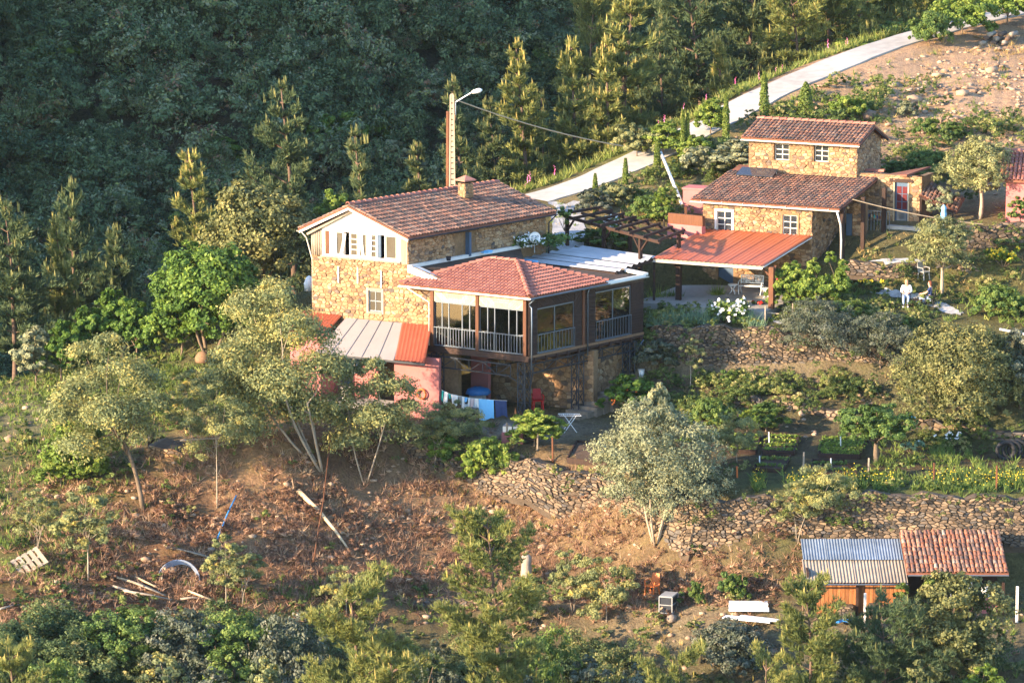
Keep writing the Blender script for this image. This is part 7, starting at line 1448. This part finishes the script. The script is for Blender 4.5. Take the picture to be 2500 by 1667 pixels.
mb = MB(); b = PG(1295,1080); mb.hexa([b+Vector(q) for q in ((-.3,-.2,0),(.3,-.2,0),(.3,.2,0),(-.3,.2,0),(-.36,-.25,.42),(.36,-.25,.42),(.36,.25,.42),(-.36,.25,.42))]); mb.build_thing('black_crate', M['black'], 'black plastic tub right of the pink planter', 'tub')
mb = MB(); b = PG(1566,928); mb.lathe(b, [(.12,0),(.16,.4),(.18,.42),(.14,.42)], 10); mb.build_thing('white_pail', M['wmetal'], 'small white pail below the veranda corner', 'pail')
# ------------------------------------------------------------------ blue parasol, people at the garden table
b = PG(2303,562,8); pr = thing('closed_parasol', 'closed sky blue and white parasol on the upper terrace', 'parasol', b); zt = P(2303,500,b.y).z; H = zt-b.z; mb = MB(); mb.tube([b, b+dz*H], .025, 8); mb.build('pole', M['wmetal'], pr)
V = []; n = 16
for j, (f, rr_) in enumerate(((.28,.10),(.45,.14),(.62,.15),(.78,.11),(.84,.15),(.9,.12),(.97,.05),(1.,.01))): V += [b+Vector(((rr_+.03*math.cos(a*5))*math.cos(a), (rr_+.03*math.cos(a*5))*math.sin(a), f*H)) for a in np.linspace(0, 6.283, n+1)[:-1]]
mb = MB(); mb.add(V, [(j*n+i, j*n+(i+1)%n, (j+1)*n+(i+1)%n, (j+1)*n+i) for j in range(7) for i in range(n)]); mb.build('canopy', M['blue'], pr, True)
def skin_mesh(name, verts, edges, rad, mat, lv=2, root=0):
    me = bpy.data.meshes.new(name); me.from_pydata(verts, edges, []); o = bpy.data.objects.new(name, me); link(o); m = o.modifiers.new('s', 'SKIN'); m.use_smooth_shade = True
    for i, r_ in enumerate(rad): me.skin_vertices[0].data[i].radius = (r_, r_) if not hasattr(r_, '__len__') else r_; me.skin_vertices[0].data[i].use_root = (i == root)
    s = o.modifiers.new('u', 'SUBSURF'); s.levels = lv; s.render_levels = lv; dg = bpy.context.evaluated_depsgraph_get(); m2 = bpy.data.meshes.new_from_object(o.evaluated_get(dg)); bpy.data.objects.remove(o); m2.name = name; m2.materials.clear(); m2.materials.append(mat)
    m2.shade_smooth(); return m2
def person(pos, yaw, label, shirt, trousers, hair, long_sleeve, armturn=0., lean=0.):
    t = orient(thing('person', label, 'person', pos), yaw); V = []; E = []; Rd = []
    def v(p, r_, parent=None):
        V.append(p); Rd.append(r_)
        if parent is not None: E.append((parent, len(V)-1))
        return len(V)-1
    pel = v((0,0,.50), (.15,.12)); sp = v((0,-.05+lean*.3,.72), (.135,.10), pel); chs = v((0,-.07+lean,.95), (.165,.105), sp); nk = v((0,-.04+lean,1.10), .055, chs); hd = v((0,-.015+lean,1.19), (.072,.085), nk); ht = v((0,-.01+lean,1.30), (.078,.095), hd); v((0,-.015+lean,1.36), (.045,.055), ht); v((0,.085+lean,1.235), .016, hd)
    for s in (-1,1):
        hp = v((s*.10,.03,.49), .095, pel); kn = v((s*.13,.43,.50), .065, hp); an = v((s*.11,.50,.10), .042, kn); v((s*.12,.66,.035), .04, an)
        shd = v((s*.19,-.06+lean,1.03), .058, chs); el = v((s*.27,.06+lean+armturn*.1,.78), .044, shd); wr = v((s*.13,.28+armturn*.15,.70), .030, el); pm = v((s*.10,.36+armturn*.15,.70), (.038,.022), wr)
        for k in range(4): f1 = v((s*.10+(k-1.5)*.02,.405+armturn*.15,.70-.004*abs(k-1.5)), .010, pm); v((s*.10+(k-1.5)*.022,.44+armturn*.15-.006*abs(k-1.5),.685), .0085, f1)
        th = v((s*.10-s*.035,.35+armturn*.15,.715), .011, pm); v((s*.10-s*.055,.385+armturn*.15,.71), .009, th)
    obj('body', skin_mesh('body', V, E, Rd, M['skin'], 2), t); put = pieces_local(t)
    # clothes follow the same joints, a little wider
    TV = [(0,.0,.53),(0,-.05+lean*.3,.72),(0,-.07+lean,.95),(0,-.05+lean,1.06)]; TR_ = [(.175,.14),(.15,.12),(.18,.125),(.075,.07)]; TE_ = [(0,1),(1,2),(2,3)]
    for s in (-1,1):
        i = len(TV); TV += [(s*.19,-.06+lean,1.03),(s*.245,.02+lean+armturn*.07,.86)]; TR_ += [.07,.062]; TE_ += [(2,i),(i,i+1)]
        if long_sleeve: TV += [(s*.27,.06+lean+armturn*.1,.78),(s*.17,.22+armturn*.13,.72)]; TR_ += [.056,.045]; TE_ += [(i+1,i+2),(i+2,i+3)]
    obj('shirt', skin_mesh('shirt', TV, TE_, TR_, shirt, 2), t)
    LV = [(0,-.01,.50)]; LR = [(.165,.135)]; LE = []
    for s in (-1,1): i = len(LV); LV += [(s*.10,.03,.49),(s*.13,.43,.505),(s*.115,.49,.28),(s*.11,.50,.13)]; LR += [.108,.078,.062,.058]; LE += [(0,i),(i,i+1),(i+1,i+2),(i+2,i+3)]
    obj('trousers', skin_mesh('trousers', LV, LE, LR, trousers, 2), t)
    for s in (-1,1): mb = MB(); mb.tube([(s*.11,.46,.05),(s*.115,.55,.045),(s*.12,.66,.035),(s*.12,.70,.03)], [.05,.052,.045,.02], 8); put(mb, 'shoe', M['cloth'], True)
    mb = MB(); cz = 1.285; yy0 = -.03+lean; VV = []; n = 14
    for j, ph in enumerate(np.linspace(0, math.pi, 8)):
        for i in range(n): a = 6.283*i/n; fr = 1 if math.sin(a) < .35 or ph < 1.05 else .55; VV.append((.10*math.sin(ph)*math.cos(a), yy0+.118*math.sin(ph)*math.sin(a)*fr, cz+.115*math.cos(ph)-(0.10 if ph > 1.6 and math.sin(a) < 0 else 0)))
    mb.add(VV, [(j*n+i, j*n+(i+1)%n, (j+1)*n+(i+1)%n, (j+1)*n+i) for j in range(7) for i in range(n)]); put(mb, 'hair', hair, True)
    for s in (-1,1):
        mb = MB(); mb.lathe((s*.032,.083+lean,1.262), [(.004,-.008),(.011,0),(.004,.008)], 8); put(mb, 'eye', M['black'])
    mb = MB(); mb.box((0,.086+lean,1.195), (.045,.01,.01)); put(mb, 'mouth', M['red']); return t
b1 = PG(2213,749); b2 = PG(2264,751); tb = PG(2240,757)
person(b1+Vector((0,.15,.0)), R(172), 'person in a white top and pale trousers, seated facing the valley', M['shirt'], M['jeans'], M['hairb'], True)
person(b2+Vector((.1,.1,0)), R(75), 'person with dark red hair and blue jeans, seated on the right and turned left', M['navy'], M['jeans'], M['hairr'], False, .6)
chair(b1+Vector((0,.2,0)), R(-8), M['black'], 'dark garden chair under the person in the white top'); chair(b2+Vector((.12,.1,0)), R(-105), M['black'], 'dark garden chair under the person with dark red hair')
chair(PG(2255,690), R(40), M['grey'], 'empty pale garden chair on the bank behind the people')
tb_ = thing('low_table', 'small dark table between the two seated people', 'table', tb+Vector((.0,.35,0))); put = pieces_local(tb_); mb = MB(); mb.box((0,0,.47), (.5,.5,.03)); put(mb, 'table_top', M['dwood'])
for sx in (-1,1):
    for sy in (-1,1): mb = MB(); mb.beam((sx*.2,sy*.2,0), (sx*.2,sy*.2,.46), .04, .04); put(mb, 'leg', M['dwood'])
# ------------------------------------------------------------------ vegetable garden
def bed(label, corners, mat, crop, seed, rows=4):
    pts = [PG(*c) for c in corners]; b = sum(pts, Vector())/4; t = thing('raised_bed', label, 'raised bed', b, 'raised beds in the garden'); zz = max(p.z for p in pts); zl = min(p.z for p in pts)
    for i in range(4): p, q = pts[i], pts[(i+1)%4]; mb = MB(); mb.beam(p+dz*.08, q+dz*.08, .06, .3); mb.build('side_board', M['dwood'], t)
    mb = MB(); mb.prism([p+dz*.12 for p in pts], dz*-.3); mb.build('soil', M['soil'], t)
    if crop:
        r = np.random.default_rng(seed); C = []; 
        for i in range(rows):
            for k in range(11):
                u, v = (k+.5)/11, (i+.5)/rows
                if r.random() < .1: continue
                p = (pts[0]*(1-u)+pts[1]*u)*(1-v)+(pts[3]*(1-u)+pts[2]*u)*v; C.append(p)
        C = np.array([tuple(p) for p in C]); n = len(C); c = np.repeat(C, 14, 0)+r.normal(size=(n*14,3))*(.09,.09,.03)+np.array((0,0,.22)); nr = unit(n*14, r)*.7+np.array((0,0,.6)); nr /= np.linalg.norm(nr, axis=1, keepdims=True); V, Fc = leaf_quads(c-np.array(tuple(b)), nr, .085*np.ones(n*14), .05*np.ones(n*14), r); o = obj('lettuce_rows' if crop == 'herb' else 'crop_rows', mesh_np('crop_rows', V, Fc, M['lime' if crop != 'herb' else 'herb'], False, np.repeat(np.clip(r.normal(.5,.18,n*14),0,1), 4)), t, None, 'stuff')
bed('raised bed of bright lettuce beside the silver tree',[(1650,1092),(1745,1092),(1762,1055),(1675,1055)],'dwood','lime',1); bed('raised bed with rows of lettuce in the middle of the garden',[(1862,1112),(1938,1112),(1952,1070),(1876,1068)],'dwood','lime',2); bed('raised bed with fresh grass green crop left of the apple tree',[(1998,1118),(2098,1122),(2115,1078),(2010,1076)],'dwood','lime',3,7)
bed('long bare raised bed with sparse seedlings',[(1985,1165),(2092,1165),(2062,1132),(1982,1132)],'dwood','herb',4,2); bed('raised bed with thin crop left of the wooden stake',[(1840,1152),(1912,1155),(1930,1122),(1860,1120)],'dwood','herb',5,2); bed('empty raised bed of bare soil below the patio',[(1385,1135),(1482,1138),(1490,1090),(1408,1086)],'dwood',None,6); bed('raised bed with low crop behind the silver tree',[(1775,1108),(1845,1110),(1858,1068),(1790,1066)],'dwood','lime',7)
for i, (px, b, h_, m, lb) in enumerate([(1350,1133,66,'mwood','wooden stake at the patio edge'),(1312,1105,50,'gwood','thinner stake left of the patio edge stake'),(1237,1085,50,'gwood','stake beside the cold frames'),(1961,1155,52,'gwood','grey stake at the corner of the raised beds'),(2120,1163,46,'gwood','stake under the apple tree'),(2280,1188,60,'mwood','reddish stake standing in the yellow flowers'),(2433,1198,64,'mwood','stake near the right end of the yellow flowers'),(1800,1166,28,'orange','short orange tipped stake among the weeds'),(1687,1080,34,'wmetal','white peg at the left lettuce bed'),(1878,1090,36,'wmetal','white peg at the middle lettuce bed'),(2053,1098,34,'wmetal','white peg in the grass green bed'),(2029,1152,34,'wmetal','white peg in the bare seedling bed'),(1855,1142,30,'wmetal','white peg left of the grey corner stake')]):
    p = PG(px, b); s = scale_at(p.y); mb = MB(); w_ = .03 if m == 'wmetal' else .045; mb.tube([p-dz*.15, p+Vector((rnd.uniform(-.03,.03),0,h_/s))], w_, 6); mb.build_thing('stake', M[m], lb, 'stake', 'garden stakes and pegs')
p = PG(2470,1122); mb = MB()
for k in range(3): mb.tube([p+Vector((.3*k-.3+(.42)*math.cos(a), .15*k, .45+.42*math.sin(a))) for a in np.linspace(0, 6.283, 17)], .11, 8)
mb.build_thing('old_tyres', M['rubber'], 'row of old black tyres at the right end of the garden', 'tyres', smooth=True)
mb = MB(); mb.tube([P(2195,1016,.4), P(2215,1014,.3), P(2235,1020,.3)], .04, 6); mb.build_thing('blue_hose', M['tankblue'], 'short blue hose lying on the garden wall top', 'hose')
mb = MB(); mb.tube([P(2440,806,3.5)+dz*.05, P(2540,826,3.3)+dz*.05], .06, 8); mb.build_thing('white_pipe', M['wmetal'], 'white pipe lying on the bank at the right edge', 'pipe')
# ------------------------------------------------------------------ clutter on the lowest shelf and the brown slope
p = PG(1632,1492); cr = orient(thing('wire_crate', 'grey wire mesh dog crate on the lowest terrace', 'crate', p), R(-18)); put = pieces_local(cr); S3 = (.62,1.0,.78); mb = MB()
for sx in (-.5,.5):
    for sy in (-.5,.5): mb.beam((sx*S3[0],sy*S3[1],0), (sx*S3[0],sy*S3[1],S3[2]), .04, .04)
    for z in (0.02,.4,S3[2]): mb.beam((sx*S3[0],-.5*S3[1],z), (sx*S3[0],.5*S3[1],z), .035, .035); mb.beam((-.5*S3[0],sx*S3[1],z), (.5*S3[0],sx*S3[1],z), .035, .035)
put(mb, 'frame', M['grey']); mb = MB(); mb.box((0,0,.4), (S3[0]*.95,S3[1]*.95,.7)); put(mb, 'mesh_panels', M['steel']); mb = MB(); mb.box((0,0,S3[2]+.02), (S3[0],S3[1],.03)); put(mb, 'lid', M['grey'])
p = PG(1828,1495); mb = MB(); mb.box(p+dz*.2, (1.85,.9,.08), R(-3)); mb.box(p+dz*.32+Vector((0,.3,0)), (1.8,.5,.2), R(-3)); mb.build_thing('white_sheets', M['pane_white'], 'white panels stacked flat on the lowest terrace', 'panel')
p = PG(1836,1522); mb = MB(); mb.box(p+dz*.15+Vector((-.2,0,0)), (2.3,.55,.06), R(-22)); mb.box(p+dz*.23+Vector((.3,-.2,0)), (1.9,.35,.06), R(-26)); mb.build_thing('white_board', M['pane_white'], 'long white boards lying askew before the stacked panels', 'board')
for px, b, h_, lb in ((2111,1532,80,'white post in front of the shed boards'),(2482,1520,85,'white post at the right edge below the tiled bay')): p = PG(px, b); mb = MB(); mb.box(p+dz*(h_/scale_at(p.y)/2), (.11,.11,h_/scale_at(p.y)+.2)); mb.build_thing('white_post', M['cap'], lb, 'post', 'white posts at the shed')
for px, m, lb in ((2022,'pane_white','white drum before the shed boards'),(2041,'grey','grey drum next to the white one by the shed')): p = PG(px,1486); mb = MB(); mb.lathe(p, [(.22,0),(.23,.05),(.22,.28),(.23,.3),(.22,.55),(.2,.56)], 14); mb.build_thing('drum', M[m], lb, 'drum', 'drums by the shed')
p = PG(2064,1525); r = np.random.default_rng(3); mb = MB(); V = [p+Vector((.35*(i-3)/2.2, .2*(j-2), .12+.12*r.random())) for j in range(5) for i in range(7)]; mb.add(V, [(j*7+i, j*7+i+1, j*7+i+8, j*7+i+7) for j in range(4) for i in range(6)]); mb.build_thing('blue_tarpaulin', M['tankblue'], 'crumpled blue tarpaulin on the ground before the shed', 'tarpaulin')
for px, w_, lb in ((2063,.75,'small block of stacked stones left of the white post'),(2140,.6,'small block of stacked stones right of the white post')):
    p = PG(px,1515); t = thing('stone_pile', lb, 'stone pile', p); wp = WP((p.x-w_/2,p.y,0), (1,0,0), (0,-1,0)); mb = MB(); mb.box(p+Vector((0,.3,.3)), (w_,.55,.75)); mb.build('core', M['dryback'], t); lay_stones(t, [(cells([(0,p.z-.1),(w_,p.z-.1),(w_,p.z+.66),(0,p.z+.66)], .24, .12, (), px), wp.mapf(0), 1)], M['dry'], .05, .015, 40)
mb = MB(); p = PG(1285,1440); mb.lathe(p, [(.26,0),(.32,.5),(.24,1.3),(.26,1.6),(.12,1.72)], 9); mb.build_thing('wrapped_trunk', M['gwood'], 'tall pale wrapped stump right of the centre pine', 'stump', smooth=True)
p = PG(66,1385); pa = orient(thing('wooden_pallet', 'weathered grey pallet lying on the left slope', 'pallet', p+dz*.1), R(38)); pa.rotation_euler = (R(32),R(-24),R(25)); put = pieces_local(pa)
for k in range(6): mb = MB(); mb.box((-.75+.3*k,0,.1), (.2,1.15,.025)); put(mb, 'board', M['gwood'])
for k in range(3): mb = MB(); mb.box((0,-.5+.5*k,.04), (1.75,.1,.09)); put(mb, 'bearer', M['gwood'])
p = PG(437,1408); mb = MB()
for k in range(6): rr_ = .98-.05*k; mb.tube([p+Vector((rr_*math.cos(a)+.02*k, .05*k-.1, -.15+rr_*math.sin(a)*1.0)) for a in np.linspace(-.3, math.pi+.3, 22)], .020, 6)
mb.build_thing('pipe_coil', M['alu2'] if 'alu2' in M else plain('grey_blue_pipe', (.24,.28,.36), .5), 'coil of grey blue pipe standing in an arch', 'pipe coil', smooth=True)
def log(label, pts, r0, r1, mat='bark', name='log', cat='log', group=None):
    mb = MB(); n = len(pts); mb.tube(pts, [r0+(r1-r0)*i/(n-1) for i in range(n)], 7); return mb.build_thing(name, M[mat], label, cat, group, smooth=True)
def gp(px, py, up=.1): return PG(px, py)+dz*up
log('fallen bare trunk slanting across the brown slope', [gp(728,1213,.3), gp(775,1262,.3), gp(815,1305,.25), gp(858,1362,.15)], .13, .05, 'pwood', 'fallen_trunk', 'trunk')
for i, (a, b_) in enumerate([((285,1418),(400,1460)),((300,1425),(390,1452)),((320,1432),(405,1462)),((275,1438),(350,1470)),((330,1420),(398,1448)),((460,1455),(535,1480)),((440,1470),(500,1468)),((300,1455),(420,1470)),((0,1500),(45,1480))]): log(['long grey branch on the brushwood pile','thin branch on top of the brushwood pile','bark covered branch in the brushwood pile','short branch at the left of the brushwood pile','pale peeled branch in the brushwood pile','branch lying right of the brushwood pile','small branch before the brushwood pile','low branch at the foot of the brushwood pile','lone branch at the lower left edge'][i], [gp(*a,.12+.05*(i%3)), gp((a[0]+b_[0])/2,(a[1]+b_[1])/2,.2), gp(*b_,.1)], .06, .03, 'pwood' if i in (0,4,5) else 'gwood', 'branch', 'branch')
log('thin dark pole leaning up the brown slope right of the stump', [gp(765,1385,.2), gp(790,1280,1.1), gp(808,1175,2.2)], .04, .02, 'mwood', 'leaning_pole', 'pole'); log('blue pipe lying down the brown slope', [gp(577,1222,.15), gp(555,1265,.15), gp(530,1322,.1)], .035, .035, 'tankblue', 'blue_pipe', 'pipe'); log('reddish plank beside the coiled pipe', [gp(400,1345,.2), gp(465,1360,.25), gp(520,1372,.15)], .05, .05, 'gwood', 'plank', 'plank'); log('white pole leaning on the dry slope by the pergola', [gp(1668,508,.0), gp(1640,462,.55), gp(1613,420,1.1)], .10, .08, 'wmetal', 'leaning_pole', 'pole'); log('weathered log lying above the white leaning pole', [gp(1638,432,.25), gp(1672,427,.3), gp(1706,424,.25)], .09, .08, 'gwood', 'log', 'log'); log('long thin pole lying on the left knoll by the cistern', [gp(440,1090,.3), gp(560,1085,.35)], .04, .03, 'gwood', 'pole', 'pole')
for i in range(9):
    a = PG(2395+i*9, 112-3*(i%3)); log(['log at the left end of the stack by the upper road','top log of the roadside stack','second log of the roadside stack','dark log in the middle of the roadside stack','split log in the roadside stack','small log on the roadside stack','thick log of the roadside stack','log near the right end of the roadside stack','last log of the roadside stack'][i], [a+dz*(.12+.2*(i%3)), a+dz*(.12+.2*(i%3))+Vector((.5,1.2,.0))], .16, .15, 'barkp' if i % 2 else 'gwood', 'log', 'log', 'stacked logs by the road')
mb = MB(); p = PG(370,1088); mb.lathe(p, [(.19,0),(.2,.65),(.17,.66)], 12); mb.build_thing('black_bin', M['black'], 'black bin on the square stone cistern', 'bin', smooth=True)
tbl = thing('outdoor_table', 'rough grey table behind the house corner', 'table', PG(695,712)); p = tbl.location; mb = MB(); mb.box(p+dz*.72, (.9,.6,.05)); mb.build('table_top', M['gwood'], tbl)
for sx in (-1,1): mb = MB(); mb.box(p+Vector((sx*.38,0,.35)), (.08,.5,.7)); mb.build('leg', M['gwood'], tbl)
mb = MB(); p = PG(755,712); mb.lathe(p, [(.25,0),(.3,.4),(.18,.7),(.05,.8)], 9); mb.build_thing('white_sack', M['cloth'], 'white sack beside the stone house corner', 'sack', smooth=True)
mb = MB(); p = PG(496,885); mb.lathe(p, [(.4,0),(.42,.25),(.25,.5),(.05,.58)], 10); mb.build_thing('straw_heap', M['twig'], 'small brown heap of cut straw on the spur', 'heap', smooth=True)
# ------------------------------------------------------------------ flowering plants
def flowers(root, pts, size, mat, r, name='blossoms'):
    n = len(pts); nr = unit(n*4, r)*.5+np.array((-.3,-.6,.5)); nr /= np.linalg.norm(nr, axis=1, keepdims=True); V, Fc = leaf_quads(np.repeat(pts, 4, 0)+r.normal(size=(n*4,3))*size*.35, nr, size*np.ones(n*4), size*.8*np.ones(n*4), r); obj(name, mesh_np(name, V, Fc, mat, False, np.repeat(r.random(n*4), 4)), root)
def rose(label, c, w_, d_, h, nf, mat, seed, leaf='herb', n=1800, fs=.055, name='rose_bush', cat='rose bush', rot=0.):
    r = np.random.default_rng(seed); root = thing(name, label, cat, c); m = 7; lob = [((k/(m-1)-.5)*w_*.8*math.cos(rot), (k/(m-1)-.5)*w_*.8*math.sin(rot)+r.normal()*d_*.1, h*(.4+.2*r.random()), w_*.22, d_*.5, h*.45) for k in range(m)]; V, Fc, t = crown_np(lob, n, .075, r, .35, .6); obj('leaves', mesh_np('leaves', V, Fc, M[leaf], False, t), root); i = r.integers(0, len(V)//4, nf*3); ctr = V.reshape(-1,4,3).mean(1)[i]; o = ctr[np.argsort(-(ctr[:,2]*1.2-ctr[:,1]))][:nf]; flowers(root, o+np.array((-.02,-.06,.04)), fs, mat, r)
    mb = MB()
    for k in range(4): p = Vector(c); mb.tube([p-dz*.1, p+Vector(lob[k*2 % m][:3])], [.025,.01], 5)
    mb.build('stems', M['bark'], root); return root
rose('white rose rambling along the edge of the flat roof by the dish', Pz(1326,607,7.6), 3.4, 1.0, .75, 130, M['wflower'], 1, n=2600, rot=.75)
rose('white climbing rose on the middle pergola post', P(1488,600,17)-dz*.2, .9, .7, 1.9, 70, M['wflower'], 2)
rose('bush of pale pink roses at the edge of the curved wall', PG(1780,800)+Vector((0,.3,-.2)), 1.9, 1.2, 1.65, 75, M['pflower'], 3, n=3000, fs=.075)
rose('red geranium plant before the porch slab', PG(1850,760), .5, .4, .6, 9, M['red'], 4, n=250, name='geranium', cat='flower'); rose('red climbing rose on the brown porch post', PG(1893,752), .4, .4, 1.6, 14, M['red'], 5, n=500); rose('cream rose beside the wall of big slabs', PG(2320,1090), 1.3, .6, .7, 26, M['wflower'], 6, n=700); rose('yellow flowering broom under the sunlit terrace wall', PG(2450,655), 1.6, .9, 1.0, 70, M['yflower'], 7, 'lime', 1500, name='broom_bush', cat='bush'); rose('yellow daisies on the bank right of the porch', PG(2130,705), 1.2, .5, .5, 25, M['yflower'], 8, n=500, name='daisy_clump', cat='flower'); rose('wisteria leaves on the first pergola post', P(1378,560,17.3), .7, .6, 1.2, 1, M['pflower'], 9, n=500, name='climber', cat='climbing plant'); rose('green climber over the pergola beams', P(1480,555,18.5), 1.8, .8, .6, 1, M['wflower'], 10, 'lime', 700, name='climber', cat='climbing plant')
rose('magenta rose on the low wall above the raised beds', PG(1775,1045), .9, .5, .9, 14, M['mflower'], 11, n=900); rose('agave like grey plant beside the slab wall', PG(2225,1108), 1.0, .6, .7, 1, M['wflower'], 12, 'iris', 500, name='grey_plant', cat='plant')
def spiky(label, px, py, h, wd, seed, mat='iris', name='yucca', n=70, cat='plant', group=None):
    b = PG(px, py); r = np.random.default_rng(seed); root = thing(name, label, cat, b, group); c = r.normal(size=(n,3))*(wd*.35,wd*.25,0); d = r.normal(size=(n,3))*.45+np.array((0,0,1.)); d /= np.linalg.norm(d, axis=1, keepdims=True); V, Fc, t = needles_np(c, d, h*(.6+.5*r.random(n)), r, 2, .25, .03, np.clip(r.normal(.5,.2,n),0,1)); obj('leaves', mesh_np('leaves', V, Fc, M[mat], False, t), root)
spiky('spiky yucca right of the timber veranda', 1603, 745, .95, .5, 1, 'lime', n=110); spiky('spiky cordyline before the porch slab', 1752, 730, .8, .35, 2, 'lime', n=110); spiky('second spiky plant behind the yucca', 1640, 740, .8, .6, 3, 'herb', n=110)
for i in range(8): spiky(['iris clump nearest the veranda','second iris clump on the wall top','iris clump with tall blades','iris clump in the middle of the row','bluish iris clump left of the roses','iris clump right beside the roses','iris clump by the rail fence','small iris clump below the porch'][i], [1595,1622,1650,1678,1706,1728,1845,1832][i], [795,796,795,792,790,792,812,796][i], .8, .5, 20+i, 'iris', 'iris_clump', 90, 'iris', 'irises along the curved wall')
# yellow daisies along the garden wall, foxgloves along the road: too many to count
x, y, z, r = scatter(14000, -13.5, -8, .06, .135, 31); px_, py_ = proj(x, y, z); k_ = (r.random(len(x)) < .10*np.exp(-((py_-1185)/16)**2)*(vnoise(x*.8, y*.3, 8) > .35)); c = np.stack([x[k_], y[k_], z[k_]+.35+.25*r.random(k_.sum())], 1); n = len(c); nr = unit(n, r)*.5+np.array((-.2,-.6,.6)); nr /= np.linalg.norm(nr, axis=1, keepdims=True); V, Fc = leaf_quads(c, nr, .03*np.ones(n), .03*np.ones(n), r); setp(obj('yellow_daisies', mesh_np('yellow_daisies', V, Fc, M['yflower'], False, np.repeat(r.random(n), 4))), None, None, None, 'stuff')
blades('daisy_leaves', x[k_], y[k_], z[k_], M['herb'], r, 5, .3, .6, .03, .6)
x, y, z, r = scatter(9000, 22, 62, .0, .125, 32); d_, _ = road_dist(x, y); px_, py_ = proj(x, y, z); q = x/(y-CAMY); Yk_, _ = smoothcols(q); k_ = (d_ > 2.1) & (d_ < 4) & (y > np.interp(x, RX[:,0], RX[:,1])) & visible(x, y, z) & (r.random(len(x)) < .10); x, y, z = x[k_], y[k_], z[k_]; n = len(x)
c = np.concatenate([np.stack([x+r.normal(0,.02,n), y, z+.55+.07*j], 1) for j in range(8)]); nr = unit(len(c), r)*.6+np.array((-.4,-.6,.2)); nr /= np.linalg.norm(nr, axis=1, keepdims=True); V, Fc = leaf_quads(c, nr, np.repeat(.065-.005*np.arange(8), n), np.repeat(.05-.004*np.arange(8), n), r); setp(obj('foxglove_spikes', mesh_np('foxglove_spikes', V, Fc, M['mflower'], False, np.repeat(r.random(len(c)), 4))), None, None, None, 'stuff')
x, y, z, r = scatter(40000, 20, 66, .0, .13, 33); d_, _ = road_dist(x, y); q = x/(y-CAMY); Yk_, _ = smoothcols(q); rl = np.interp(x, RX[:,0], RX[:,1]); k_ = (d_ > 1.95) & (d_ < 4.4) & (y > rl) & visible(x, y, z) & (r.random(len(x)) < .75); blades('verge_grass', x[k_], y[k_], z[k_], M['grass'], r, 4, .3, .8, .03, .5, .7)
# oranges in the citrus bush
ct = bpy.data.objects.get('citrus_bush')
if ct:
    r = random.Random(4)
    for k in range(8): mb = MB(); p = ct.location+Vector((r.uniform(-.8,.8), -.75+r.uniform(-.1,.2), r.uniform(.6,1.7))); mb.lathe(p, [(.01,-.05),(.05,-.03),(.06,0),(.05,.03),(.01,.05)], 8); mb.build('orange_fruit', M['orange'], ct, True)

# ------------------------------------------------------------------ thin evening haze over the valley
hm = bpy.data.materials.new('valley_haze'); hm.use_nodes = True; hn = hm.node_tree; hn.nodes.remove(hn.nodes['Principled BSDF']); pv = hn.nodes.new('ShaderNodeVolumePrincipled'); pv.inputs['Color'].default_value = (.70,.84,1.0,1); pv.inputs['Density'].default_value = .000035; pv.inputs['Anisotropy'].default_value = .1
hn.links.new(pv.outputs[0], hn.nodes['Material Output'].inputs['Volume'])
hz = MB(); hz.box((5, 65, 49), (340, 560, 182)); ho = hz.build('haze', hm); setp(ho, None, None, None, 'stuff')
